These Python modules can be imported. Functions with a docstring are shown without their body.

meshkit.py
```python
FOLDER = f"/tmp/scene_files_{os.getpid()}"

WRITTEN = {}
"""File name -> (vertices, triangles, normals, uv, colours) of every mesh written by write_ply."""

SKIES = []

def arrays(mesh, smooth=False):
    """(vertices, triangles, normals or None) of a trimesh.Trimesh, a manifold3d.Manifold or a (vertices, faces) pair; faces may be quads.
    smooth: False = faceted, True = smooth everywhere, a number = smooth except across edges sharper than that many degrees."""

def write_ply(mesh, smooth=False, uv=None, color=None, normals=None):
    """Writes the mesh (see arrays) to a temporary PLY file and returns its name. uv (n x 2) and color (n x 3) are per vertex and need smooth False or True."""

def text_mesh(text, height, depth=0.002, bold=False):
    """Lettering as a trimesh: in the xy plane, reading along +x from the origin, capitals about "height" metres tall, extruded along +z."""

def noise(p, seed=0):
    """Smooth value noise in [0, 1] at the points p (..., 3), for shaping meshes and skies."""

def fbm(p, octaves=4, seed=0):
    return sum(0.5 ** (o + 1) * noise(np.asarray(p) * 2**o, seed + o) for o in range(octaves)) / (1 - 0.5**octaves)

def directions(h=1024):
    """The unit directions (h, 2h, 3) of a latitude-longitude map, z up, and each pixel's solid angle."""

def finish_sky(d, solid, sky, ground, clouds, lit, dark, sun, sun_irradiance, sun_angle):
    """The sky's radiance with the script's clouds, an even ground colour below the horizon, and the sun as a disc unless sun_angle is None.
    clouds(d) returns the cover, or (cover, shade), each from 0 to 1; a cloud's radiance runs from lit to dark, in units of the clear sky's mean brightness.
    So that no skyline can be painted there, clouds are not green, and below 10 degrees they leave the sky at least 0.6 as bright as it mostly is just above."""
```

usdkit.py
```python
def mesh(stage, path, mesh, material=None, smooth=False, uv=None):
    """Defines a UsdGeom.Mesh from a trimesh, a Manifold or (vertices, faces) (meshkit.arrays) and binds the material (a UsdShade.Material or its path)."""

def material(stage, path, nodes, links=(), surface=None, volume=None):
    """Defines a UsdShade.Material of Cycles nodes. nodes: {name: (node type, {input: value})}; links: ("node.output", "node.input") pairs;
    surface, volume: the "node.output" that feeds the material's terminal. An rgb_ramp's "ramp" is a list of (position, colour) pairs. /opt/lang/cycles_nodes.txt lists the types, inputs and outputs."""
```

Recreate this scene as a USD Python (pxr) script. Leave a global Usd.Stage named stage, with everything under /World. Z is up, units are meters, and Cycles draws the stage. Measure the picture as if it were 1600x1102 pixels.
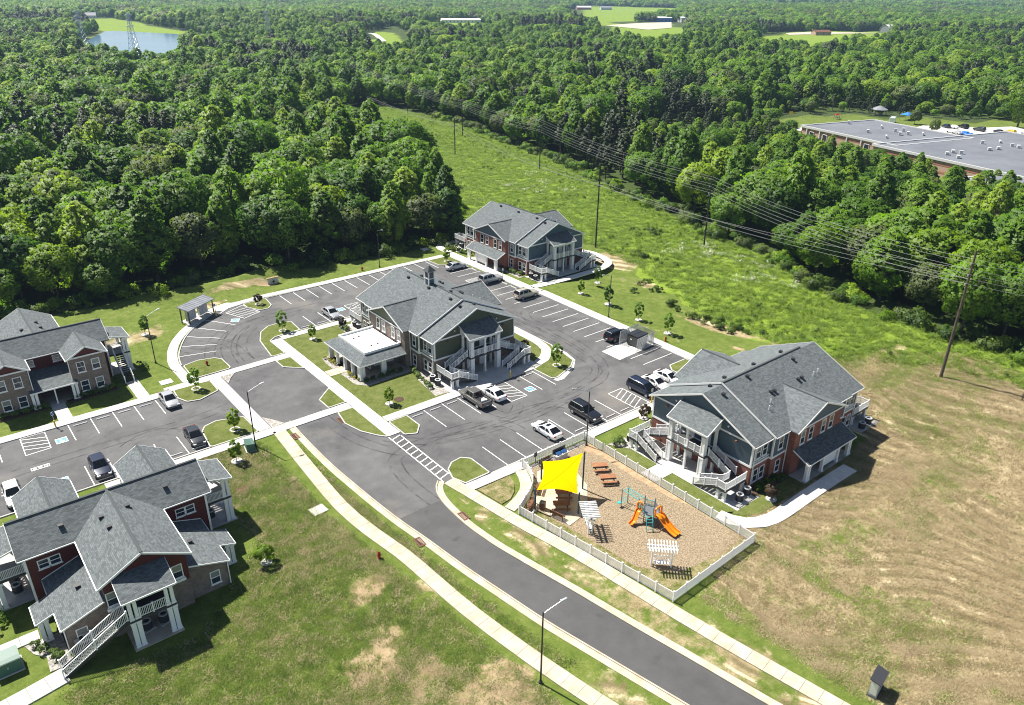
import math, random
import numpy as np, trimesh, usdkit
from meshkit import noise, fbm
from shapely.geometry import Polygon, LineString, Point, MultiPolygon, box as sbox
from shapely.ops import unary_union
from shapely import affinity, contains_xy
from pxr import Gf, Sdf, Usd, UsdGeom, UsdLux, UsdShade, Vt

stage = Usd.Stage.CreateInMemory()
UsdGeom.SetStageUpAxis(stage, 'Z'); UsdGeom.SetStageMetersPerUnit(stage, 1.0)
UsdGeom.Xform.Define(stage, '/World'); UsdGeom.Scope.Define(stage, '/World/Looks')
rng = np.random.default_rng(7); random.seed(7)

# ---------------------------------------------------------------- camera, sky, sun, exposure
H = 53.2
RIGHT = np.array([0.77780392, -0.62841998, 0.010459]); UP = np.array([0.26475667, 0.34269468, 0.90136799]); BACK = -np.array([0.5700219, 0.69831847, -0.43292765])
cam = UsdGeom.Camera.Define(stage, '/World/camera')
cam.AddTransformOp().Set(Gf.Matrix4d(*RIGHT, 0, *UP, 0, *BACK, 0, 0, 0, H, 1))
cam.CreateHorizontalApertureAttr(36.0); cam.CreateFocalLengthAttr(27.0); cam.CreateClippingRangeAttr(Gf.Vec2f(0.5, 20000))
cam.CreateExposureAttr(0.95)
SUN_AZ, SUN_EL = math.radians(-16.0), math.radians(54.0)
S = np.array([math.sin(SUN_AZ) * math.cos(SUN_EL), math.cos(SUN_AZ) * math.cos(SUN_EL), math.sin(SUN_EL)])
usdkit.material(stage, '/World/Looks/sky_look', {'sky': ('sky_texture', {'sky_type': 'single_scattering', 'sun_disc': False, 'sun_elevation': SUN_EL, 'sun_rotation': SUN_AZ, 'altitude': 200.0}),
    'bg': ('background_shader', {'strength': 0.05})}, [('sky.color', 'bg.color')], surface='bg.background')
dome = UsdLux.DomeLight.Define(stage, '/World/sky')
UsdShade.MaterialBindingAPI.Apply(dome.GetPrim()).Bind(UsdShade.Material.Get(stage, '/World/Looks/sky_look'))
dome.GetPrim().SetCustomDataByKey('kind', 'structure')
sun = UsdLux.DistantLight.Define(stage, '/World/sun')
sun.CreateIntensityAttr(1.25); sun.CreateAngleAttr(0.53); sun.CreateColorAttr(Gf.Vec3f(1.0, 0.955, 0.88)); sun.GetPrim().CreateAttribute('inputs:normalize', Sdf.ValueTypeNames.Bool).Set(True)
zax = S; xax = np.cross([0, 0, 1.0], zax); xax /= np.linalg.norm(xax); yax = np.cross(zax, xax)
sun.AddTransformOp().Set(Gf.Matrix4d(*xax, 0, *yax, 0, *zax, 0, 0, 0, 0, 1))

# ---------------------------------------------------------------- helpers
taken = {}
def free(parent, name):
    k = (parent, name); n = taken.get(k, -1) + 1; taken[k] = n
    return f'{parent}/{name}' + (f'_{n:03d}' if n else '')
def tag(path, label=None, cat=None, group=None, kind=None):
    p = stage.GetPrimAtPath(path)
    for k, v in (('label', label), ('category', cat), ('group', group), ('kind', kind)):
        if v: p.SetCustomDataByKey(k, v)
    return path
class MB:
    def __init__(s): s.v = []; s.f = []; s.uv = []; s.n = 0
    def raw(s, v, f, uv=None):
        v = np.asarray(v, float); s.v.append(v); s.f.append(np.asarray(f, int) + s.n); s.n += len(v)
        s.uv.append(np.zeros((len(v), 2)) if uv is None else np.asarray(uv, float)); return s
    def quad(s, a, b, c, d): return s.raw([a, b, c, d], [[0, 1, 2], [0, 2, 3]])
    def poly(s, pts, uv=None): return s.raw(pts, [[0, i, i + 1] for i in range(1, len(pts) - 1)], uv)
    def box(s, c, size, rot=0.0):
        x, y, z = np.array(size) / 2.0
        v = np.array([[-x, -y, -z], [x, -y, -z], [x, y, -z], [-x, y, -z], [-x, -y, z], [x, -y, z], [x, y, z], [-x, y, z]])
        if rot:
            cr, sr = math.cos(rot), math.sin(rot); v = np.stack([v[:, 0] * cr - v[:, 1] * sr, v[:, 0] * sr + v[:, 1] * cr, v[:, 2]], 1)
        return s.raw(v + np.array(c, float), [[0, 2, 1], [0, 3, 2], [4, 5, 6], [4, 6, 7], [0, 1, 5], [0, 5, 4], [1, 2, 6], [1, 6, 5], [2, 3, 7], [2, 7, 6], [3, 0, 4], [3, 4, 7]])
    def b2(s, x0, x1, y0, y1, z0, z1): return s.box(((x0 + x1) / 2, (y0 + y1) / 2, (z0 + z1) / 2), (abs(x1 - x0), abs(y1 - y0), abs(z1 - z0)))
    def bar(s, p, q, w=0.1, h=0.1):
        p, q = np.array(p, float), np.array(q, float); d = q - p; L = np.linalg.norm(d)
        if L < 1e-6: return s
        d /= L; r = np.cross(d, [0, 0, 1.0]); l = np.linalg.norm(r); r = r / l if l > 1e-5 else np.array([1.0, 0, 0]); u = np.cross(r, d)
        v = [b + r * i * w / 2 + u * j * h / 2 for b in (p, q) for i, j in ((-1, -1), (1, -1), (1, 1), (-1, 1))]
        return s.raw(v, [[0, 1, 2], [0, 2, 3], [4, 6, 5], [4, 7, 6], [0, 5, 1], [0, 4, 5], [1, 6, 2], [1, 5, 6], [2, 7, 3], [2, 6, 7], [3, 4, 0], [3, 7, 4]])
    def tube(s, path, r, n=8, cap=True):
        P = np.array(path, float); R = np.broadcast_to(np.asarray(r, float), (len(P),)); T = np.gradient(P, axis=0); T /= np.maximum(np.linalg.norm(T, axis=1, keepdims=True), 1e-9)
        ref = np.array([0.0, 0, 1]) if abs(T[0][2]) < 0.9 else np.array([1.0, 0, 0]); V = []
        for i in range(len(P)):
            a = np.cross(T[i], ref); a /= np.linalg.norm(a); b = np.cross(a, T[i]); ref = b
            t = np.arange(n) * 2 * math.pi / n
            V.append(P[i] + R[i] * (np.cos(t)[:, None] * a + np.sin(t)[:, None] * b))
        m = len(P); F = []
        for i in range(m - 1):
            for j in range(n):
                k = (j + 1) % n; F += [[i * n + j, i * n + k, (i + 1) * n + k], [i * n + j, (i + 1) * n + k, (i + 1) * n + j]]
        V = np.vstack(V)
        if cap:
            F += [[0, j + 1, j] for j in range(1, n - 1)] + [[(m - 1) * n, (m - 1) * n + j, (m - 1) * n + j + 1] for j in range(1, n - 1)]
        return s.raw(V, F)
    def cyl(s, x, y, z0, z1, r, r1=None, n=12): return s.tube([(x, y, z0), (x, y, z1)], [r, r if r1 is None else r1], n)
    def prism(s, poly, z0, z1):
        for g in getattr(poly, 'geoms', [poly]):
            if g.area < 1e-4: continue
            m = trimesh.creation.extrude_polygon(g, z1 - z0, engine='earcut'); s.raw(m.vertices + [0, 0, z0], m.faces)
        return s
    def flat(s, poly, z):
        for g in getattr(poly, 'geoms', [poly]):
            if g.area < 1e-4: continue
            v, f = trimesh.creation.triangulate_polygon(g, engine='earcut')
            f = np.array(f); a = np.array(v)[f]; cr = (a[:, 1, 0] - a[:, 0, 0]) * (a[:, 2, 1] - a[:, 0, 1]) - (a[:, 1, 1] - a[:, 0, 1]) * (a[:, 2, 0] - a[:, 0, 0])
            f[cr < 0] = f[cr < 0][:, ::-1]
            s.raw(np.column_stack([v, np.full(len(v), z)]), f)
        return s
    def mesh(s, m, T=None):
        v = np.array(m.vertices)
        if T is not None: v = trimesh.transform_points(v, T)
        return s.raw(v, m.faces)
    def done(s): return np.vstack(s.v), np.vstack(s.f), np.vstack(s.uv)
def put(path, mb, mat, smooth=False, normals=None, prim=None):
    v, f, uv = mb.done()
    u = uv if np.any(uv) and smooth is False else None
    m = usdkit.mesh(stage, path, trimesh.Trimesh(v, f, process=False), MAT[mat], smooth=smooth, uv=u)
    if normals is not None:
        m.CreateNormalsAttr(Vt.Vec3fArray.FromNumpy(normals.astype(np.float32))); m.SetNormalsInterpolation('vertex')
    for k, a in (prim or {}).items():
        UsdGeom.PrimvarsAPI(m).CreatePrimvar(k, Sdf.ValueTypeNames.FloatArray, 'vertex').Set(Vt.FloatArray.FromNumpy(a.astype(np.float32)))
    return path
def part(parent, name, mb, mat, label=None, smooth=False, kind=None):
    p = free(parent, name); put(p, mb, mat, smooth)
    if label or kind: tag(p, label, kind=kind)
    return p
def thing(name, label, cat, loc=(0, 0, 0), rot=0.0, group=None, scale=None):
    p = free('/World', name); x = UsdGeom.Xform.Define(stage, p); x.AddTranslateOp().Set(Gf.Vec3d(*map(float, loc)))
    if rot: x.AddRotateZOp().Set(float(rot))
    if scale is not None: x.AddScaleOp().Set(Gf.Vec3f(*[float(a) for a in (scale if np.ndim(scale) else (scale,) * 3)]))
    return tag(p, label, cat, group)
def single(name, mb, mat, label, cat, group=None, kind=None, smooth=False):
    p = free('/World', name); put(p, mb, mat, smooth); return tag(p, label, cat, group, kind)
def struct(name, mb, mat, label=None, smooth=False, **k):
    p = free('/World', name); put(p, mb, mat, smooth, **k); return tag(p, label, None, None, 'structure')
def proto(name):
    stage.CreateClassPrim('/World/Kinds') if not stage.GetPrimAtPath('/World/Kinds') else None
    p = f'/World/Kinds/{name}'; UsdGeom.Xform.Define(stage, p); return p
def copy(pr, name, label, cat, loc, rot=0.0, group=None, scale=None):
    p = thing(name, label, cat, loc, rot, group, scale); q = stage.GetPrimAtPath(p)
    q.GetReferences().AddInternalReference(pr); q.SetInstanceable(True); return p

# ---------------------------------------------------------------- materials
MAT = {}
def M(name, nodes, links, surface): MAT[name] = usdkit.material(stage, '/World/Looks/' + name + '_look', nodes, links, surface=surface)
def plain(name, c, rough=0.6, **k): M(name, {'p': ('principled_bsdf', dict(base_color=c, roughness=rough, **k))}, [], 'p.BSDF')
def mottled(name, c1, c2, scale=2.0, rough=0.8, bump=0.0, bscale=20.0, detail=4.0, lo=0.35, hi=0.65, **k):
    n = {'g': ('geometry', {}), 'n': ('noise_texture', {'scale': scale, 'detail': detail, 'roughness': 0.6}), 'r': ('rgb_ramp', {'ramp': [(lo, c1), (hi, c2)]}), 'p': ('principled_bsdf', dict(roughness=rough, specular_ior_level=0.3, **k))}
    l = [('g.position', 'n.vector'), ('n.fac', 'r.fac'), ('r.color', 'p.base_color')]
    if bump:
        n['b'] = ('bump', {'strength': bump, 'distance': 0.03}); n['bn'] = ('noise_texture', {'scale': bscale, 'detail': 3.0})
        l += [('g.position', 'bn.vector'), ('bn.fac', 'b.height'), ('b.normal', 'p.normal')]
    M(name, n, l, 'p.BSDF')
plain('white', (0.78, 0.78, 0.76), 0.45); plain('vinyl', (0.8, 0.8, 0.79), 0.35); plain('black_metal', (0.02, 0.02, 0.022), 0.4); plain('dark_metal', (0.045, 0.045, 0.05), 0.45)
plain('deck_dark', (0.035, 0.034, 0.033), 0.6); plain('grey_metal', (0.42, 0.44, 0.46), 0.4, metallic=0.6); plain('galvanized', (0.5, 0.52, 0.54), 0.35, metallic=0.8)
plain('tyre', (0.018, 0.018, 0.018), 0.8); plain('rim', (0.45, 0.46, 0.48), 0.3, metallic=0.8); plain('glass_car', (0.012, 0.016, 0.02), 0.04, specular_ior_level=0.7)
plain('pane', (0.02, 0.026, 0.034), 0.05, specular_ior_level=0.8); plain('pane_blind', (0.22, 0.22, 0.2), 0.12, specular_ior_level=0.6)
plain('hydrant_red', (0.32, 0.02, 0.02), 0.4); plain('yellow_paint', (0.7, 0.45, 0.03), 0.5); plain('marking', (0.72, 0.72, 0.7), 0.6); plain('marking_blue', (0.08, 0.28, 0.6), 0.6)
plain('sign_blue', (0.03, 0.13, 0.42), 0.5); plain('slide_orange', (0.85, 0.25, 0.01), 0.25); plain('play_teal', (0.05, 0.42, 0.42), 0.4); plain('play_grey', (0.2, 0.22, 0.24), 0.4, metallic=0.4)
plain('sail_post', (0.01, 0.055, 0.06), 0.35); plain('box_green', (0.05, 0.12, 0.09), 0.5); plain('lamp_red', (0.35, 0.01, 0.01), 0.2); plain('lamp_clear', (0.7, 0.72, 0.75), 0.1)
plain('dumpster_green', (0.028, 0.036, 0.032), 0.45); plain('grill_blue', (0.03, 0.1, 0.26), 0.4); plain('steel', (0.55, 0.56, 0.58), 0.3, metallic=0.9)
plain('rtu', (0.5, 0.5, 0.49), 0.6); plain('cedar', (0.5, 0.34, 0.2), 0.6); plain('insulator', (0.4, 0.4, 0.42), 0.3); plain('cable', (0.2, 0.2, 0.2), 0.6); plain('dark_void', (0.012, 0.012, 0.012), 0.9)
plain('tarp_blue', (0.03, 0.2, 0.6), 0.5); plain('roof_membrane', (0.82, 0.82, 0.8), 0.55); plain('rust', (0.16, 0.07, 0.04), 0.8); plain('soffit', (0.6, 0.59, 0.56), 0.7)
for n_, c_ in dict(car_white=(0.78, 0.78, 0.77), car_silver=(0.42, 0.43, 0.44), car_charcoal=(0.035, 0.038, 0.042), car_navy=(0.012, 0.018, 0.04), car_black=(0.008, 0.008, 0.011), car_pewter=(0.14, 0.135, 0.125), car_tan=(0.5, 0.46, 0.38), car_yellow=(0.75, 0.4, 0.02), car_blue=(0.03, 0.16, 0.5)).items():
    plain(n_, c_, 0.28, coat_weight=0.8, coat_roughness=0.05, metallic=0.0 if 'white' in n_ or 'black' in n_ else 0.25)
M('tyre_mark', {'g': ('geometry', {}), 'n': ('noise_texture', {'scale': 0.7, 'detail': 6.0}), 'r': ('map_range', {'from_min': 0.35, 'from_max': 0.65, 'to_min': 0.0, 'to_max': 0.32, 'clamp': True}), 't': ('transparent_bsdf', {}), 'd': ('diffuse_bsdf', {'color': (0.045, 0.045, 0.047)}), 'm': ('mix_closure', {})}, [('g.position', 'n.vector'), ('n.fac', 'r.value'), ('r.result', 'm.fac'), ('t.BSDF', 'm.closure1'), ('d.BSDF', 'm.closure2')], 'm.closure')
M('sail_yellow', {'d': ('diffuse_bsdf', {'color': (0.86, 0.56, 0.0)}), 't': ('translucent_bsdf', {'color': (0.8, 0.52, 0.0)}), 'm': ('mix_closure', {'fac': 0.35})}, [('d.BSDF', 'm.closure1'), ('t.BSDF', 'm.closure2')], 'm.closure')
def asphalt(name, c1, c2, dust):
    M(name, {'g': ('geometry', {}), 'a': ('noise_texture', {'scale': 0.1, 'detail': 5.0, 'distortion': 1.5}), 'b': ('noise_texture', {'scale': 0.55, 'detail': 8.0, 'roughness': 0.7}), 'c': ('noise_texture', {'scale': 30.0, 'detail': 3.0}), 'd': ('noise_texture', {'scale': 0.05, 'detail': 6.0, 'roughness': 0.65}), 'e': ('noise_texture', {'scale': 0.42, 'detail': 2.0}),
      'm1': ('math', {'math_type': 'multiply_add', 'value2': 0.45}), 'h': ('math', {'math_type': 'multiply_add', 'value2': 0.35}), 'q': ('math', {'math_type': 'multiply', 'value2': 0.2}), 'r': ('rgb_ramp', {'ramp': [(0.36, c1), (0.64, c2)]}), 'dm': ('map_range', {'from_min': 0.56, 'from_max': 0.75, 'clamp': True}), 'du': ('mix', {'color2': dust}), 'om': ('map_range', {'from_min': 0.66, 'from_max': 0.78, 'to_max': 0.55, 'clamp': True}), 'oi': ('mix', {'color2': (0.03, 0.03, 0.03)}), 'bu': ('bump', {'strength': 0.4, 'distance': 0.02}), 'p': ('principled_bsdf', {'roughness': 0.85, 'specular_ior_level': 0.25})},
      [('g.position', f'{k}.vector') for k in 'abcde'] + [('c.fac', 'q.value1'), ('b.fac', 'h.value1'), ('q.value', 'h.value3'), ('a.fac', 'm1.value1'), ('h.value', 'm1.value3'), ('m1.value', 'r.fac'), ('d.fac', 'dm.value'), ('dm.result', 'du.fac'), ('r.color', 'du.color1'), ('e.fac', 'om.value'), ('om.result', 'oi.fac'), ('du.color', 'oi.color1'), ('oi.color', 'p.base_color'), ('c.fac', 'bu.height'), ('bu.normal', 'p.normal')], 'p.BSDF')
asphalt('asphalt', (0.07, 0.07, 0.072), (0.15, 0.149, 0.146), (0.19, 0.17, 0.145)); asphalt('asphalt_dark', (0.066, 0.066, 0.066), (0.106, 0.105, 0.103), (0.1, 0.098, 0.094))
mottled('concrete', (0.45, 0.435, 0.4), (0.56, 0.545, 0.51), 0.8, 0.85, 0.2, 30.0, 6.0); mottled('concrete_tan', (0.42, 0.355, 0.26), (0.54, 0.48, 0.385), 0.7, 0.85, 0.2, 30.0, 6.0)
mottled('concrete_new', (0.58, 0.565, 0.53), (0.68, 0.66, 0.62), 0.9, 0.8, 0.15, 30.0)
mottled('riprap', (0.16, 0.145, 0.13), (0.5, 0.47, 0.42), 5.0, 0.9, 1.0, 7.0, 2.0, 0.3, 0.7); mottled('rock_white', (0.4, 0.38, 0.35), (0.7, 0.68, 0.64), 6.0, 0.9, 1.0, 8.0)
mottled('wood_chips', (0.11, 0.08, 0.045), (0.4, 0.315, 0.21), 7.0, 0.95, 1.0, 6.0, 6.0, 0.32, 0.68); mottled('mulch', (0.05, 0.03, 0.02), (0.12, 0.07, 0.045), 6.0, 0.95, 1.0, 8.0)
mottled('clay', (0.3, 0.19, 0.105), (0.44, 0.32, 0.2), 1.5, 0.95, 0.5, 8.0); mottled('pole_wood', (0.07, 0.05, 0.037), (0.13, 0.1, 0.075), 1.5, 0.85); mottled('pole_dark', (0.03, 0.025, 0.02), (0.055, 0.045, 0.038), 1.5, 0.85)
mottled('recycled_wood', (0.26, 0.115, 0.055), (0.38, 0.18, 0.09), 3.0, 0.6); mottled('brown_wood', (0.13, 0.055, 0.028), (0.2, 0.09, 0.045), 3.0, 0.6); mottled('flat_roof_grey', (0.125, 0.135, 0.155), (0.165, 0.175, 0.195), 0.08, 0.85)
mottled('water', (0.1, 0.19, 0.3), (0.13, 0.23, 0.34), 0.02, 0.12); mottled('metal_roof', (0.2, 0.21, 0.23), (0.27, 0.28, 0.3), 0.8, 0.4); mottled('bark', (0.06, 0.045, 0.032), (0.13, 0.1, 0.075), 3.0, 0.95)
mottled('school_wall', (0.36, 0.25, 0.18), (0.42, 0.3, 0.22), 0.6, 0.9); plain('school_band', (0.34, 0.14, 0.09), 0.9); plain('stone_ring', (0.5, 0.48, 0.44), 0.9)
def shingle(name, base, var):
    lo, hi = tuple(b * (1 - var) for b in base), tuple(min(1, b * (1 + var)) for b in base)
    M(name, {'uv': ('texture_coordinate', {}), 'br': ('brick_texture', {'color1': lo, 'color2': hi, 'mortar': tuple(b * 0.55 for b in base), 'scale': 1.0, 'brick_width': 0.34, 'row_height': 0.15, 'mortar_size': 0.008, 'mortar_smooth': 0.4, 'bias': 0.0}),
      'n': ('noise_texture', {'scale': 1.4, 'detail': 6.0, 'roughness': 0.7}), 'r': ('rgb_ramp', {'ramp': [(0.3, (0.86, 0.86, 0.86)), (0.7, (1.12, 1.12, 1.12))]}), 'm': ('mix', {'mix_type': 'multiply', 'fac': 1.0}),
      'b': ('bump', {'strength': 0.6, 'distance': 0.02}), 'p': ('principled_bsdf', {'roughness': 0.92, 'specular_ior_level': 0.25})},
      [('uv.UV', 'br.vector'), ('uv.UV', 'n.vector'), ('n.fac', 'r.fac'), ('br.color', 'm.color1'), ('r.color', 'm.color2'), ('m.color', 'p.base_color'), ('br.fac', 'b.height'), ('b.normal', 'p.normal')], 'p.BSDF')
shingle('shingle', (0.132, 0.148, 0.152), 0.26)
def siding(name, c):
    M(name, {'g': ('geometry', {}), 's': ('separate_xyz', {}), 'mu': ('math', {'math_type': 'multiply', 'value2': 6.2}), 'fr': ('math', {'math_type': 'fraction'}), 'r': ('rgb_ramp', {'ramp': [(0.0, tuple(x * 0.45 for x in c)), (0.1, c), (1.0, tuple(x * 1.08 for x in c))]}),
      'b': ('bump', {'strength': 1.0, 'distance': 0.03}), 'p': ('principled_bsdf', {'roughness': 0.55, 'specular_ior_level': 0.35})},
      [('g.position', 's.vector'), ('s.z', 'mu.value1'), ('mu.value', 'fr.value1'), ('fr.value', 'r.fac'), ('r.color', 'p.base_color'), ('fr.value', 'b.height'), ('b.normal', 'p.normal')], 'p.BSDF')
siding('siding_blue', (0.075, 0.115, 0.15)); siding('siding_green', (0.075, 0.088, 0.058)); siding('siding_red', (0.085, 0.02, 0.018))
def brick(name, c1, c2, mortar):
    M(name, {'g': ('geometry', {}), 's': ('separate_xyz', {}), 'a': ('math', {'math_type': 'add'}), 'c': ('combine_xyz', {}), 'br': ('brick_texture', {'color1': c1, 'color2': c2, 'mortar': mortar, 'scale': 1.0, 'brick_width': 0.24, 'row_height': 0.085, 'mortar_size': 0.008}),
      'n': ('noise_texture', {'scale': 1.1, 'detail': 5.0}), 'r': ('rgb_ramp', {'ramp': [(0.3, (0.82, 0.82, 0.82)), (0.7, (1.15, 1.15, 1.15))]}), 'm': ('mix', {'mix_type': 'multiply', 'fac': 1.0}), 'p': ('principled_bsdf', {'roughness': 0.85, 'specular_ior_level': 0.3})},
      [('g.position', 's.vector'), ('s.x', 'a.value1'), ('s.y', 'a.value2'), ('a.value', 'c.x'), ('s.z', 'c.y'), ('c.vector', 'br.vector'), ('g.position', 'n.vector'), ('n.fac', 'r.fac'), ('br.color', 'm.color1'), ('r.color', 'm.color2'), ('m.color', 'p.base_color')], 'p.BSDF')
brick('brick_red', (0.17, 0.045, 0.03), (0.27, 0.08, 0.05), (0.24, 0.19, 0.16)); brick('brick_brown', (0.13, 0.095, 0.075), (0.21, 0.16, 0.13), (0.24, 0.22, 0.2))
def leaf(name, c1, c2, trans=0.48, sc=0.55, tint=(1.5, 1.6, 0.6)):
    tr = tuple(min(1, x * k) for x, k in zip(c2, (1.35, 1.35, 0.7)))
    M(name, {'oi': ('object_info', {}), 'g': ('geometry', {}), 'n': ('noise_texture', {'scale': sc, 'detail': 3.0}), 'ad': ('math', {'math_type': 'multiply_add', 'value2': 0.72, 'value3': 0.0}), 'su': ('math', {'math_type': 'multiply_add', 'value2': 0.32}),
      'r': ('rgb_ramp', {'ramp': [(0.16, c1), (0.9, c2)]}), 'd': ('principled_bsdf', {'roughness': 0.55, 'specular_ior_level': 0.35}), 't': ('translucent_bsdf', {}), 'h': ('mix', {'mix_type': 'multiply', 'fac': 1.0, 'color2': tint}), 'm': ('mix_closure', {'fac': trans})},
      [('g.position', 'n.vector'), ('n.fac', 'su.value1'), ('oi.random', 'ad.value1'), ('ad.value', 'su.value3'), ('su.value', 'r.fac'), ('r.color', 'd.base_color'), ('r.color', 'h.color1'), ('h.color', 't.color'), ('d.BSDF', 'm.closure1'), ('t.BSDF', 'm.closure2')], 'm.closure')
leaf('leaf_broad', (0.06, 0.132, 0.016), (0.168, 0.278, 0.026), tint=(1.35, 1.6, 0.6)); leaf('leaf_bright', (0.13, 0.225, 0.016), (0.245, 0.34, 0.034)); leaf('leaf_pine', (0.022, 0.04, 0.014), (0.055, 0.085, 0.024), 0.2)
leaf('leaf_grey', (0.075, 0.11, 0.035), (0.15, 0.195, 0.065)); leaf('leaf_shrub', (0.05, 0.1, 0.018), (0.12, 0.18, 0.03)); leaf('leaf_plum', (0.05, 0.04, 0.03), (0.12, 0.085, 0.06)); leaf('leaf_gold', (0.2, 0.2, 0.03), (0.34, 0.3, 0.04)); leaf('grass_tuft', (0.12, 0.19, 0.025), (0.25, 0.32, 0.06), 0.45)
leaf('straw_blade', (0.38, 0.31, 0.17), (0.56, 0.46, 0.29), 0.25, tint=(1.1, 0.95, 0.7)); leaf('straw_dark', (0.2, 0.15, 0.07), (0.34, 0.265, 0.14), 0.25, tint=(1.1, 0.95, 0.7)); leaf('meadow_blade', (0.13, 0.22, 0.02), (0.25, 0.34, 0.045), 0.42, tint=(1.4, 1.4, 0.6)); leaf('lawn_dark', (0.06, 0.1, 0.016), (0.13, 0.18, 0.036), 0.4); leaf('flower_white', (0.5, 0.5, 0.42), (0.62, 0.62, 0.55), 0.2)
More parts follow.
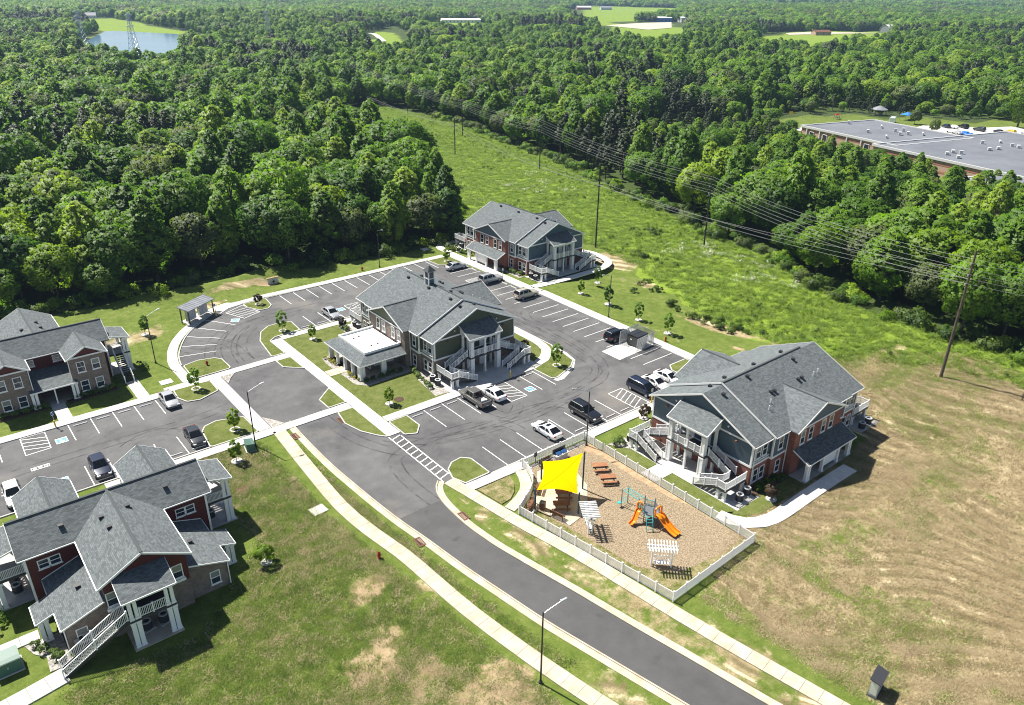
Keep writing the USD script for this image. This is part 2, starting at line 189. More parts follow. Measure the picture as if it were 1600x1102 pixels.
# ground: turf, meadow, straw, clay and the woods' floor, told apart by attributes of the sheet
def ground_material(name):
    N = {'g': ('geometry', {}), 'xyz': ('separate_xyz', {}),
      'n0': ('noise_texture', {'scale': 0.045, 'detail': 4.0, 'roughness': 0.5}), 'n1': ('noise_texture', {'scale': 0.09, 'detail': 8.0, 'roughness': 0.62}), 'n2': ('noise_texture', {'scale': 0.8, 'detail': 9.0, 'roughness': 0.74}), 'n3': ('noise_texture', {'scale': 6.0, 'detail': 5.0, 'roughness': 0.75}), 'n4': ('noise_texture', {'scale': 0.3, 'detail': 10.0, 'roughness': 0.74}), 'n5': ('noise_texture', {'scale': 0.16, 'detail': 3.0, 'roughness': 0.5}),
      'turf': ('rgb_ramp', {'ramp': [(0.3, (0.036, 0.062, 0.009)), (0.43, (0.085, 0.125, 0.02)), (0.53, (0.13, 0.17, 0.034)), (0.62, (0.2, 0.22, 0.062)), (0.72, (0.33, 0.3, 0.14))]}),
      'wild': ('rgb_ramp', {'ramp': [(0.3, (0.085, 0.15, 0.015)), (0.45, (0.145, 0.22, 0.022)), (0.58, (0.21, 0.285, 0.038)), (0.74, (0.3, 0.33, 0.09))]}),
      'straw': ('rgb_ramp', {'ramp': [(0.3, (0.085, 0.064, 0.028)), (0.42, (0.205, 0.16, 0.08)), (0.52, (0.34, 0.275, 0.155)), (0.66, (0.55, 0.46, 0.3))]}),
      'bare': ('rgb_ramp', {'ramp': [(0.3, (0.2, 0.14, 0.075)), (0.5, (0.36, 0.27, 0.16)), (0.7, (0.5, 0.4, 0.26))]}),
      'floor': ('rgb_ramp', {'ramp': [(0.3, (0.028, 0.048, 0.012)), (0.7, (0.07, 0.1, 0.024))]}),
      'mixn': ('math', {'math_type': 'multiply_add', 'value2': 0.5}), 'half': ('math', {'math_type': 'multiply', 'value2': 0.36}), 'slow': ('math', {'math_type': 'multiply_add', 'value2': 0.14}), 'slow0': ('math', {'math_type': 'multiply', 'value2': 1.0}),
      'aw': ('attribute', {'attribute': 'wild'}), 'as': ('attribute', {'attribute': 'straw'}), 'ab': ('attribute', {'attribute': 'bare'}), 'af': ('attribute', {'attribute': 'woods'}),
      'aph': ('attribute', {'attribute': 'phase'}), 'agt': ('attribute', {'attribute': 'gate'}), 'sn': ('math', {'math_type': 'sine'}), 'hi': ('map_range', {'from_min': 0.72, 'from_max': 0.96, 'clamp': True}), 'lo': ('map_range', {'from_min': -0.2, 'from_max': -0.95, 'clamp': True}), 'gt': ('map_range', {'from_min': 0.25, 'from_max': 0.6, 'clamp': True}), 'hg': ('math', {'math_type': 'multiply'}), 'lg': ('math', {'math_type': 'multiply'}), 'lg2': ('math', {'math_type': 'multiply', 'value2': 0.6}), 'hn': ('math', {'math_type': 'multiply'}), 'n4m': ('map_range', {'from_min': 0.42, 'from_max': 0.56, 'clamp': True}),
      'sl': ('mix', {'color2': (0.6, 0.51, 0.33)}), 'sd': ('mix', {'color2': (0.085, 0.07, 0.028)}),
      'c1': ('mix', {}), 'c2': ('mix', {}), 'c3': ('mix', {}), 'c4': ('mix', {}), 'bu': ('bump', {'strength': 1.0, 'distance': 0.16}), 'p': ('principled_bsdf', {'roughness': 0.95, 'specular_ior_level': 0.12})}
    L = [('g.position', f'{k}.vector') for k in ('n0', 'n1', 'n2', 'n3', 'n4', 'n5', 'xyz')] + [('n3.fac', 'half.value1'), ('n5.fac', 'slow.value1'), ('half.value', 'slow.value3'), ('n2.fac', 'mixn.value1'), ('slow.value', 'mixn.value3')]
    L += [('mixn.value', f'{k}.fac') for k in ('turf', 'wild', 'straw', 'bare', 'floor')]
    L += [('aph.fac', 'sn.value1'), ('sn.value', 'hi.value'), ('sn.value', 'lo.value'), ('agt.fac', 'gt.value'), ('n4.fac', 'n4m.value'), ('hi.result', 'hg.value1'), ('gt.result', 'hg.value2'), ('hg.value', 'hn.value1'), ('n4m.result', 'hn.value2'), ('lo.result', 'lg.value1'), ('gt.result', 'lg.value2'), ('lg.value', 'lg2.value1'),
      ('straw.color', 'sd.color1'), ('lg2.value', 'sd.fac'), ('sd.color', 'sl.color1'), ('hn.value', 'sl.fac')]
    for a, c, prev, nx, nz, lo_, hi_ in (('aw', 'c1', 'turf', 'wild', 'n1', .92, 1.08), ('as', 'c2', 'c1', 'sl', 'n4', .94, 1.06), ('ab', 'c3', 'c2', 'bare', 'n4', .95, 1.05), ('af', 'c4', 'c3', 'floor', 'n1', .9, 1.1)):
        N['x' + a] = ('math', {'math_type': 'add'}); N['m' + a] = ('map_range', {'from_min': lo_, 'from_max': hi_, 'clamp': True})
        L += [(f'{a}.fac', f'x{a}.value1'), (f'{nz}.fac', f'x{a}.value2'), (f'x{a}.value', f'm{a}.value'), (f'm{a}.result', f'{c}.fac'), (f'{prev}.color', f'{c}.color1'), (f'{nx}.color', f'{c}.color2')]
    L += [('c4.color', 'p.base_color'), ('mixn.value', 'bu.height'), ('bu.normal', 'p.normal')]
    M(name, N, L, 'p.BSDF')
ground_material('ground')
def turf_material(name, ramp):
    M(name, {'g': ('geometry', {}), 'a': ('noise_texture', {'scale': 0.8, 'detail': 9.0, 'roughness': 0.74}), 'b': ('noise_texture', {'scale': 6.0, 'detail': 5.0, 'roughness': 0.75}), 'c': ('noise_texture', {'scale': 0.16, 'detail': 3.0}), 'x': ('math', {'math_type': 'multiply', 'value2': 0.36}), 'y': ('math', {'math_type': 'multiply_add', 'value2': 0.14}), 'z': ('math', {'math_type': 'multiply_add', 'value2': 0.5}), 'r': ('rgb_ramp', {'ramp': ramp}), 'bu': ('bump', {'strength': 1.0, 'distance': 0.14}), 'p': ('principled_bsdf', {'roughness': 0.95, 'specular_ior_level': 0.12})},
      [('g.position', 'a.vector'), ('g.position', 'b.vector'), ('g.position', 'c.vector'), ('b.fac', 'x.value1'), ('c.fac', 'y.value1'), ('x.value', 'y.value3'), ('a.fac', 'z.value1'), ('y.value', 'z.value3'), ('z.value', 'r.fac'), ('r.color', 'p.base_color'), ('z.value', 'bu.height'), ('bu.normal', 'p.normal')], 'p.BSDF')
turf_material('turf', [(0.3, (0.04, 0.058, 0.01)), (0.43, (0.085, 0.11, 0.022)), (0.53, (0.13, 0.152, 0.042)), (0.62, (0.18, 0.185, 0.066)), (0.76, (0.3, 0.27, 0.14))])
turf_material('turf_patchy', [(0.36, (0.04, 0.055, 0.012)), (0.46, (0.11, 0.125, 0.03)), (0.53, (0.25, 0.21, 0.11)), (0.66, (0.42, 0.35, 0.22))])

# ---------------------------------------------------------------- where things are
WOOD_LEFT = Polygon([(-900, 151), (8, 150.5), (17, 148.5), (28, 147.5), (38, 148), (46, 149.8), (53, 148), (64, 143), (82, 141), (96, 139), (101, 140), (105, 152), (117, 177), (127, 206), (136, 245), (143, 285), (152, 335), (215, 430), (-900, 900)])
CLEARING = Polygon([(96, 136), (103, 138), (106, 150), (118, 175), (128, 204), (137, 243), (144, 280), (153, 335), (192, 335), (194, 300), (192.5, 271), (184, 233), (178, 204), (173, 179), (162, 150), (150.5, 108), (147, 94), (144, 84), (136.5, 73), (134, 65), (133.5, 57), (133, 48), (133, 42), (136, 34), (150, 0), (160, -80), (80, -80), (80, 136)])
SCHOOL_CLEAR = Polygon([(322, 206), (350, 192), (378, 158), (390, 138), (440, 80), (420, 20), (300, 20), (262, 70), (248, 95), (258, 122), (262, 136), (266, 150), (290, 180)])
def open_view(pts, k): P_ = Polygon(pts); return unary_union([P_, affinity.scale(P_, k, k, origin=(0, 0)), Polygon(np.vstack([np.array(pts), np.array(pts) * k])).convex_hull])
LAKE = affinity.rotate(Polygon([(150, 560), (190, 690), (238, 760), (275, 868), (262, 930), (226, 1010), (176, 860), (140, 690)]), -0.7, origin=(0, 0))
FIELDS = [open_view([(690, 990), (760, 990), (760, 1040), (690, 1050)], .78), open_view([(460, 829), (520, 900), (560, 932), (500, 800), (431, 722)], 0.75), open_view([(1062, 1090), (1439, 1328), (1694, 1414), (1603, 1640), (1200, 1300)], 0.76), open_view([(851, 850), (900, 880), (1000, 900), (1080, 880), (824, 684), (748, 674)], 0.75),
          open_view([(861, 589), (996, 622), (950, 565), (952, 540), (823, 501)], 0.75), open_view([(950, 565), (996, 622), (1120, 560), (1055, 530), (952, 535)], 0.75), open_view([(238, 1212), (297, 1390), (330, 1380), (300, 1200), (296, 1066), (306, 935), (275, 900), (240, 1000)], 0.96)]
LAKE_VIEW = unary_union([LAKE.buffer(12), affinity.scale(LAKE, 0.95, 0.95, origin=(0, 0))])
OPEN_FAR = unary_union([LAKE_VIEW, SCHOOL_CLEAR] + FIELDS)
SITE = Polygon([(-900, 151), (8, 150.5), (17, 148.5), (28, 147.5), (38, 148), (46, 149.8), (53, 148), (64, 143), (82, 141), (96, 139), (96, 0), (96, -200), (-900, -200)])
NO_TREES = unary_union([SITE, CLEARING, OPEN_FAR, Polygon([(281, 169), (271, 130), (263, 132), (267, 160), (275, 178)])])

# ---------------------------------------------------------------- ground, one sheet to the horizon
def height(x, y):
    x, y = np.asarray(x, float), np.asarray(y, float); r = np.hypot(x, y)
    far = np.clip((r - 420) / 700, 0, 1)
    p = np.stack([x / 330, y / 330, np.zeros_like(x)], -1)
    hill = (fbm(p, 3, 5) - 0.46) * 20 * far
    flat = contains_xy(OPEN_FAR_B, x.ravel(), y.ravel()).reshape(x.shape)
    hill = np.where(flat, np.minimum(hill, 0) * 0.0, hill)
    tuss = (fbm(np.stack([x / 2.2, y / 2.2, np.zeros_like(x)], -1), 3, 2) - 0.5)
    out = 1 - contains_xy(SITE_FLAT, x.ravel(), y.ravel()).reshape(x.shape).astype(float)
    z = hill + tuss * 0.5 * out * np.clip(1 - r / 420, 0.15, 1)
    d = np.hypot((x - 54) / 5.0, (y - 139.5) / 2.4); z -= 0.9 * np.exp(-d * d * 1.5)                       # the drain's hollow
    z += 0.9 * np.exp(-((y - 145.5 - 2.5 * np.sin(x / 9)) / 2.6) ** 2) * np.clip((x - 24) / 8, 0, 1) * np.clip((70 - x) / 8, 0, 1)  # berm
    z -= 0.9 * np.clip((x - 97) / 9, 0, 1) * np.clip((y - 62) / 8, 0, 1) * np.clip((118 - y) / 8, 0, 1) * (1 - np.clip((x - 112) / 12, 0, 1))
    return z
OPEN_FAR_B = OPEN_FAR.buffer(25)
SITE_FLAT = unary_union([sbox(-60, 0, 93, 133.6), sbox(60, 10, 97, 110), sbox(88, 103, 118, 138)])
def axis(a, b, step, far):
    m = np.arange(a, b + step, step); lo, hi, s = [], [], step
    t = a
    while t > -far: s *= 1.09; t -= s; lo.append(t)
    t, s = b, step
    while t < far: s *= 1.09; t += s; hi.append(t)
    return np.concatenate([lo[::-1], m, hi])
gx, gy = axis(-24, 150, 0.7, 7000), axis(8, 158, 0.7, 7000)
X, Y = np.meshgrid(gx, gy, indexing='ij'); Z = height(X, Y)
V = np.stack([X, Y, Z], -1).reshape(-1, 3); nx, ny = X.shape
I = np.arange(nx * ny).reshape(nx, ny); a, b, c, d = I[:-1, :-1].ravel(), I[1:, :-1].ravel(), I[1:, 1:].ravel(), I[:-1, 1:].ravel()
F = np.vstack([np.stack([a, b, c], 1), np.stack([a, c, d], 1)])
xs, ys = V[:, 0], V[:, 1]
def inside(poly, soft=0.0):
    return contains_xy(poly, xs, ys).astype(float)
def blob(cx, cy, rx, ry, ang=0.0, k=1.0):
    ca, sa = math.cos(math.radians(ang)), math.sin(math.radians(ang)); u = ((xs - cx) * ca + (ys - cy) * sa) / rx; v = (-(xs - cx) * sa + (ys - cy) * ca) / ry
    return k * np.clip(1.3 - np.hypot(u, v), 0, 1)
def ramp_to(d, w): return np.clip(d / w + 0.5, 0, 1)
wild = np.clip(inside(unary_union([CLEARING.difference(sbox(60, -90, 108, 140)), *FIELDS])) + 0, 0, 1)
edge = np.interp(ys, [-80, 31, 42, 49, 52, 60, 69, 77, 88, 103, 118, 140], [123, 121, 118, 112, 107, 106, 106.5, 107, 112, 117, 119, 112])
edge = edge + (fbm(np.stack([xs / 7, ys / 7, 0 * xs], -1), 3, 9) - 0.5) * 9
wild = np.where((xs > 60) & (ys < 140) & (ys > -90), np.clip((xs - edge) / 2, 0, 1) * (xs < 165), wild)
straw = 0.62 * ((xs > 62) & (ys < 37)) * ramp_to(edge - xs, 9) + 0.6 * ((xs > 90.5) & (ys < 60)) * ramp_to(edge - xs, 6)
straw = np.maximum(straw, 0.55 * ((xs > 49.5) & (ys < 33)) * np.clip((xs - 49.5) / 3, 0, 1) * ramp_to(edge - xs, 9))
straw = np.maximum(straw, 0.42 * ((xs > 93) & (ys >= 60) & (ys < 84)) * ramp_to(edge - xs, 5))
straw = np.maximum.reduce([straw, blob(112, 47, 18, 4, 10, .8), blob(121, 40, 12, 4, -20, .8), blob(106, 72, 4, 14, 8, .75), blob(112, 96, 3.5, 12, 12, .5), blob(24, 128, 12, 6, 10, .55), blob(48, 141, 14, 2.4, 4, .6), blob(60, 145, 16, 1.6, -8, .7), blob(38, 134.5, 6, 1.5, 12, .75), blob(118, 92, 6, 5, 0, .4), blob(117, 109, 6, 8, 0, .8), blob(150, 150, 3, 20, 28, .35), blob(128, 66, 3, 20, 6, .35),
                          blob(25.5, 53, 4.5, 2.6, 35, .55), blob(22, 45, 7, 3.5, 35, .6), blob(13, 34, 9, 4, 30, .55), blob(30, 50, 2.2, 3, 20, .55), blob(18, 52, 9, 7, 20, .3), blob(31, 62, 1.6, 8, 4, .4), blob(47, 26, 4, 12, 12, .55), blob(36, 30, 3, 9, 10, .5)])
straw = np.maximum(straw, inside(Polygon([(43.0, 58.5), (43.7, 53), (45.4, 44), (47.5, 30), (50, 10), (46, 10), (43.5, 28), (41.0, 45), (40.2, 55), (41, 60)])) * 0.5)
bare = np.maximum.reduce([blob(27.5, 35, 6, 5.5, 40, .75), blob(24, 40.5, 5, 2.6, 40, .55), blob(25.5, 53, 5.5, 3.0, 35, .6), blob(22, 45, 8, 3.6, 35, .6), blob(14, 36, 10, 3.8, 30, .6), blob(30.2, 49, 2, 3.4, 15, .5), blob(52, 140.2, 3.5, 1.6, 10, .75), blob(100.5, 63, 1.6, 9, 5, .5), blob(112, 40, 12, 1.8, 5, .5), blob(100, 33, 14, 2, -30, .42), blob(123, 43, 7, 2, -10, .6), blob(111, 47, 13, 2.6, 8, .6), blob(99, 38, 9, 3, -20, .5), blob(88, 30, 8, 2.5, -30, .42), blob(104, 56, 3, 7, 0, .42), blob(75, 17, 9, 4, -30, .42)])
gate = np.clip(fbm(np.stack([xs / 9, ys / 9, 0 * xs], -1), 3, 33) * 3 - 1.0, 0, 1); straw = straw - (straw > .3) * (xs > 60) * (1 - gate) * .12
def phase(x, y): return (x * .93 + y * .37) * 2.4 + 34 * fbm(np.stack([x / 17, y / 17, 0 * x], -1), 2, 21)
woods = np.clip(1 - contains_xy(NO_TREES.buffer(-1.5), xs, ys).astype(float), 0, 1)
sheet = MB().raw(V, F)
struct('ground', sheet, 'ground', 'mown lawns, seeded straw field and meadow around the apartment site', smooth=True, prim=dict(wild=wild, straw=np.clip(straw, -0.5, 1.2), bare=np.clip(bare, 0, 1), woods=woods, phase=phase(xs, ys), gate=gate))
# ---------------------------------------------------------------- water and far roads
struct('lake', MB().flat(LAKE.buffer(8).simplify(2), 0.35), 'water', 'blue lake beyond the woods on the left, in front of a grassy bank')

# ---------------------------------------------------------------- roads and car parks
ROAD_L = [(32.3, 87.4), (31.9, 75.4), (32.2, 67.7), (32.7, 60.8), (33.4, 55.3), (34.0, 49.8), (34.8, 44.4), (35.6, 39.2), (36.6, 34.4), (38.4, 26), (41, 14), (43.5, 4)]
ROAD_R = [(50.0, 4), (47.5, 12), (45.6, 20.2), (44.3, 27.2), (43.0, 34), (41.8, 40.8), (40.6, 47.0), (39.9, 51.2), (39.6, 55.4), (39.8, 59.2), (40.4, 61.8), (41.5, 63.2)]
ASPH = unary_union([Polygon(ROAD_L + ROAD_R + [(42.6, 66), (43, 76), (41.6, 87.4)]), sbox(30.4, 86, 42, 107.5), sbox(-40, 87.6, 29.2, 104.6),
    Polygon([(29, 104), (28.2, 107.5), (27, 112.6), (27.6, 116.3), (29.3, 120.4), (31.3, 123.9), (33.6, 126.6), (35.9, 128.8), (38.6, 130.8), (42.3, 131.7), (48.3, 131.9), (88.9, 131.7), (89.4, 105), (90.3, 104), (90.3, 60.9), (43.2, 61.2), (41.5, 63.2), (41, 76), (41, 107)])])
struct('car_park', MB().flat(ASPH, 0.02), 'asphalt', 'grey asphalt road and parking bays between the apartment buildings')
lot = '/World/car_park'
def kerb(name, pts, mat='concrete', w=0.16, z=0.14, label=None, closed=False):
    g = LineString(pts + ([pts[0]] if closed else [])).buffer(w / 2, cap_style=2, join_style=1, quad_segs=3)
    return struct(name, MB().prism(g, 0.0, z), mat, label)
def smooth_line(pts, n=6):
    P_ = np.array(pts, float); t = np.concatenate([[0], np.cumsum(np.linalg.norm(np.diff(P_, axis=0), axis=1))])
    from scipy.interpolate import PchipInterpolator
    q = np.linspace(0, t[-1], n * (len(P_) - 1) + 1); return [tuple(p) for p in np.stack([PchipInterpolator(t, P_[:, i])(q) for i in (0, 1)], 1)]
struct('gutter', MB().prism(LineString(smooth_line(ROAD_L)).buffer(0.75, single_sided=True, cap_style=2), 0.0, 0.055), 'concrete_tan', 'tan concrete gutter along the left side of the access road')
struct('gutter', MB().prism(LineString(smooth_line(ROAD_R)).buffer(0.75, single_sided=True, cap_style=2), 0.0, 0.055), 'concrete_tan', 'tan concrete gutter along the playground side of the access road')
GL, GR = smooth_line(ROAD_L), smooth_line(ROAD_R)
kerb('kerb', [tuple(p) for p in LineString(GL).parallel_offset(0.78, 'left').coords], 'concrete_tan', 0.15, 0.15, 'raised kerb on the left side of the access road')
kerb('kerb', [tuple(p) for p in LineString(GR).parallel_offset(0.78, 'left').coords], 'concrete_tan', 0.15, 0.15, 'raised kerb on the playground side of the access road')
# darker resurfaced lane of the access road
struct('road_lane', MB().flat(Polygon(GL + GR[:-4]).buffer(-0.35).intersection(sbox(0, 0, 60, 60.5)), 0.026), 'asphalt_dark', 'darker newly laid asphalt of the access road in the foreground')
# ---------------------------------------------------------------- pavements: slabs along a centre line
def slabs(label, pts, w, L=1.5, mat='concrete', z=0.11, n=1, joint=0.03):
    line = LineString(smooth_line(pts, n) if n > 1 else pts); N = max(1, int(round(line.length / L))); root = free('/World', 'pavement'); UsdGeom.Xform.Define(stage, root); tag(root, label, None, None, 'structure')
    for k in range(N):
        s0, s1 = line.length * k / N + joint / 2, line.length * (k + 1) / N - joint / 2; E_ = []
        for s_ in (s0, s1):
            p = np.array(line.interpolate(s_).coords[0]); q = np.array(line.interpolate(min(s_ + .05, line.length)).coords[0]) - np.array(line.interpolate(max(s_ - .05, 0)).coords[0]); q /= np.linalg.norm(q)
            E_ += [p + w / 2 * np.array([-q[1], q[0]]), p - w / 2 * np.array([-q[1], q[0]])]
        zz = z + 0.004 * ((k * 7) % 3); A, B, C_, D_ = E_
        m = MB(); t = [(*A, zz), (*B, zz), (*D_, zz), (*C_, zz)]; u = [(p[0], p[1], 0.0) for p in t]
        m.quad(*t)
        for i in range(4): m.quad(u[i], u[(i + 1) % 4], t[(i + 1) % 4], t[i])
        part(root, 'paving_slab', m, mat)
    return root
slabs('pale pavement in front of the left rear apartments and its crossing to the clubhouse', [(-30, 105.4), (22.6, 105.4)], 1.5, 1.6)
slabs('raised pale walk crossing the road towards the clubhouse', [(22.6, 106.3), (42.0, 106.6)], 1.5, 1.6, z=.1)
slabs('curved pale pavement round the bend by the mail shelter', [(26.2, 107.2), (26.2, 113), (27.0, 117.2), (28.8, 121.6), (30.9, 124.8), (33.4, 127.6), (36.2, 130.2)], 1.5, 1.4, n=4)
slabs('pale pavement along the top of the car park below the woods', [(36.2, 130.6), (39, 132.4), (44, 132.5), (48.3, 133.0), (66, 132.6), (88.5, 132.3)], 1.5, 1.6)
slabs('pale pavement in front of the far blue apartments', [(90.6, 133.0), (90.7, 105), (91.4, 103.5)], 2.0, 1.7, 'concrete_new')
slabs('pale pavement beside the right parking bays', [(91.4, 103.4), (91.4, 61.0)], 1.9, 1.7)
slabs('curving pale walk round the near end of the far blue apartments', [(91.4, 106.2), (100.6, 105.6), (109.4, 105.8), (113.4, 107.1), (115.2, 109.6), (115.7, 114), (114, 118)], 1.7, 1.5, 'concrete_new', n=4)
slabs('curving pale walk round the far end of the far blue apartments', [(91.0, 133.6), (90.9, 136.5), (92.8, 139.2), (97.6, 139.4), (101, 138.4)], 1.7, 1.5, 'concrete_new', n=4)
slabs('long straight pale walk in front of the clubhouse', [(42.35, 113.2), (42.35, 75.9)], 1.7, 1.6, 'concrete_new')
slabs('pale walk along the top of the clubhouse lawn', [(43.3, 113.3), (60, 113.3)], 1.5, 1.5)
slabs('pale walk in front of the green clubhouse apartments', [(43.3, 80.0), (69.2, 80.0)], 1.5, 1.6)
slabs('pale walk curving behind the parking island by the green apartments', [(69.2, 79.9), (72.6, 81.0), (75.2, 83.5), (75.9, 87), (75.9, 104)], 1.6, 1.5, n=4)
slabs('pale walk and crossing below the left car park', [(10, 86.4), (41.4, 86.4)], 1.6, 1.6)
slabs('broad pale crossing beside the left car park', [(29.6, 87.3), (29.6, 105.7)], 1.6, 1.6)
slabs('long tan pavement on the left of the access road', [(30.9, 86), (30.2, 76), (29.7, 66), (30.1, 60.5), (30.9, 55.2), (31.5, 45.3), (32.4, 38.2), (33.5, 31.8), (35.4, 23), (38.0, 11)], 1.6, 1.6, 'concrete_tan', n=3)
slabs('long pale pavement between the access road and playground', [(42.0, 63.0), (42.9, 57), (43.6, 52), (44.9, 45.2), (47.0, 29.7), (49.0, 17.5), (50.9, 6)], 1.55, 1.6, 'concrete_tan', n=3)
slabs('pale link walk from the parking island to the playground gate', [(43.0, 60.45), (51.2, 60.2)], 1.5, 1.5)
slabs('curved tan walk outside the playground fence', [(50.0, 59.4), (49.4, 57.9), (48.6, 56.6), (47.4, 55.6), (46, 54.9), (44.2, 54.3)], 1.35, 1.4, 'concrete_tan', n=4)
slabs('pale walk between the playground car bays and the right apartments', [(61.6, 60.15), (90, 60.15)], 1.5, 1.5)
slabs('pale walk curving round the near corner of the right apartments', [(61.9, 39.2), (62.6, 37.0), (64.3, 35.5), (67, 34.9), (75.8, 35.0), (82.3, 34.9)], 1.8, 1.6, 'concrete_new', n=4)
slabs('entry walk of the left rear apartments', [(9.8, 112.4), (9.8, 106.2)], 1.7, 1.5); slabs('side stair walk of the left rear apartments', [(19.7, 112.3), (19.7, 106.2)], 1.6, 1.5)
slabs('walk to the corner porch of the near left apartments', [(-8, 66.2), (-0.4, 66.2)], 1.3, 1.5); slabs('walk to the foot of the near left apartments stair', [(-8, 58.6), (-2, 59.4), (0.5, 59.8)], 1.9, 1.5)
slabs('clubhouse entry walk', [(43.3, 96.8), (46.6, 96.8)], 2.0, 1.6, 'concrete_tan')
def pad(name, pts, mat, label, z=0.1): return struct(name, MB().prism(Polygon(pts), 0.0, z), mat, label)
pad('pavement', [(40, 130.6), (38.2, 128.9), (41.2, 131.2), (43.8, 131.7), (44, 132), (41.8, 133.9), (39.4, 133.4), (37.6, 131.6)], 'concrete_new', 'wide pale pavement apron beside the mail shelter', .1)
pad('concrete_pad', [(81.7, 77.2), (86.2, 77.6), (90.4, 77.7), (90.4, 73.9), (85.9, 73.5), (81.7, 73.3)], 'concrete_new', 'bright concrete pad in front of the bin enclosure', .045)
pad('concrete_pad', [(32.5, 130.0), (33.3, 127.6), (38.5, 130.8), (37.2, 132.9)], 'concrete', 'concrete slab under the mail shelter', .13)
pad('concrete_pad', [(75.9, 84), (76.9, 82.2), (76.9, 80.4), (76.2, 77.6), (74, 75.6), (70.4, 73.9), (69.2, 74.0), (69.0, 74.7), (70, 75), (75.6, 77.8), (76.4, 80)], 'concrete', 'pale gutter apron round the tip of the parking island', .05)
struct('patio', MB().prism(Polygon([(46.9, 52.9), (47.0, 50.5), (47.6, 48.0), (49.5, 48.3), (52.0, 49.8), (54.3, 52.2), (55.0, 54.5), (54.5, 57.5), (51.5, 58.0), (49.5, 55.8)]), 0.0, .09), 'concrete_tan', 'tan concrete patio under the yellow shade sail')
PLAY = Polygon([(61.0, 59.7), (61.0, 33.9), (47.6, 33.5), (44.6, 53.0), (46.2, 54.0), (48.0, 55.0), (49.6, 56.4), (50.4, 58.0), (50.5, 59.7)])
struct('playground_verge', MB().flat(PLAY.buffer(-.1), 0.022), 'turf_patchy', 'patchy dry grass inside the playground fence')
struct('playground_surface', MB().flat(Polygon([(60.9, 59.2), (60.9, 35.2), (57.5, 34.8), (51, 35.8), (48.5, 39), (47.6, 46), (46.9, 50), (46.6, 53.5), (48.2, 54.9), (49.8, 56.3), (50.6, 58.2), (51, 59.3)]), 0.03), 'wood_chips', 'tan wood chip surface of the playground')
struct('clay_edge', MB().flat(Polygon([(60.9, 58.6), (60.9, 42), (60.2, 44), (59.9, 50), (60.0, 55), (59.2, 58)]), 0.036), 'clay', 'strip of bare orange earth along the playground fence')
struct('clay_edge', MB().flat(Polygon([(46.3, 53.6), (48.0, 54.8), (49.4, 56.2), (48.4, 56.0), (47.3, 54.6), (46.5, 52.2), (45.3, 52.6)]).buffer(0.15), 0.036), 'clay', 'bare orange earth inside the curved playground fence')
struct('gravel_bed', MB().flat(Polygon([(51.2, 59.6), (60.8, 59.6), (60.6, 58.9), (56, 58.8), (51.3, 58.9)]), 0.045), 'riprap', 'narrow gravel drain bed along the playground fence')
# ---------------------------------------------------------------- grass islands with kerbs
def island(label, pts, mat='turf', k=True, r=0.5):
    g = Polygon(pts).buffer(-r).buffer(2 * r).buffer(-r) if r else Polygon(pts)
    struct('grass_island', MB().prism(g.buffer(-0.14), 0.0, 0.12), mat, label)
    if k: struct('kerb', MB().prism(g.difference(g.buffer(-0.15)), 0.0, 0.145), 'concrete', 'kerb round the ' + label)
island('grass island with a fire hydrant at the bend of the left parking', [(27.2, 112.7), (29.6, 113.3), (32.0, 112.6), (32.8, 111.5), (32.8, 107.5), (27.0, 107.4)], r=.6)
island('grass island with a young tree at the end of the left parking row', [(23.5, 105.6), (23.3, 102.8), (24.0, 101.0), (25.7, 100.5), (28.7, 101.7), (28.8, 105.5)], r=.5)
island('grass island below the left car park crossing', [(22.4, 87.4), (22.9, 91.9), (23.6, 93.0), (25.3, 93.5), (28.7, 92.3), (28.8, 87.3)], r=.5)
island('grass island inside the bend opposite the mail shelter', [(41.4, 108), (41.4, 113.2), (42.6, 114.2), (47.2, 114.5), (47.5, 118.6), (45.9, 119.5), (43.4, 119.2), (41.5, 117.6), (40.0, 114.3), (39.1, 107.5), (41.4, 107.5)], r=.3)
island('small grass triangle above the clubhouse court', [(39.0, 105.7), (39.0, 103), (41.5, 100.6), (41.5, 105.7)], r=.1); island('small grass triangle below the clubhouse court', [(38.7, 90.3), (41.5, 92.8), (41.5, 87.4), (38.7, 87.4)], r=.1)
island('grass wedge between the access road and clubhouse walk', [(39.1, 85.5), (38.5, 82.3), (39.2, 79.2), (40.4, 77), (41.5, 75.6), (41.5, 85.5)], r=.2); island('grass island at the mouth of the front parking row', [(43.3, 79.1), (46.2, 79.1), (46.2, 75.8), (44.8, 74.2), (43.3, 75.0)], r=.3)
island('grass island at the end of the playground parking row', [(43.2, 61.3), (42.6, 63.2), (43.2, 65), (44.4, 66), (46.0, 66.2), (46.9, 65.2), (46.9, 61.3)], r=.3); island('grass island with a young tree at the end of the front parking row', [(76.7, 82.6), (76.3, 80.2), (75.8, 77.6), (74, 76.2), (70, 74.8), (69.0, 75.0), (68.8, 79.1), (72.6, 80.1), (75, 81.8)], r=.25)
island('grass island below the woods pavement', [(43.9, 131.5), (43.9, 129.4), (45.2, 126.8), (46.8, 126.7), (47.9, 127.9), (48.4, 131.8)], r=.3); island('grass island in front of the far blue apartments', [(84.0, 131.6), (84.3, 127.6), (86, 126.4), (89.3, 125.2), (89.3, 131.6)], r=.3)
island('grass corner beside the white cars', [(85.3, 61), (85.3, 65.8), (86.4, 67.2), (90.2, 67.2), (90.2, 61)], r=.3); island('patchy grass pocket inside the curved playground walk', [(44.0, 55.4), (45.6, 55.6), (46.8, 56.4), (47.8, 57.6), (48.5, 59.5), (43.4, 59.6)], 'turf_patchy', False, .05)
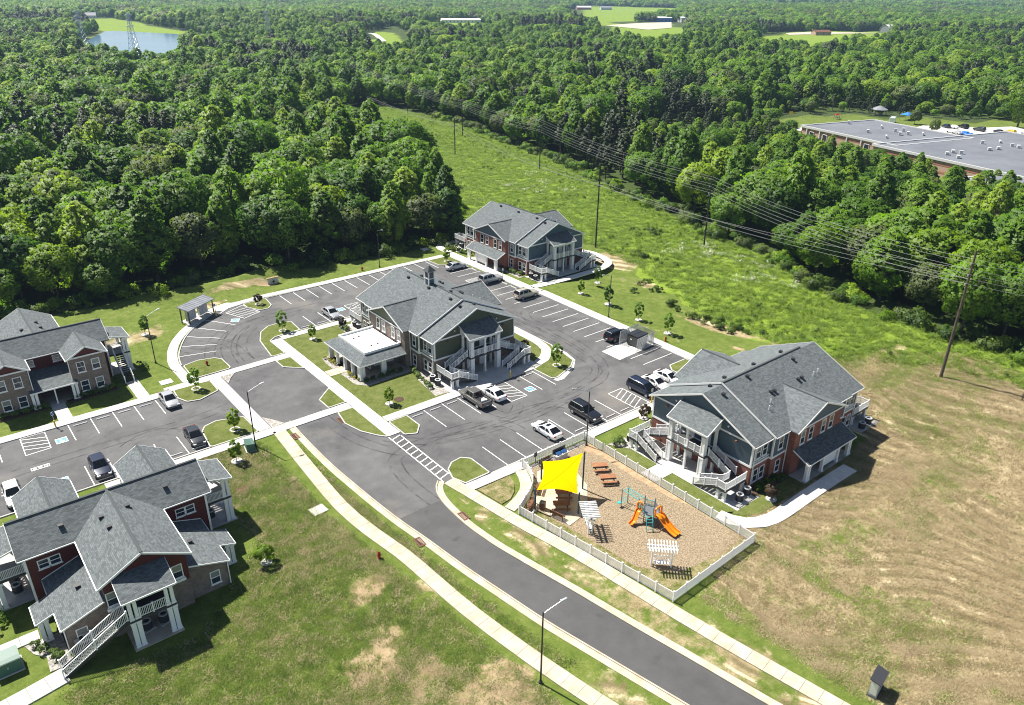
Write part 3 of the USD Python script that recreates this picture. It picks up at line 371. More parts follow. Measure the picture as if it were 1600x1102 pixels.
struct('lawn', MB().prism(Polygon([(43.2, 79.2), (43.2, 80.7), (43.2, 112.6), (43.2, 114.3), (74, 114.3), (76.6, 112), (76.7, 84), (75, 81.2), (72.4, 79.9), (69, 79.2)]), 0.0, 0.07), 'turf', 'mown lawn round the green clubhouse apartments')
struct('kerb', MB().prism(LineString([(43.2, 114.4), (74, 114.4), (76.7, 112), (76.8, 84), (75.9, 81.6)]).buffer(.08), 0, .14), 'concrete', 'kerb on the far and right sides of the clubhouse lawn')
struct('kerb', MB().prism(LineString([(46.4, 79.15), (68.9, 79.15)]).buffer(.08), 0, .15), 'concrete', 'kerb of the front parking row below the green apartments')
kerb('kerb', [(-30, 104.58), (23.3, 104.58)], label='kerb of the parking row before the left rear apartments'); kerb('kerb', [(-30, 87.5), (22.5, 87.5)], label='kerb of the parking row behind the near left apartments')
kerb('kerb', [(46.9, 61.1), (85.3, 61.1)], label='kerb of the playground parking row'); kerb('kerb', [(90.35, 67), (90.35, 104), (89.5, 105), (89.5, 131.7)], label='kerb of the right parking bays'); kerb('kerb', [(48.4, 131.85), (88.9, 131.7)], label='kerb of the top parking row')
kerb('kerb', smooth_line([(27.1, 113), (27.75, 116.3), (29.4, 120.3), (31.4, 123.8), (33.7, 126.5), (36.0, 128.7), (38.6, 130.7)], 4), label='curved kerb of the parking bend by the mail shelter')
# lawn strips round the right apartments
for pts in ([(61.2, 56.6), (64.2, 56.6), (64.2, 50.2), (61.2, 50.2)], [(61.2, 47.6), (64.1, 47.6), (64.1, 38.4), (62.3, 38.4), (61.2, 40)]): struct('lawn', MB().flat(Polygon(pts), 0.035), 'turf', 'strip of green lawn between playground fence and right apartments')
struct('lawn', MB().flat(Polygon([(62.8, 39), (64.2, 37.2), (66, 36.3), (75.2, 36.1), (75.2, 38.6), (68, 39.9), (68, 38.3), (64.1, 38.3)]), 0.035), 'turf', 'green lawn at the near corner of the right apartments')
struct('patio', MB().flat(Polygon([(64.2, 56.4), (64.2, 38.3), (68.4, 38.3), (68.4, 56.4)]), 0.05), 'concrete', 'concrete patio under the porch stairs of the right apartments'); struct('patio', MB().flat(Polygon([(61.2, 50.1), (64.2, 50.1), (64.2, 47.7), (61.2, 47.7)]), 0.05), 'concrete', 'short concrete link from the right apartments to the playground fence')
struct('patio', MB().flat(Polygon([(91.2, 56), (91.2, 38.3), (95.8, 38.3), (95.8, 56)]), 0.05), 'concrete', 'concrete patio behind the right apartments')
struct('patio', MB().flat(Polygon([(54.6, 80.75), (70.6, 80.75), (70.6, 85.6), (54.6, 85.6)]), 0.085), 'concrete', 'concrete patio under the porch stairs of the green apartments'); struct('patio', MB().flat(Polygon([(54.4, 107.6), (71, 107.6), (71, 111.6), (54.4, 111.6)]), 0.085), 'concrete', 'concrete patio behind the green apartments')
struct('patio', MB().flat(Polygon([(94.2, 107.2), (111, 107.2), (111, 111.6), (94.2, 111.6)]), 0.05), 'concrete', 'concrete patio under the porch stairs of the far blue apartments'); struct('patio', MB().flat(Polygon([(94.4, 132.6), (110, 132.6), (110, 137.6), (94.4, 137.6)]), 0.05), 'concrete', 'concrete patio behind the far blue apartments')
for pts, lb in (([(45.2, 102.4), (46.9, 102.4), (47.0, 98.2), (46.4, 97.9), (44.7, 97.9), (44.8, 100.5)], 'rock bed left of the clubhouse entry walk'), ([(44.9, 95.6), (46.6, 95.7), (46.6, 91.6), (54.2, 91.4), (54.2, 90.0), (46.4, 89.7), (45.0, 91.2)], 'rock bed under the clubhouse porch edge'),
                ([(54.2, 90.6), (54.2, 88.6), (53.0, 86.9), (52.3, 81.2), (54.6, 80.9), (54.6, 86), (55.6, 86), (55.6, 90.4)], 'rock bed by the condensers of the green apartments'), ([(52.9, 111.8), (52.6, 109), (54.4, 107.6), (54.4, 111.8)], 'rock bed behind the green apartments')):
    struct('rock_bed', MB().prism(Polygon(pts).buffer(.25).buffer(-.25), 0.0, .1), 'riprap', lb)
for pts, lb in (([(92.7, 111.6), (94.2, 111.6), (94.2, 117), (92.9, 117)], 'rock bed beside the far blue apartments'), ([(112, 110), (114, 109), (114, 114), (111.4, 113)], 'rock bed in the loop walk of the far blue apartments'), ([(-1.7, 65.4), (-1.2, 63.9), (-0.4, 62.9), (-0.5, 60.9), (1.2, 60.9), (1.2, 65.4)], 'rock bed at the corner of the near left apartments'),
                ([(68.0, 40.0), (68.0, 38.6), (74, 38.4), (74, 40)], 'mulched bed under the windows of the right apartments'), ([(62.5, 57.0), (65.5, 57.0), (65.5, 55.3), (64, 54.6)], 'rock bed at the left stair of the right apartments'), ([(10.9, 111.7), (17.6, 112.2), (17.6, 111.0), (11.2, 110.4)], 'mulched bed under the windows of the left rear apartments'), ([(2, 112.2), (8.7, 112.2), (8.7, 110.7), (2, 110.5)], 'mulched bed left of the entry of the left rear apartments')):
    struct('rock_bed', MB().prism(Polygon(pts).buffer(.2).buffer(-.2), 0.0, .08), 'mulch' if 'mulch' in lb else 'riprap', lb)
struct('rock_bed', MB().prism(Polygon([(30.5, 105.7), (32.6, 105.7), (31.6, 104.6), (30.6, 103.0)]), 0, .1), 'riprap', 'gravel corner at the top of the clubhouse court'); struct('rock_bed', MB().prism(Polygon([(30.5, 87.3), (32.3, 87.3), (31.3, 89.4), (30.5, 90.6)]), 0, .1), 'riprap', 'gravel corner at the bottom of the clubhouse court')
# ---------------------------------------------------------------- paint
def line(p, q, w=0.11, name='stall_line', mat='marking', z=0.028):
    p, q = np.array(p, float), np.array(q, float); d = (q - p) / np.linalg.norm(q - p); n = np.array([-d[1], d[0]]) * w / 2
    part(lot, name, MB().quad((*(p - n), z), (*(q - n), z), (*(q + n), z), (*(p + n), z)), mat)
for y in (69.9, 72.55, 77.9, 80.45, 83.1, 85.8, 88.45, 91.1, 93.8, 96.4, 99.1, 101.7, 104.3): line((83.45, y), (90.1 if y < 75 else 89.6, y))
for y in (106.8, 109.5, 119.75, 122.3): line((83.4, y), (89.1, y))
for k in range(13): line((51.0 + 2.7 * k, 126.4), (51.0 + 2.7 * k, 131.6))
for x in (50.1, 52.95, 55.7, 61.0): line((x, 114.5), (x, 119.8))
for p, q in (((35.9, 128.7), (39.4, 123.3)), ((33.4, 126.3), (37.2, 121.6)), ((31.2, 123.4), (35.4, 119.4)), ((29.3, 120), (34.1, 117.4)), ((27.9, 116.4), (33.1, 115.0))): line(p, q)
for x in (48.8, 51.8, 54.5, 57.2, 65.7, 68.3): line((x, 73.4), (x, 78.9))
for x in (49.6, 52.45, 55.2, 57.95, 60.8, 63.7, 66.8, 69.5, 78.0, 80.9, 83.6): line((x, 66.5), (x, 61.3))
for x in (-9.5, -6.8, -4, -1.3, 1.5, 9.65, 12.4, 15.15, 17.9, 20.7): line((x, 99.7), (x, 104.4))
for x in (-9.4, -6.7, -4, -1.2, 3.1, 9.1, 11.7, 14.4, 17.1, 19.95): line((x, 92.7), (x, 87.7))
def tyre(pts, gap=1.5):
    pts = smooth_line(pts, 6)
    for s_ in (-gap / 2, gap / 2):
        c = LineString(pts).parallel_offset(abs(s_), 'left' if s_ > 0 else 'right'); part(lot, 'tyre_mark', MB().flat(c.buffer(.11, cap_style=2), .0242), 'tyre_mark')
for t_ in ([(30.8, 108.5), (31.5, 113), (33.5, 118), (37, 122), (42, 124.5), (50, 125)], [(33.5, 108.5), (34.2, 113.5), (36.6, 118.5), (40.5, 122), (47, 123.4), (58, 123)], [(36, 108.6), (36.3, 112), (38, 116.5), (41.5, 120.6)], [(29.5, 118), (32.5, 116), (35.5, 117.5), (38, 121)], [(31.5, 122), (34, 119.5), (36, 114), (36, 108.5)],
           [(81, 122), (79.5, 110), (79.6, 98), (80, 88)], [(78.2, 122), (78.3, 104), (78.8, 88), (76.5, 73), (66, 70.5)], [(81, 88), (79.5, 76), (74, 70.3), (62, 69.5), (50, 70.5), (44, 72)], [(70, 70), (60, 68.6), (52, 69.5), (45.5, 71.5), (41, 76)], [(60, 72), (57.5, 70.5), (56, 74.5)], [(66, 66.5), (63.5, 69.5), (57, 70.4)], [(86, 96), (83, 97.5), (81, 95), (80.5, 90)],
           [(2, 96), (12, 96.2), (22, 95.8), (28.5, 96.5)], [(14, 94), (18, 95.5), (20.8, 93)], [(43, 70), (40, 73), (37.5, 80), (37, 88)], [(38.5, 60), (38.2, 66), (39.5, 71), (44, 72.2), (52, 71.5)], [(56, 66.5), (55.5, 69), (52, 70.8)]): tyre(t_)
def hatch(corners, n, rev=False):
    A, B, C_, D_ = [np.array(p, float) for p in corners]
    for p, q in ((A, B), (B, C_), (C_, D_), (D_, A)): line(p, q, .1)
    for k in range(1, n + 1):
        t = k / (n + 1); line(A + (D_ - A) * max(t - .12, 0), B + (C_ - B) * min(t + .12, 1), .1)
hatch([(4.1, 104.4), (6.9, 104.4), (6.8, 99.7), (4.0, 99.6)], 4); hatch([(59.95, 78.9), (62.8, 78.9), (62.8, 73.4), (59.95, 73.4)], 5); hatch([(72.35, 61.3), (75.15, 61.3), (75.15, 66.6), (72.35, 66.6)], 5)
hatch([(40.0, 129.4), (43.7, 131.2), (45.0, 126.4), (41.7, 125.1)], 4); hatch([(58.2, 114.6), (61.0, 114.6), (61.0, 119.8), (58.2, 119.8)], 5); hatch([(83.4, 117.1), (89.1, 117.1), (89.1, 114.8), (83.4, 114.8)], 4)
for k in range(11): line((41.45, 64.0 + k * 1.1), (42.85, 64.4 + k * 1.1), .16, 'crossing_bar')
line((41.4, 63.2), (41.4, 75.8), .14, 'crossing_line'); line((42.9, 64.2), (42.9, 75.2), .14, 'crossing_line')
def access_mark(x, y, ang):
    ca, sa = math.cos(math.radians(ang)), math.sin(math.radians(ang)); T = lambda p, z: (x + p[0] * ca - p[1] * sa, y + p[0] * sa + p[1] * ca, z)
    sq = lambda h, z: MB().quad(*[T(p, z) for p in ((-h, -h), (h, -h), (h, h), (-h, h))])
    r = part(lot, 'access_mark', sq(.68, .028), 'marking'); 
    part(r, 'blue_field', sq(.56, .032), 'marking_blue')
    m = MB(); t = np.linspace(-2.6, 1.2, 12)
    for i in range(11): m.quad(*[T(p, .036) for p in ((.3 * math.cos(t[i]) - .04, .3 * math.sin(t[i]) - .14), (.3 * math.cos(t[i + 1]) - .04, .3 * math.sin(t[i + 1]) - .14), (.21 * math.cos(t[i + 1]) - .04, .21 * math.sin(t[i + 1]) - .14), (.21 * math.cos(t[i]) - .04, .21 * math.sin(t[i]) - .14))])
    for p0, p1, w in (((-.1, .3), (-.06, -.04), .09), ((-.08, .1), (.14, .1), .07), ((-.06, -.02), (.2, -.02), .09), ((.2, 0), (.3, -.3), .09)):
        p0, p1 = np.array(p0), np.array(p1); d = (p1 - p0) / np.linalg.norm(p1 - p0); n = np.array([-d[1], d[0]]) * w / 2; m.quad(*[T(q, .036) for q in (p0 - n, p1 - n, p1 + n, p0 + n)])
    t = np.linspace(0, 2 * math.pi, 9)[:-1]; m.poly([T((-.11 + .08 * math.cos(a_), .4 + .08 * math.sin(a_)), .036) for a_ in t])
    part(r, 'wheelchair_symbol', m, 'marking')
for a_ in ((8.2, 100.8, 0), (64.4, 74.6, 0), (40.1, 125.2, 60), (56.9, 118.6, 180), (6.4, 91.0, 180), (84.2, 113, 90)): access_mark(*a_)
for x, y, lb in ((4.9, 95.7, 'ring of painted survey marks in the left car park lane'),):
    g = sbox(-1.0, -.35, 1.0, .35); m = MB().flat(g.difference(g.buffer(-.09)), .028)
    for k in range(3): m.flat(Point(-.6 + .6 * k, 0).buffer(.2).difference(Point(-.6 + .6 * k, 0).buffer(.12)), .028)
    v = m.done()[0]; p = free(lot, 'drain_mark'); mm = MB().raw(v + [x, y, 0], m.done()[1]); put(p, mm, 'marking')

# ---------------------------------------------------------------- building pieces
def roof_plane(b, pts, name='roof_slope', mat='shingle', th=0.13, ridge=None):
    P_ = np.array(pts, float); n = np.cross(P_[1] - P_[0], P_[2] - P_[0]); n /= np.linalg.norm(n)
    if n[2] < 0: P_ = P_[::-1]; n = -n
    u = np.cross([0, 0, 1.0], n); u = u / np.linalg.norm(u) if np.linalg.norm(u) > 1e-3 else np.array([1.0, 0, 0]); v = np.cross(n, u)
    m = MB(); uv = np.stack([P_ @ u, P_ @ v], 1); m.poly(P_, uv + 0.001)
    Q = P_ - [0, 0, th]; k = len(P_); m.poly(Q[::-1])
    for i in range(k): m.quad(Q[i], Q[(i + 1) % k], P_[(i + 1) % k], P_[i])
    return part(b, name, m, mat)
def trim(b, segs, name='fascia', mat='white', w=0.05, h=0.2):
    for p, q in segs: part(b, name, MB().bar(p, q, w, h), mat)
def window(b, c, nrm, w=0.95, hgt=1.75, blind=False):
    """A white sash window on a wall with outward normal nrm (unit, horizontal), centred on c."""
    c = np.array(c, float); n = np.array([nrm[0], nrm[1], 0.0]); t = np.array([-n[1], n[0], 0.0]); up = np.array([0, 0, 1.0]); fw = 0.085
    Bx = lambda m, du, dv, su, sv, d0, d1: m.raw([c + t * (du + i * su / 2) + up * (dv + j * sv / 2) + n * d for d in (d0, d1) for i, j in ((-1, -1), (1, -1), (1, 1), (-1, 1))],
        [[4, 5, 6], [4, 6, 7], [0, 1, 5], [0, 5, 4], [1, 2, 6], [1, 6, 5], [2, 3, 7], [2, 7, 6], [3, 0, 4], [3, 4, 7]])
    m = MB()
    for du in (-1, 1): Bx(m, du * (w / 2 - fw / 2), 0, fw, hgt, 0.0, .07)
    for dv in (-1, 1): Bx(m, 0, dv * (hgt / 2 - fw / 2), w - 2 * fw, fw, 0.0, .068)
    Bx(m, 0, 0, w - 2 * fw, .07, 0.0, .06); Bx(m, 0, -hgt / 2 - .05, w + .12, .09, 0.0, .11)
    r = part(b, 'window', m, 'vinyl')
    for j, dv in enumerate((hgt / 4 - .01, -hgt / 4 + .01)):
        g = MB(); Bx(g, 0, dv, w - 2 * fw, hgt / 2 - fw - .02, .015, .03); part(r, 'pane', g, 'pane_blind' if blind and j == 0 else 'pane')
def wall_prism(b, poly, z0, z1, mat, name): return part(b, name, MB().prism(poly, z0, z1), mat)
def gable_wall(b, p0, p1, z0, z1, apex, mat, name='gable_wall', th=0.12, inward=(0, 0)):
    p0, p1, ap = np.array(p0, float), np.array(p1, float), np.array(apex, float); iw = np.array([*inward, 0]) * th; A = [(*p0, z0), (*p1, z0), (*p1, z1), ap, (*p0, z1)]; A = [np.array(a) for a in A]; Bk = [a + iw for a in A]
    m = MB().poly(A).poly(Bk[::-1])
    for i in range(5): m.quad(A[i], Bk[i], Bk[(i + 1) % 5], A[(i + 1) % 5])
    return part(b, name, m, mat)
def column(b, x, y, z0, z1, w=0.5, name='column'):
    m = MB().b2(x - w / 2, x + w / 2, y - w / 2, y + w / 2, z0, z1).box((x, y, z0 + .12), (w + .1, w + .1, .24)).box((x, y, z1 - .1), (w + .1, w + .1, .2))
    if w > .4:
        for sx in (-1, 1):
            for sy in (-1, 1): m.box((x + sx * w * .45, y + sy * w * .45, (z0 + z1) / 2), (w * .22, w * .22, z1 - z0 - .5))
    return part(b, name, m, 'white')
POSTS = set()
def rail(b, p, q, h=1.0, step=0.13, name='railing', posts=True):
    p, q = np.array(p, float), np.array(q, float); up = np.array([0, 0, 1.0]); m = MB().bar(p + up * h, q + up * h, .09, .06).bar(p + up * .12, q + up * .12, .06, .06); L = np.linalg.norm((q - p)[:2]); n = max(2, int(L / step))
    for i in range(1, n):
        a = p + (q - p) * i / n; m.bar(a + up * .13, a + up * (h - .02), .045, .045)
    r = part(b, name, m, 'vinyl')
    if posts:
        for a in (p, q):
          k_ = (b, *(int(round(c * 10)) for c in a))
          if any((b, k_[1] + i, k_[2] + j, k_[3] + l) in POSTS for i in (-1, 0, 1) for j in (-1, 0, 1) for l in (-1, 0, 1)): continue
          POSTS.add(k_); part(r, 'rail_post', MB().box((a[0], a[1], a[2] + h / 2 + .03), (.11, .11, h + .12)).box((a[0], a[1], a[2] + h + .1), (.15, .15, .05)), 'vinyl')
def flight(b, p, q, wdir, w, n, name='stair', rails=True, sides=(-1, 1)):
    """A straight flight from the upper middle p to the lower middle q; wdir is its horizontal width direction."""
    p, q = np.array(p, float), np.array(q, float); wd = np.array([*wdir, 0.0]); d = q - p; dh = np.array([d[0], d[1], 0]); dh /= np.linalg.norm(dh)
    run = np.linalg.norm(d[:2]) / n; rise = (p[2] - q[2]) / n; ang = math.atan2(dh[1], dh[0])
    r = part(b, name, MB().bar(p + wd * w / 2 - [0, 0, .2], q + wd * w / 2 - [0, 0, .05], .06, .3).bar(p - wd * w / 2 - [0, 0, .2], q - wd * w / 2 - [0, 0, .05], .06, .3), 'deck_dark')
    for k in range(n):
        c = p + dh * run * (k + .5) - [0, 0, rise * (k + 1) - rise * .0]; part(r, 'tread', MB().box((c[0], c[1], c[2] + .0), (run + .03, w - .08, .05), ang), 'deck_dark')
    if rails:
        for s_ in sides:
            o = wd * s_ * w / 2; mid = (p + q) / 2; rail(b, p + o, mid + o); rail(b, mid + o, q + o)
def downpipe(b, x, y, z1, z0=0.1): return part(b, 'downpipe', MB().bar((x, y, z1), (x, y, z0), .09, .09), 'vinyl')
def roof_vent(b, p, pipe=False):
    p = np.array(p, float); part(b, 'vent_pipe' if pipe else 'roof_vent', MB().cyl(p[0], p[1], p[2] - .1, p[2] + (.55 if pipe else .3), .06 if pipe else .07) if pipe else MB().box(p + [0, 0, .1], (.38, .34, .22)).box(p + [0, 0, .25], (.46, .42, .05)), 'vinyl' if pipe else 'black_metal')

# ---------------------------------------------------------------- the long apartment type with stairs at both ends
def long_block(label, loc, rot, L, brickm, sidingm, porch_side, clubhouse=False, cupola=False):
    b = thing('apartment_building', label, 'apartment building', loc, rot)
    e0, e1 = 3.5, L - 3.5; g0, g1 = (L / 2 - 5.1), (L / 2 + 5.1); gm = L / 2
    R = lambda s0, s1, t: sbox(s0, -t, s1, t)
    lower = unary_union([R(0, L, 7.5), R(e0, e1, 7.9), R(g0, g1, 8.9)]); wall_prism(b, lower, 0, 3.0, brickm, 'brick_wall'); wall_prism(b, R(g0, g1, 8.9), 3.0, 6.12, brickm, 'brick_wall')
    wall_prism(b, unary_union([R(0, L, 7.5), R(e0, e1, 7.9)]).difference(R(g0 + .02, g1 - .02, 8.9)), 3.0, 6.2, sidingm, 'siding_wall')
    zr, sl = 10.05, .455; zf = lambda t: zr - sl * abs(t); z2 = lambda t: zf(t) - .32
    band = unary_union([R(0, L, 7.5), R(e0, e1, 7.9)]).buffer(.05, join_style=2).difference(unary_union([R(.1, L - .1, 7.4)])).difference(R(g0 - .02, g1 + .02, 12))
    part(b, 'trim_band', MB().prism(band, 2.98, 3.24), 'white')
    for s_, o in ((0, -1), (L, 1)):
        gable_wall(b, (s_, -7.5), (s_, 7.5), 6.15, 6.2, (s_, 0, zr - .42), sidingm, inward=(-o, 0))
        part(b, 'gable_trim', MB().bar((s_ + o * .04, -7.5, 6.12), (s_ + o * .04, 7.5, 6.12), .06, .22), 'white')
        for k in (-1, 1): part(b, 'corner_board', MB().b2(s_ + o * .05, s_ - o * .16, k * 7.34, k * 7.55, 3.24, 6.02), 'white'); downpipe(b, s_ - o * .35, k * 7.6, 6.0)
        for k in (-1, 1):
            part(b, 'wall_light', MB().mesh(trimesh.creation.icosphere(1, .13), trimesh.transformations.translation_matrix((s_ + o * .12, k * 3.9, 6.95))), 'white')
            part(b, 'wall_lamp', MB().box((s_ + o * .15, k * 5.2, 5.6), (.28, .22, .2)), 'rust')
    for s_, o in ((e0, -1), (e1, 1)):
        for k in (-1, 1): part(b, 'corner_board', MB().b2(s_ + o * .05, s_ - o * .14, k * 7.76, k * 7.95, 3.24, 6.15), 'white')
        gable_wall(b, (s_, -7.9), (s_, 7.9), 6.05, 6.3, (s_, 0, zr - .15), sidingm, inward=(-o, 0))
    # roofs
    m0, m1 = e0 - .35, e1 + .35
    for k in (-1, 1):
        ge = 6.24; tv = (zr - ge) / sl; tr = (zr - 8.6) / sl
        roof_plane(b, [(m0, k * 8.3, zf(8.3)), (m1, k * 8.3, zf(8.3)), (m1, 0, zr), (m0, 0, zr)])
        for a0, a1 in ((-.45, m0 + .1), (m1 - .1, L + .45)): roof_plane(b, [(a0, k * 7.95, z2(7.95)), (a1, k * 7.95, z2(7.95)), (a1, 0, z2(0)), (a0, 0, z2(0))])
        for ss, sg in ((g0 - .4, 1), (g1 + .4, -1)): roof_plane(b, [(ss, k * 9.35, ge), (ss, k * tv, ge), (gm, k * tr, 8.62), (gm, k * 9.35, 8.62)])
        gable_wall(b, (g0, k * 8.9), (g1, k * 8.9), 6.12, 6.2, (gm, k * 8.9, 8.42), sidingm, inward=(0, -k))
        part(b, 'gable_trim', MB().bar((g0 - .05, k * 8.95, 6.08), (g1 + .05, k * 8.95, 6.08), .08, .2), 'white')
        trim(b, [((m0, k * 8.34, zf(8.34) - .1), (g0 - .4, k * 8.34, zf(8.34) - .1)), ((g1 + .4, k * 8.34, zf(8.34) - .1), (m1, k * 8.34, zf(8.34) - .1))], 'gutter', 'white', .1, .13)
        trim(b, [((-.45, k * 7.99, z2(7.99) - .1), (m0 - .03, k * 7.99, z2(7.99) - .1)), ((m1 + .03, k * 7.99, z2(7.99) - .1), (L + .45, k * 7.99, z2(7.99) - .1))], 'gutter', 'white', .1, .13)
        trim(b, [((ss, k * 9.38, ge - .08), (gm, k * 9.38, 8.54)) for ss in (g0 - .4, g1 + .4)], 'rake_board', 'white', .05, .2)
        for s_ in (m0 - .03,): trim(b, [((s_, k * 8.3, zf(8.3) - .08), (s_, 0, zr - .08))], 'rake_board', 'white', .05, .22)
        for s_ in (-.48, L + .48): trim(b, [((s_, k * 7.95, z2(7.95) - .08), (s_, 0, z2(0) - .08))], 'rake_board', 'white', .05, .2)
        downpipe(b, g0 - .1, k * 8.05, 6.0); downpipe(b, g1 + .1, k * 8.05, 6.0)
        part(b, 'ridge_cap', MB().bar((gm, k * 9.35, 8.64), (gm, k * (tr + .1), 8.64), .24, .04), 'shingle')
        # windows of this long side
        i = 0
        for zc, hh in ((4.75, 1.75), (1.55, 1.75)):
            for s_ in (1.15, 2.4, L - 1.15, L - 2.4): window(b, (s_, k * 7.5, zc), (0, k), blind=(i % 3 == 0)); i += 1
            for s_ in ((e0 + g0) / 2 + .1, (e1 + g1) / 2 - .1): window(b, (s_, k * 7.9, zc), (0, k), blind=(i % 4 == 0)); i += 1
            if zc > 3:
                for s_ in (gm - 3.5, gm - 1.8, gm + 1.0, gm + 2.7): window(b, (s_, k * 8.9, 4.85), (0, k), .95, 1.85, blind=(i % 2 == 0)); i += 1
        [part(b, 'window_ledge', MB().b2(*v, k * 7.5, k * 7.62, 3.5, 3.62), 'white') for v in ((.3, e0 - .1), (L - .3, e1 + .1))]
    part(b, 'ridge_cap', MB().bar((m0, 0, zr + .02), (m1, 0, zr + .02), .26, .05), 'shingle')
    for s_, t in ((7.3, -.7), (14.1, -3.7), (14.9, -3.7), (8.4, -3.6), (9.0, -3.65), (2.0, -1.2), (5.0, 1.0), (11, 1.0), (17, 1.0), (19.0, -1.0), (2.4, 1.1), (16.5, -1.2)): 
        if s_ < L - 4: roof_vent(b, (s_, t, (z2(t) if s_ < 3 else zf(t)) + .0))
    for s_, t in ((6.9, -4.6), (5.8, -5.2), (17.1, -4.0), (18.2, -3.9)):
        if s_ < L - 4: roof_vent(b, (s_, t, zf(t)), True)
    # porch and its two switchback stairs at each end
    def porch(S, o):
        X = lambda s_: S + o * s_                                            # outward distance -> s
        dk = part(b, 'porch_deck', MB().b2(X(0), X(2.6), -2.9, 2.9, 2.86, 3.1), 'deck_dark')
        roof_plane(b, [(X(2.75), -3.05, 6.12), (X(2.75), 3.05, 6.12), (X(0), 3.05, 7.65), (X(0), -3.05, 7.65)], 'porch_roof')
        trim(b, [((X(2.78), -3.05, 6.02), (X(2.78), 3.05, 6.02)), ((X(2.75), -3.08, 6.02), (X(0), -3.08, 7.55)), ((X(2.75), 3.08, 6.02), (X(0), 3.08, 7.55))], 'fascia', 'white', .05, .2)
        part(b, 'porch_beam', MB().b2(X(2.15), X(2.5), -2.85, 2.85, 5.6, 5.95), 'white')
        for k in (-1, 1):
            part(b, 'porch_cheek', MB().raw([(X(0), k * 2.86, 6.1), (X(2.4), k * 2.86, 6.1), (X(0), k * 2.86, 7.45), (X(0), k * 2.76, 6.1), (X(2.4), k * 2.76, 6.1), (X(0), k * 2.76, 7.45)], [[0, 1, 2], [3, 5, 4], [0, 3, 4], [0, 4, 1], [1, 4, 5], [1, 5, 2]]), 'white')
            column(b, X(2.3), k * 2.45, 0, 2.86, .62); column(b, X(2.3), k * 2.45, 3.1, 5.6, .5); column(b, X(.35), k * 2.6, 0, 2.86, .3); column(b, X(.35), k * 2.6, 3.1, 6.1, .3)
            rail(b, (X(2.45), k * .2, 3.1), (X(2.45), k * 1.25, 3.1)); rail(b, (X(2.45), k * 1.25, 3.1), (X(2.45), k * 2.15, 3.1))
            zl = 1.6
            flight(b, (X(1.25), k * 2.9, 3.1), (X(1.25), k * 6.1, zl), (1, 0), 1.25, 8)
            part(b, 'landing', MB().b2(X(.45), X(4.3), k * 6.1, k * 7.45, zl - .25, zl), 'deck_dark')
            for p, q in (((X(4.25), k * 7.4, zl), (X(2.4), k * 7.4, zl)), ((X(2.4), k * 7.4, zl), (X(.5), k * 7.4, zl)), ((X(4.25), k * 7.4, zl), (X(4.25), k * 6.15, zl))): rail(b, p, q)
            rail(b, (X(1.9), k * 6.12, zl), (X(2.95), k * 6.12, zl))
            flight(b, (X(3.6), k * 6.1, zl), (X(3.6), k * 2.9, .05), (1, 0), 1.25, 8)
            for s_, t in ((4.0, 7.2), (4.0, 6.3), (.7, 7.2)): column(b, X(s_), k * t, 0, zl - .25, .34)
        column(b, X(2.35), 0, 0, 2.86, .26); column(b, X(2.35), 0, 3.1, 5.6, .26)
        for t in (-1.2, 1.2): part(b, 'door', MB().b2(X(.0), X(.06), t - .5, t + .5, 3.12, 5.2), 'white'); part(b, 'door', MB().b2(X(.0), X(.06), t - .5, t + .5, .02, 2.1), 'white')
    porch(0, -1); porch(L, 1)
    # side entry shed along the cross gable
    k = porch_side
    if k and not clubhouse:
        roof_plane(b, [(g0, k * 11.2, 2.62), (g1 + .4, k * 11.2, 2.62), (g1 + .4, k * 8.92, 3.7), (g0, k * 8.92, 3.7)], 'porch_roof')
        trim(b, [((g0, k * 11.24, 2.54), (g1 + .4, k * 11.24, 2.54)), ((g0 - .03, k * 11.2, 2.54), (g0 - .03, k * 8.92, 3.62)), ((g1 + .43, k * 11.2, 2.54), (g1 + .43, k * 8.92, 3.62))], 'fascia', 'white', .06, .16)
        part(b, 'porch_beam', MB().b2(g0 + .2, g1, k * 10.7, k * 10.95, 2.2, 2.45), 'white')
        for s_ in (g0 + .5, g0 + .95, g1 - .5, g1 - .05, gm + 2.2, gm - 1.2): column(b, s_, k * 10.8, 0, 2.2, .34)
        part(b, 'entry_panel', MB().b2(gm - .9, gm + 2.0, k * 10.5, k * 10.75, .5, 2.2), 'white'); part(b, 'panel_vent', MB().b2(gm - .6, gm + .5, k * 10.75, k * 10.78, .25, .48).b2(gm + .7, gm + 1.7, k * 10.75, k * 10.78, .25, .48), 'dark_metal')
        part(b, 'entry_door', MB().b2(gm - 3.2, gm - 2.2, k * 8.9, k * 8.96, .02, 2.1), 'dark_metal'); part(b, 'porch_floor', MB().b2(g0, g1 + .3, k * 8.92, k * 11.1, .02, .07), 'concrete')
    if clubhouse:
        y1, y0 = 9.0, 16.6; s0, s1 = g0 - .1, g1 + .1                            # out from the long side towards +t
        wall_prism(b, sbox(s0 + 2.2, 8.9, s1 - .4, 13.9), 0, 3.0, brickm, 'brick_wall')
        ft = [(s0 + 1.5, 8.95), (s1 - .6, 8.95), (s1 - .6, 15.0), (s0 + 1.5, 15.0)]; sk = lambda p, z: (p[0], p[1], z)
        o1, o2, o3, o4 = (s0 - .3, 8.95), (s1 + .6, 8.95), (s1 + .6, y0 + .3), (s0 - .3, y0 + .3)
        for A, B, C_, D_ in ((o1, o4, ft[3], ft[0]), (o4, o3, ft[2], ft[3]), (o3, o2, ft[1], ft[2])): roof_plane(b, [sk(A, 2.7), sk(B, 2.7), sk(C_, 3.4), sk(D_, 3.4)], 'porch_roof')
        part(b, 'flat_roof', MB().b2(ft[0][0] + .25, ft[1][0] - .25, 9.1, 14.75, 3.2, 3.45), 'roof_membrane')
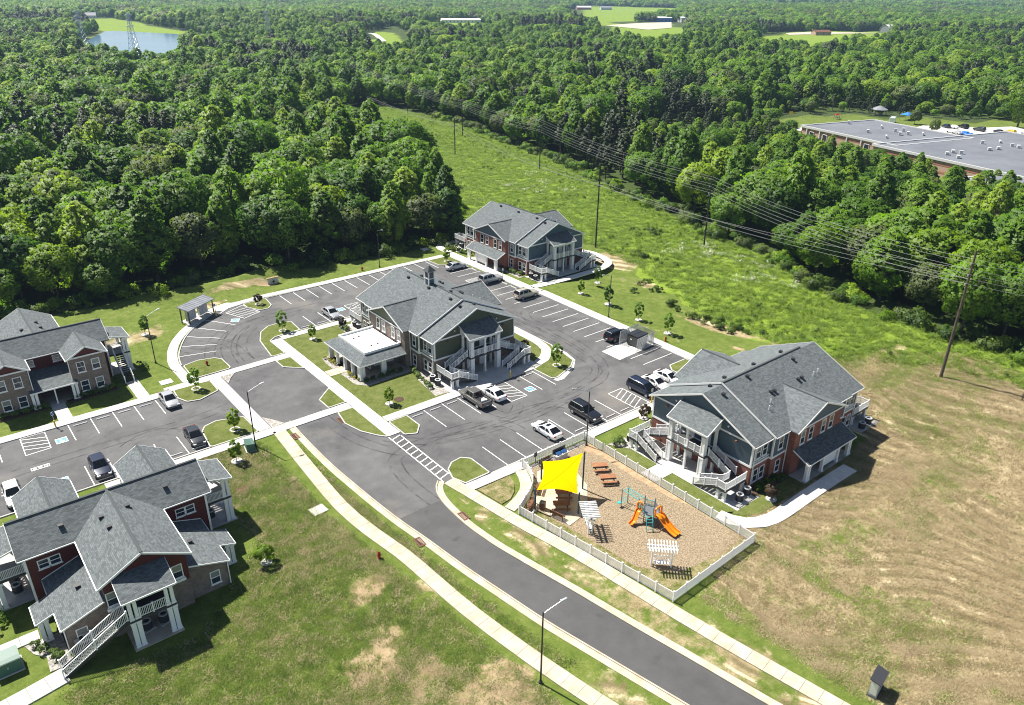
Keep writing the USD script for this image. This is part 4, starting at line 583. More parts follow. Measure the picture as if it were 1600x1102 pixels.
        part(b, 'parapet', MB().b2(ft[0][0], ft[0][0] + .25, 8.95, 15.0, 3.1, 3.75).b2(ft[1][0] - .25, ft[1][0], 8.95, 15.0, 3.1, 3.75).b2(ft[0][0] + .25, ft[1][0] - .25, 14.75, 15.0, 3.1, 3.748), 'white')
        trim(b, [(sk(o1, 2.6), sk(o4, 2.6)), (sk(o4, 2.6), sk(o3, 2.6)), (sk(o3, 2.6), sk(o2, 2.6))], 'fascia', 'white', .07, .18)
        for s_ in (s0 + .35, s0 + .8, gm - 2.4, gm, gm + 2.4, s1 - .35): column(b, s_, y0 - .15, 0, 2.6, .4)
        for t in (16.0, 12.8, 12.4): column(b, s0 + .35, t, 0, 2.6, .38)
        for t in (16.0, 12.4): column(b, s1 - .1, t, 0, 2.6, .38)
        for t in (10.4, 12.7): window(b, (s0 + 2.2, t, 1.6), (-1, 0), 1.0, 1.3)
        for s_ in (gm - 2.6, gm + 2.4): window(b, (s_, 13.9, 1.5), (0, 1), 1.2, 1.6)
        part(b, 'entry_door', MB().b2(gm - .9, gm + .9, 13.9, 13.96, .05, 2.2), 'brown_wood'); part(b, 'porch_floor', MB().b2(s0, s1, 8.95, 16.8, .03, .1), 'concrete_tan')
        for s_, t in ((ft[0][0] + 2.2, 11.5), (ft[0][0] + 2.3, 12.6), (ft[1][0] - 2.0, 12.5), (ft[1][0] - 2.2, 13.5)): part(b, 'roof_vent', MB().cyl(s_, t, 3.45, 3.6, .13), 'rust')
    if cupola:
        c = (gm + 1.2, 0); r = part(b, 'cupola', MB().b2(c[0] - .55, c[0] + .55, -.55, .55, 9.4, 10.75), 'siding_blue'); q = MB()
        for i in (-1, 1):
            for j in (-1, 1): q.b2(c[0] + i * .58, c[0] + i * .42, j * .58, j * .42, 9.5, 12.0)
        for z in (10.75, 11.9): q.b2(c[0] - .6, c[0] + .6, -.6, .6, z, z + .12)
        part(r, 'cupola_frame', q, 'white'); part(r, 'cupola_glazing', MB().b2(c[0] - .5, c[0] + .5, -.5, .5, 10.85, 11.9), 'pane'); q = MB(); ap = (c[0], 0, 12.9); cn = [(c[0] - .8, -.8, 12.02), (c[0] + .8, -.8, 12.02), (c[0] + .8, .8, 12.02), (c[0] - .8, .8, 12.02)]
        for i in range(4): q.raw([cn[i], cn[(i + 1) % 4], ap], [[0, 1, 2]])
        q.poly(cn[::-1]); part(r, 'cupola_roof', q, 'shingle')
    return b
long_block('two-storey red brick and blue-grey siding apartments behind the playground fence', (68.5, 47.6, 0), 0, 22.9, 'brick_red', 'siding_blue', -1)
long_block('two-storey brown brick apartments with dark green siding, roof cupola and white-roofed clubhouse', (62.7, 85.6, 0), 90, 22.0, 'brick_brown', 'siding_green', 1, True, True)
long_block('farthest two-storey red brick apartments with blue siding beside the power line clearing', (102.5, 111.7, 0), 90, 21.2, 'brick_red', 'siding_blue', 1)

# ---------------------------------------------------------------- the T-shaped apartment type
def tee_block(label, loc, rot):
    b = thing('apartment_building', label, 'apartment building', loc, rot); zr, sl = 8.1, .6; zf = lambda y: zr - sl * abs(y)
    lower = unary_union([sbox(-8.2, -3.1, 8.2, 3.1), sbox(-3.5, -11.4, 3.5, 0)]); fr = unary_union([sbox(-7.1, 0, -2.5, 7.1), sbox(2.5, 0, 7.1, 7.1)])
    wall_prism(b, unary_union([sbox(-3.5, -11.4, 3.5, -3.1)]), 0, 3.0, 'brick_brown', 'brick_wall'); wall_prism(b, unary_union([sbox(-3.5, -11.4, 3.5, -3.0)]), 3.0, 5.9, 'siding_red', 'siding_wall')
    wall_prism(b, sbox(-8.2, -3.1, 8.2, 3.1), 0, 5.95, 'siding_red', 'siding_wall')
    for k in (-1, 1):
        c = k * 4.8; wall_prism(b, sbox(c - 2.3, 2.9, c + 2.3, 7.1), 0, 6.0, 'brick_brown', 'brick_wall')
        gable_wall(b, (c - 2.3, 7.1), (c + 2.3, 7.1), 6.0, 6.05, (c, 7.1, 7.35), 'siding_red', inward=(0, -1)); part(b, 'gable_trim', MB().bar((c - 2.35, 7.15, 5.95), (c + 2.35, 7.15, 5.95), .08, .2), 'white')
        for sg in (-1, 1): roof_plane(b, [(c + sg * 2.65, 7.55, 6.0), (c + sg * 2.65, 3.5, 6.0), (c, 1.0, 7.52), (c, 7.55, 7.52)])
        trim(b, [((c + sg * 2.65, 7.58, 5.92), (c, 7.58, 7.44)) for sg in (-1, 1)], 'rake_board', 'white', .05, .2)
        trim(b, [((c + sg * 2.69, 7.55, 5.9), (c + sg * 2.69, 3.5, 5.9)) for sg in (-1, 1)], 'gutter', 'white', .1, .12); part(b, 'ridge_cap', MB().bar((c, 7.55, 7.54), (c, 1.0, 7.54), .22, .04), 'shingle')
        for zc in (4.45, 1.55):
            for dx in (-.95, .95): window(b, (c + dx, 7.1, zc), (0, 1), 1.05, 1.6, blind=(k * dx > 0))
        downpipe(b, c - k * 2.4, 7.2, 5.9)
        gable_wall(b, (k * 8.2, -3.1), (k * 8.2, 3.1), 5.9, 6.05, (k * 8.2, 0, 7.85), 'siding_red', inward=(-k, 0)); [part(b, 'corner_board', MB().b2(k * 8.25, k * 8.05, j * 3.15, j * 2.95, 0, 5.9), 'white') for j in (-1, 1)]
        trim(b, [((k * 8.72, sg * 3.5, 5.92), (k * 8.72, 0, 8.02)) for sg in (-1, 1)], 'rake_board', 'white', .05, .2)
    for sg in (-1, 1): roof_plane(b, [(-8.7, sg * 3.5, zf(3.5)), (8.7, sg * 3.5, zf(3.5)), (8.7, 0, zr), (-8.7, 0, zr)])
    part(b, 'ridge_cap', MB().bar((-8.7, 0, zr + .02), (8.7, 0, zr + .02), .26, .05), 'shingle')
    trim(b, [((-2.1, 3.54, 5.9), (2.1, 3.54, 5.9)), ((-8.7, -3.54, 5.9), (-3.95, -3.54, 5.9)), ((3.95, -3.54, 5.9), (8.7, -3.54, 5.9))], 'gutter', 'white', .1, .12)
    # back wing
    for sg in (-1, 1): roof_plane(b, [(sg * 3.95, -11.75, 6.0), (sg * 3.95, -3.4, 6.0), (0, -.05, 8.09), (0, -11.75, 8.09)])
    gable_wall(b, (-3.5, -11.4), (3.5, -11.4), 5.9, 6.1, (0, -11.4, 7.85), 'siding_red', inward=(0, 1)); trim(b, [((sg * 3.95, -11.78, 5.92), (0, -11.78, 8.0)) for sg in (-1, 1)], 'rake_board', 'white', .05, .2)
    trim(b, [((sg * 3.99, -11.75, 5.9), (sg * 3.99, -3.5, 5.9)) for sg in (-1, 1)], 'gutter', 'white', .1, .13); part(b, 'ridge_cap', MB().bar((0, -11.75, 8.12), (0, -.1, 8.12), .26, .05), 'shingle')
    for x in (-3.0, 2.55): window(b, (x, -11.4, 4.3), (0, -1), .95, 1.5, True); part(b, 'window_ledge', MB().b2(x - .6, x + .6, -11.4, -11.56, 3.12, 3.4), 'white')
    for x, w in ((-6.3, 1.9), (6.0, 1.9)): window(b, (x - .48, -3.1, 4.6), (0, -1), .95, 1.0); window(b, (x + .48, -3.1, 4.6), (0, -1), .95, 1.0)
    for x in (-1.7, 1.7): window(b, (x, 3.1, 5.0), (0, 1), 1.1, 1.0, True)
    for x, y in ((-4.6, -1.9), (4.9, -1.7)): roof_vent(b, (x, y, zf(y)))
    for x, y, p in ((-1.4, -3.4, 0), (1.0, -3.4, 0), (-1.2, -5.6, 0)): roof_vent(b, (x, y, 8.09 - .53 * abs(x)))
    # one-storey sheds either side of the wing
    for k in (-1, 1):
        zz = lambda x: 4.15 - .33 * (x - 3.5); wall_prism(b, sbox(min(k * 3.5, k * 7.0), -10.9, max(k * 3.5, k * 7.0), -3.1), 0, 2.75, 'brick_brown', 'brick_wall')
        A = [(k * 7.3, -11.1, zz(7.3)), (k * 7.3, -3.1, zz(7.3)), (k * 3.5, -3.1, zz(3.5)), (k * 3.5, -11.1, zz(3.5))]; roof_plane(b, A, 'shed_roof')
        roof_plane(b, [(k * 8.85, -8.35, zz(8.85)), (k * 8.85, -5.5, zz(8.85)), (k * 7.28, -5.5, zz(7.28)), (k * 7.28, -8.35, zz(7.28))], 'shed_roof')
        part(b, 'shed_gable', MB().raw([(k * 3.5, -10.9, 2.75), (k * 7.0, -10.9, 2.75), (k * 7.0, -10.9, zz(7.0) - .15), (k * 3.5, -10.9, zz(3.5) - .15), (k * 3.5, -10.8, 2.75), (k * 7.0, -10.8, 2.75), (k * 7.0, -10.8, zz(7.0) - .15), (k * 3.5, -10.8, zz(3.5) - .15)], [[0, 1, 2], [0, 2, 3], [4, 6, 5], [4, 7, 6]]), 'brick_brown')
        trim(b, [((k * 7.34, -11.1, zz(7.34) - .1), (k * 7.34, -8.4, zz(7.34) - .1)), ((k * 8.89, -8.35, zz(8.89) - .1), (k * 8.89, -5.5, zz(8.89) - .1)), ((k * 7.34, -5.45, zz(7.34) - .1), (k * 7.34, -3.1, zz(7.34) - .1))], 'gutter', 'white', .09, .13)
        trim(b, [((k * 3.6, -11.13, zz(3.6) - .08), (k * 7.3, -11.13, zz(7.3) - .08)), ((k * 7.3, -8.38, zz(7.3) - .08), (k * 8.85, -8.38, zz(8.85) - .08))], 'rake_board', 'white', .05, .14); trim(b, [((k * 4.0, -3.14, zz(4.0) + .08), (k * 7.3, -3.14, zz(7.3) + .08))], 'flashing', 'white', .04, .08)
        downpipe(b, k * 7.1, -10.95, 2.7)
        for x, y in ((8.5, -8.1), (8.05, -8.1)): column(b, k * x, y, 0, zz(x) - .2, .36)
        column(b, k * 8.5, -5.8, 0, zz(8.5) - .2, .36); window(b, (k * 5.8, -10.9, 1.5), (0, -1), .95, 1.5, True); roof_vent(b, (k * 5.0, -7.2, zz(5.0)))
        # side porch with balcony
        roof_plane(b, [(k * 11.5, -1.6, 5.45), (k * 11.5, 2.9, 5.45), (k * 8.2, 2.9, 6.3), (k * 8.2, -1.6, 6.3)], 'porch_roof'); trim(b, [((k * 11.54, -1.6, 5.37), (k * 11.54, 2.9, 5.37)), ((k * 11.5, -1.63, 5.37), (k * 8.3, -1.63, 6.2)), ((k * 11.5, 2.93, 5.37), (k * 8.3, 2.93, 6.2))], 'fascia', 'white', .05, .16)
        part(b, 'porch_deck', MB().b2(k * 8.2, k * 11.2, -1.4, 2.7, 2.9, 3.12), 'deck_dark'); part(b, 'deck_boards', MB().b2(k * 8.25, k * 11.1, -1.3, 2.6, 3.12, 3.16), 'concrete')
        for y in (-1.15, 2.45):
            for x in (11.0, 10.55): column(b, k * x, y, 0, 2.9, .4); column(b, k * x, y, 3.12, 5.35, .3)
        rail(b, (k * 8.3, -1.3, 3.12), (k * 10.4, -1.3, 3.12)); rail(b, (k * 11.1, -.9, 3.12), (k * 11.1, 2.2, 3.12))
        flight(b, (k * 9.55, 2.7, 3.12), (k * 9.55, 6.9, .05), (1, 0), 1.2, 15); part(b, 'patio_floor', MB().b2(k * 8.2, k * 11.4, -1.6, 2.9, .02, .06), 'concrete')
    # front porch between the gables
    roof_plane(b, [(-2.95, 7.75, 2.65), (2.95, 7.75, 2.65), (2.95, 3.12, 3.95), (-2.95, 3.12, 3.95)], 'porch_roof'); trim(b, [((-2.95, 7.8, 2.56), (2.95, 7.8, 2.56))], 'fascia', 'white', .06, .18)
    for x in (-2.7, -2.25, 2.25, 2.7): column(b, x, 7.35, 0, 2.45, .34)
    column(b, 0, 7.35, 0, 2.45, .16); part(b, 'porch_floor', MB().b2(-2.5, 2.5, 3.1, 7.6, .02, .08), 'concrete_tan')
    # back porch with balcony and the long stair
    roof_plane(b, [(-2.75, -14.2, 5.45), (1.75, -14.2, 5.45), (1.75, -11.4, 6.5), (-2.75, -11.4, 6.5)], 'porch_roof'); trim(b, [((-2.75, -14.23, 5.37), (1.75, -14.23, 5.37)), ((-2.78, -14.2, 5.37), (-2.78, -11.4, 6.42)), ((1.78, -14.2, 5.37), (1.78, -11.4, 6.42))], 'fascia', 'white', .05, .16)
    part(b, 'porch_deck', MB().b2(-2.5, 1.5, -13.9, -11.4, 2.9, 3.12), 'deck_dark'); part(b, 'patio_floor', MB().b2(-2.6, 1.6, -14.3, -11.4, .02, .07), 'concrete_tan')
    for x in (-2.2, -1.75, .85, 1.3): column(b, x, -13.75, 0, 2.9, .38); column(b, x, -13.75, 3.12, 5.35, .3)
    rail(b, (-1.5, -13.85, 3.12), (-.4, -13.85, 3.12)); rail(b, (-.4, -13.85, 3.12), (.75, -13.85, 3.12)); flight(b, (-2.5, -13.0, 3.12), (-8.1, -13.0, .05), (0, 1), 1.3, 17)
    [part(b, 'meter_box', MB().b2(*v), 'grey_metal') for v in ((-5.9, -4.9, -10.9, -11.1, .9, 1.7), (-4.6, -3.9, -10.9, -11.1, 1.0, 1.6), (-6.6, -6.2, -10.9, -11.08, .9, 1.4))]
    return b
tee_block('near left two-storey apartments with dark red siding and brown brick, seen from behind and above', (8.4, 73.0, 0), 0)
tee_block('left rear two-storey brown brick apartments with front gables facing the parking row', (9.9, 118.9, 0), 180)

# ---------------------------------------------------------------- vehicles
def hull(pts): return trimesh.Trimesh(np.array(pts, float)).convex_hull if False else trimesh.convex.convex_hull(np.array(pts, float))
SPH = trimesh.creation.icosphere(1, 1.0).vertices
def rounded(corners, r): return hull(np.vstack([np.array(c) + SPH * r for c in corners]))
CARS = {  # length, width, body stations (x from the tail, z bottom, z top, half width), cabin: base rear, base front, roof rear, roof front, roof z
 'sedan': dict(st=[(-2.38, .38, .62, .7), (-2.3, .3, .9, .8), (-1.9, .25, .99, .88), (-1.0, .22, .97, .91), (.6, .22, .97, .91), (1.1, .22, .95, .9), (1.7, .24, .86, .88), (2.2, .27, .72, .8), (2.4, .34, .55, .66)], cab=(-1.95, 1.15, -1.0, .15, 1.44), r=.33, ax=(-1.4, 1.42)),
 'suv': dict(st=[(-2.5, .45, .8, .78), (-2.42, .38, 1.08, .9), (-1.9, .32, 1.14, .97), (.7, .32, 1.14, .98), (1.1, .32, 1.13, .97), (1.9, .34, 1.04, .95), (2.4, .36, .95, .9), (2.52, .44, .72, .8)], cab=(-2.42, .98, -2.02, .12, 1.8), r=.38, ax=(-1.5, 1.55), rack=True),
 'crossover': dict(st=[(-2.25, .42, .8, .76), (-2.18, .34, 1.02, .86), (-1.7, .28, 1.06, .92), (.6, .28, 1.06, .93), (1.0, .28, 1.04, .92), (1.7, .3, .94, .9), (2.15, .34, .82, .82), (2.27, .42, .64, .72)], cab=(-2.15, .95, -1.6, .05, 1.66), r=.35, ax=(-1.35, 1.38)),
 'minivan': dict(st=[(-2.5, .4, .8, .8), (-2.44, .32, 1.05, .92), (-1.9, .27, 1.1, .98), (1.0, .27, 1.08, .98), (1.5, .28, 1.0, .96), (2.2, .3, .82, .88), (2.5, .38, .6, .72)], cab=(-2.46, 1.75, -2.2, .6, 1.76), r=.34, ax=(-1.55, 1.5), rack=True),
 'pickup': dict(st=[(-2.85, .5, 1.0, .9), (-2.8, .42, 1.1, .96), (-.9, .38, 1.12, .98), (.9, .38, 1.14, .98), (1.4, .38, 1.13, .97), (2.2, .4, 1.08, .95), (2.75, .42, .98, .9), (2.86, .5, .75, .8)], cab=(-.75, 1.35, -.5, .75, 1.86), r=.4, ax=(-1.75, 1.75), bed=True),
 'hatch': dict(st=[(-2.0, .4, .8, .76), (-1.94, .3, .98, .84), (-1.4, .24, 1.0, .88), (.7, .24, .99, .89), (1.1, .24, .97, .88), (1.8, .27, .8, .82), (2.02, .36, .6, .7)], cab=(-1.98, 1.2, -1.6, .2, 1.58), r=.32, ax=(-1.25, 1.3))}
def car(kind, paint, label, x, y, heading, group=None, small=False, name=None):
    C = CARS[kind]; b = thing(name or {'sedan': 'parked_sedan', 'suv': 'parked_suv', 'crossover': 'parked_suv', 'minivan': 'parked_minivan', 'pickup': 'parked_pickup', 'hatch': 'parked_hatchback'}[kind], label, {'pickup': 'pickup truck', 'minivan': 'van'}.get(kind, 'car'), (x, y, .025), heading, group)
    st = C['st']; ring = lambda x_, zb, zt, w: [(x_, 0, zb), (x_, .85 * w, zb), (x_, w, zb + .14), (x_, w * 1.0, zb + (zt - zb) * .6), (x_, .965 * w, zt - .07), (x_, .82 * w, zt - .005), (x_, 0, zt + .02)]
    fx = [np.interp(np.linspace(0, 1, 22), np.linspace(0, 1, len(st)), [s_[i] for s_ in st]) for i in range(4)]
    V, F = [], []
    for i in range(22):
        h = ring(*[f[i] for f in fx]); V += h + [(p[0], -p[1], p[2]) for p in h[-2:0:-1]]
    n = 12
    for i in range(21):
        for j in range(n):
            a, b_, c, d = i * n + j, i * n + (j + 1) % n, (i + 1) * n + (j + 1) % n, (i + 1) * n + j; F += [[a, c, b_], [a, d, c]]
    F += [[0, j, j + 1] for j in range(1, n - 1)] + [[21 * n, 21 * n + j + 1, 21 * n + j] for j in range(1, n - 1)]
    body = trimesh.Trimesh(V, F, process=False)
    part(b, 'body', MB().mesh(body), paint, smooth=40)
    br, bf, rr, rf, zr = C['cab']; zb = np.interp(0, fx[0], fx[2]) - .06; wb = np.interp(0, fx[0], fx[3]) * .9; wt = wb * .8
    part(b, 'cabin', MB().mesh(rounded([(br + .1, -wb + .08, zb), (br + .1, wb - .08, zb), (bf - .1, -wb + .08, zb), (bf - .1, wb - .08, zb), (rr, -wt + .08, zr - .1), (rr, wt - .08, zr - .1), (rf, -wt + .08, zr - .1), (rf, wt - .08, zr - .1)], .1)), paint, smooth=40)
    if not small:
        def pane(pts, out, name):
            P_ = np.array(pts); c = P_.mean(0); P_ = c + (P_ - c) * .9 + np.array(out); m = MB().poly(P_); m.poly(P_[::-1]); part(b, name, m, 'glass_car')
        o = .045
        pane([(bf, -wb + .04, zb + .1), (bf, wb - .04, zb + .1), (rf + .06, wt - .02, zr - .05), (rf + .06, -wt + .02, zr - .05)], (o * .55, 0, o * .5), 'windscreen')
        pane([(br, wb - .04, zb + .1), (br, -wb + .04, zb + .1), (rr - .06, -wt + .02, zr - .05), (rr - .06, wt - .02, zr - .05)], (-o * .6, 0, o * .4), 'rear_window')
        for k in (-1, 1):
            bot = lambda x_: (x_, k * (wb + .035), zb + .14); top = lambda x_: (x_, k * (wt + .025), zr - .07); xm = (br + bf) / 2 - .1; e = .2 if kind in ('suv', 'minivan', 'pickup', 'crossover') else .42
            segs = [(br + e, xm - .05, rr + .05, xm - .05), (xm + .05, bf - .3, xm + .05, rf)] if kind != 'minivan' else [(br + .15, -1.2, rr + .05, -1.2), (-1.1, .1, -1.1, .1), (.2, bf - .45, .2, rf)]
            if kind == 'suv': segs = [(br + .15, -1.35, rr + .05, -1.35), (-1.25, -.15, -1.25, -.15), (-.05, bf - .3, -.05, rf)]
            for a, c_, d, e_ in segs: pane([bot(a), bot(c_), top(e_), top(d)], (0, k * .014, .01), 'side_window')
            part(b, 'mirror', MB().box((bf - .35, k * (wb + .16), zb + .17), (.14, .2, .14)), paint)
            L_, T_ = st[-1], st[0]; part(b, 'headlight', MB().box((st[-2][0] + .1, k * st[-2][3] * .74, st[-2][2] - .12), (.16, .34, .13)), 'lamp_clear'); part(b, 'tail_light', MB().box((st[1][0] - .02, k * st[1][3] * .8, st[1][2] - .1), (.1, .26, .18)), 'lamp_red')
            for x_ in (-.45, .5) if kind != 'pickup' else (.2,): part(b, 'door_handle', MB().box((x_, k * (wb / .9 + .005), zb - .03), (.16, .03, .03)), 'dark_metal')
            if C.get('rack'): part(b, 'roof_rail', MB().bar((rr + .15, k * (wt - .1), zr + .05), (rf - .1, k * (wt - .1), zr + .05), .05, .05), 'black_metal')
        part(b, 'front_bumper', MB().box((st[-1][0] - .03, 0, .46), (.12, 1.3, .16)), 'dark_metal'); part(b, 'number_plate', MB().box((st[0][0] + .0, 0, .68), (.05, .34, .13)), 'white')
        if kind == 'sedan' and 'sunroof' in label: part(b, 'sunroof', MB().box((-.3, 0, zr + .005), (.5, .75, .012)), 'glass_car')
        if C.get('bed'):
            part(b, 'load_bed', MB().b2(-2.62, -.85, -.74, .74, 1.06, 1.136), 'dark_void'); 
            for k in (-1, 1): part(b, 'bed_rail', MB().b2(-2.8, -.8, k * .76, k * .93, 1.06, 1.17), paint)
            part(b, 'tailgate', MB().b2(-2.82, -2.66, -.9, .9, .7, 1.17), paint)
            part(b, 'load', MB().mesh(rounded([(-2.3, -.3, 1.2), (-1.9, .2, 1.25), (-2.2, .4, 1.2), (-1.7, -.2, 1.2)], .14)), 'white', smooth=True)
    for ax in C['ax']:
        for k in (-1, 1):
            wy = np.interp(ax, fx[0], fx[3]) - .08; w_ = part(b, 'wheel', MB().tube([(ax, k * (wy - .1), C['r']), (ax, k * (wy + .1), C['r'])], C['r'], 16), 'tyre')
            if not small: part(w_, 'rim', MB().tube([(ax, k * (wy + .1), C['r']), (ax, k * (wy + .115), C['r'])], C['r'] * .64, 12), 'rim')
    return b
car('sedan', 'car_silver', 'silver sedan at the end of the parking row before the left rear apartments', 22.05, 102.4, -90)
car('sedan', 'car_charcoal', 'charcoal grey sedan beside the grass island below the left car park', 21.6, 90.6, -92)
car('crossover', 'car_navy', 'dark navy SUV parked nose-in behind the near left apartments', 10.4, 90.4, -90)
car('crossover', 'car_white', 'white SUV half hidden by the roof of the near left apartments', 1.4, 90.4, -90)
car('sedan', 'car_silver', 'silver sedan parked left of the green clubhouse apartments', 54.2, 117.0, -90)
car('pickup', 'car_pewter', 'grey crew-cab pickup truck with a load in its bed before the green apartments', 55.85, 76.5, 90)
car('sedan', 'car_white', 'white sedan beside the grey pickup truck before the green apartments', 58.75, 76.2, 90)
car('sedan', 'car_silver', 'silver sedan nearest the grass island at the far blue apartments', 86.0, 124.0, 0)
car('suv', 'car_silver', 'long silver SUV in front of the far blue apartments entry', 86.9, 113.5, 0)
car('suv', 'car_tan', 'tan SUV alone on the far right parking row', 87.2, 102.9, 0)
car('suv', 'car_black', 'black SUV parked behind the wire bin enclosure', 87.2, 79.2, 0)
car('minivan', 'car_navy', 'dark navy minivan next to the striped bay by the right apartments', 76.65, 63.9, -90)
car('sedan', 'car_white', 'white sedan between the navy minivan and the other white car', 79.5, 64.0, -90)
car('sedan', 'car_white', 'white sedan nearest the grass corner behind the right apartments', 82.3, 64.0, -90)
car('suv', 'car_black', 'large black SUV with roof rails facing the playground side walk', 65.3, 64.1, -90)
car('sedan', 'car_white', 'white sedan with sunroof parked tail-in by the playground fence', 58.2, 63.9, 90)

# ---------------------------------------------------------------- wheel stops
pr = proto('wheel_stop_kind'); put(pr + '/stop', MB().raw([(-.85, -.075, 0), (.85, -.075, 0), (.85, .075, 0), (-.85, .075, 0), (-.82, -.045, .12), (.82, -.045, .12), (.82, .045, .12), (-.82, .045, .12)], [[4, 5, 6], [4, 6, 7], [0, 1, 5], [0, 5, 4], [1, 2, 6], [1, 6, 5], [2, 3, 7], [2, 7, 6], [3, 0, 4], [3, 4, 7]]), 'concrete_new')
ORD = 'first second third fourth fifth sixth seventh eighth'.split()
def ordinal(pts, lb):
    """Labels in the order the things are met from the left of the photograph."""
    pts = sorted(pts, key=lambda p: (np.array([*p, 0]) @ RIGHT) / (np.array([*p, -H]) @ -BACK))
    return [(f'{ORD[i]} {lb}'.replace(' in the', ' from the left in the', 1) if ' in the' in lb else f'{ORD[i]} from the left, {lb}', p) for i, p in enumerate(pts)] if len(pts) > 1 else [(lb, pts[0])]
def stops(pts, rot, lb, g):
    for lb, (x, y) in ordinal(pts, lb): copy(pr, 'wheel_stop', lb, 'wheel stop', (x, y, .022), rot, g)
stops([(x, 103.6) for x in (11.0, 13.8, 16.5, 19.3, 22.1)], 0, 'wheel stop before the left rear apartments', 'wheel stops before the left rear apartments')
stops([(x, 88.4) for x in (10.4, 13.0, 15.8, 18.5, 21.4)], 0, 'wheel stop behind the near left apartments', 'wheel stops behind the near left apartments')
stops([(48.6, 115.2), (51.5, 115.2), (54.3, 115.2)], 0, 'pale wheel stop left of the green apartments', 'wheel stops left of the green apartments')
stops([(x, 78.2) for x in (47.4, 50.3, 53.1, 55.9, 58.7, 67.1)], 0, 'pale wheel stop before the green apartments', 'wheel stops before the green apartments')
stops([(88.6, y) for y in (124.0, 121.2, 111.1, 113.5, 108.2)], 90, 'pale wheel stop before the far blue apartments', 'wheel stops before the far blue apartments')
stops([(x, 61.9) for x in (62.3, 65.3, 68.1, 70.9, 76.7, 79.5)], 0, 'pale wheel stop along the walk by the right apartments', 'wheel stops by the right apartments')

# ---------------------------------------------------------------- lamps, hydrants, signs, boxes
pr = proto('street_lamp_kind'); put(pr + '/pole', MB().tube([(0, 0, 0), (0, 0, 7.9)], [.085, .065], 8), 'black_metal'); put(pr + '/base', MB().cyl(0, 0, 0, .25, .16), 'black_metal')
put(pr + '/arm', MB().tube([(0, 0, 7.75), (.8, 0, 8.05), (1.75, 0, 8.35)], .035, 6), 'galvanized'); put(pr + '/lamp_head', MB().mesh(rounded([(1.7, -.07, 8.36), (1.7, .07, 8.36), (2.2, -.06, 8.42), (2.2, .06, 8.42)], .06)), 'grey_metal', smooth=True)
for x, y, r, lb in ((31.45, 34.2, -10, 'black street lamp on the grass beside the foreground road'), (60.3, 58.6, 150, 'black street lamp inside the playground corner by the car bays'), (24.3, 116.4, 10, 'black street lamp on the lawn beside the left rear apartments'), (27.1, 84.4, 0, 'black street lamp by the green cabinet at the road bend'),
                    (92.6, 86.5, 180, 'black street lamp on the lawn beside the right parking bays'), (74.0, 134.3, -90, 'dark street lamp on the verge below the woods')): copy(pr, 'street_lamp', lb, 'street lamp', (x, y, 0), r)
pr = proto('fire_hydrant_kind'); put(pr + '/barrel', MB().cyl(0, 0, 0, .62, .13).cyl(0, 0, .0, .06, .2), 'hydrant_red', smooth=30); put(pr + '/bonnet', MB().tube([(0, 0, .6), (0, 0, .72), (0, 0, .8)], [.17, .13, .04], 12), 'hydrant_red', smooth=30)
put(pr + '/outlet', MB().tube([(-.24, 0, .45), (.24, 0, .45)], .075), 'hydrant_red'); put(pr + '/pumper_outlet', MB().tube([(0, -.25, .42), (0, 0, .42)], .09), 'hydrant_red')
for x, y, lb in ((30.2, 110.7, 'red fire hydrant on the grass island at the left parking bend'), (28.7, 56.3, 'red fire hydrant beside the tan pavement on the front lawn'), (92.9, 73.6, 'red fire hydrant on the lawn behind the bin enclosure'), (70.1, 134.6, 'red fire hydrant on the verge below the woods')): copy(pr, 'fire_hydrant', lb, 'fire hydrant', (x, y, .05), 20)
def sign_post(x, y, face, lb):
    b = thing('parking_sign', lb, 'sign', (x, y, .05), face); part(b, 'bollard', MB().cyl(0, 0, 0, 1.05, .1), 'yellow_paint'); part(b, 'post', MB().cyl(0, 0, 1.05, 2.3, .03, n=6), 'galvanized')
    f = part(b, 'sign_plate', MB().box((0, -.04, 2.05), (.32, .02, .5)), 'white'); part(f, 'blue_panel', MB().box((0, -.055, 2.1), (.28, .01, .36)), 'sign_blue')
    m = MB().box((-.02, -.063, 2.22), (.05, .006, .05)).box((-.03, -.063, 2.12), (.04, .006, .13)).box((.03, -.063, 2.08), (.1, .006, .03)).box((.075, -.063, 2.02), (.03, .006, .1))
    part(f, 'wheelchair_symbol', m, 'white')
sign_post(8.3, 104.75, 0, 'blue accessible parking sign on a yellow bollard before the left rear apartments'); sign_post(38.2, 129.1, -50, 'blue accessible parking sign on a yellow bollard by the mail shelter')
sign_post(64.3, 79.1, 0, 'blue accessible parking sign on a yellow bollard before the green apartments'); sign_post(56.9, 114.3, 180, 'blue accessible parking sign on a yellow bollard left of the green apartments'); sign_post(89.6, 113, 90, 'blue accessible parking sign on a yellow bollard before the far blue apartments'); sign_post(75.2, 60.9, 180, 'accessible parking sign by the striped bay at the right apartments')
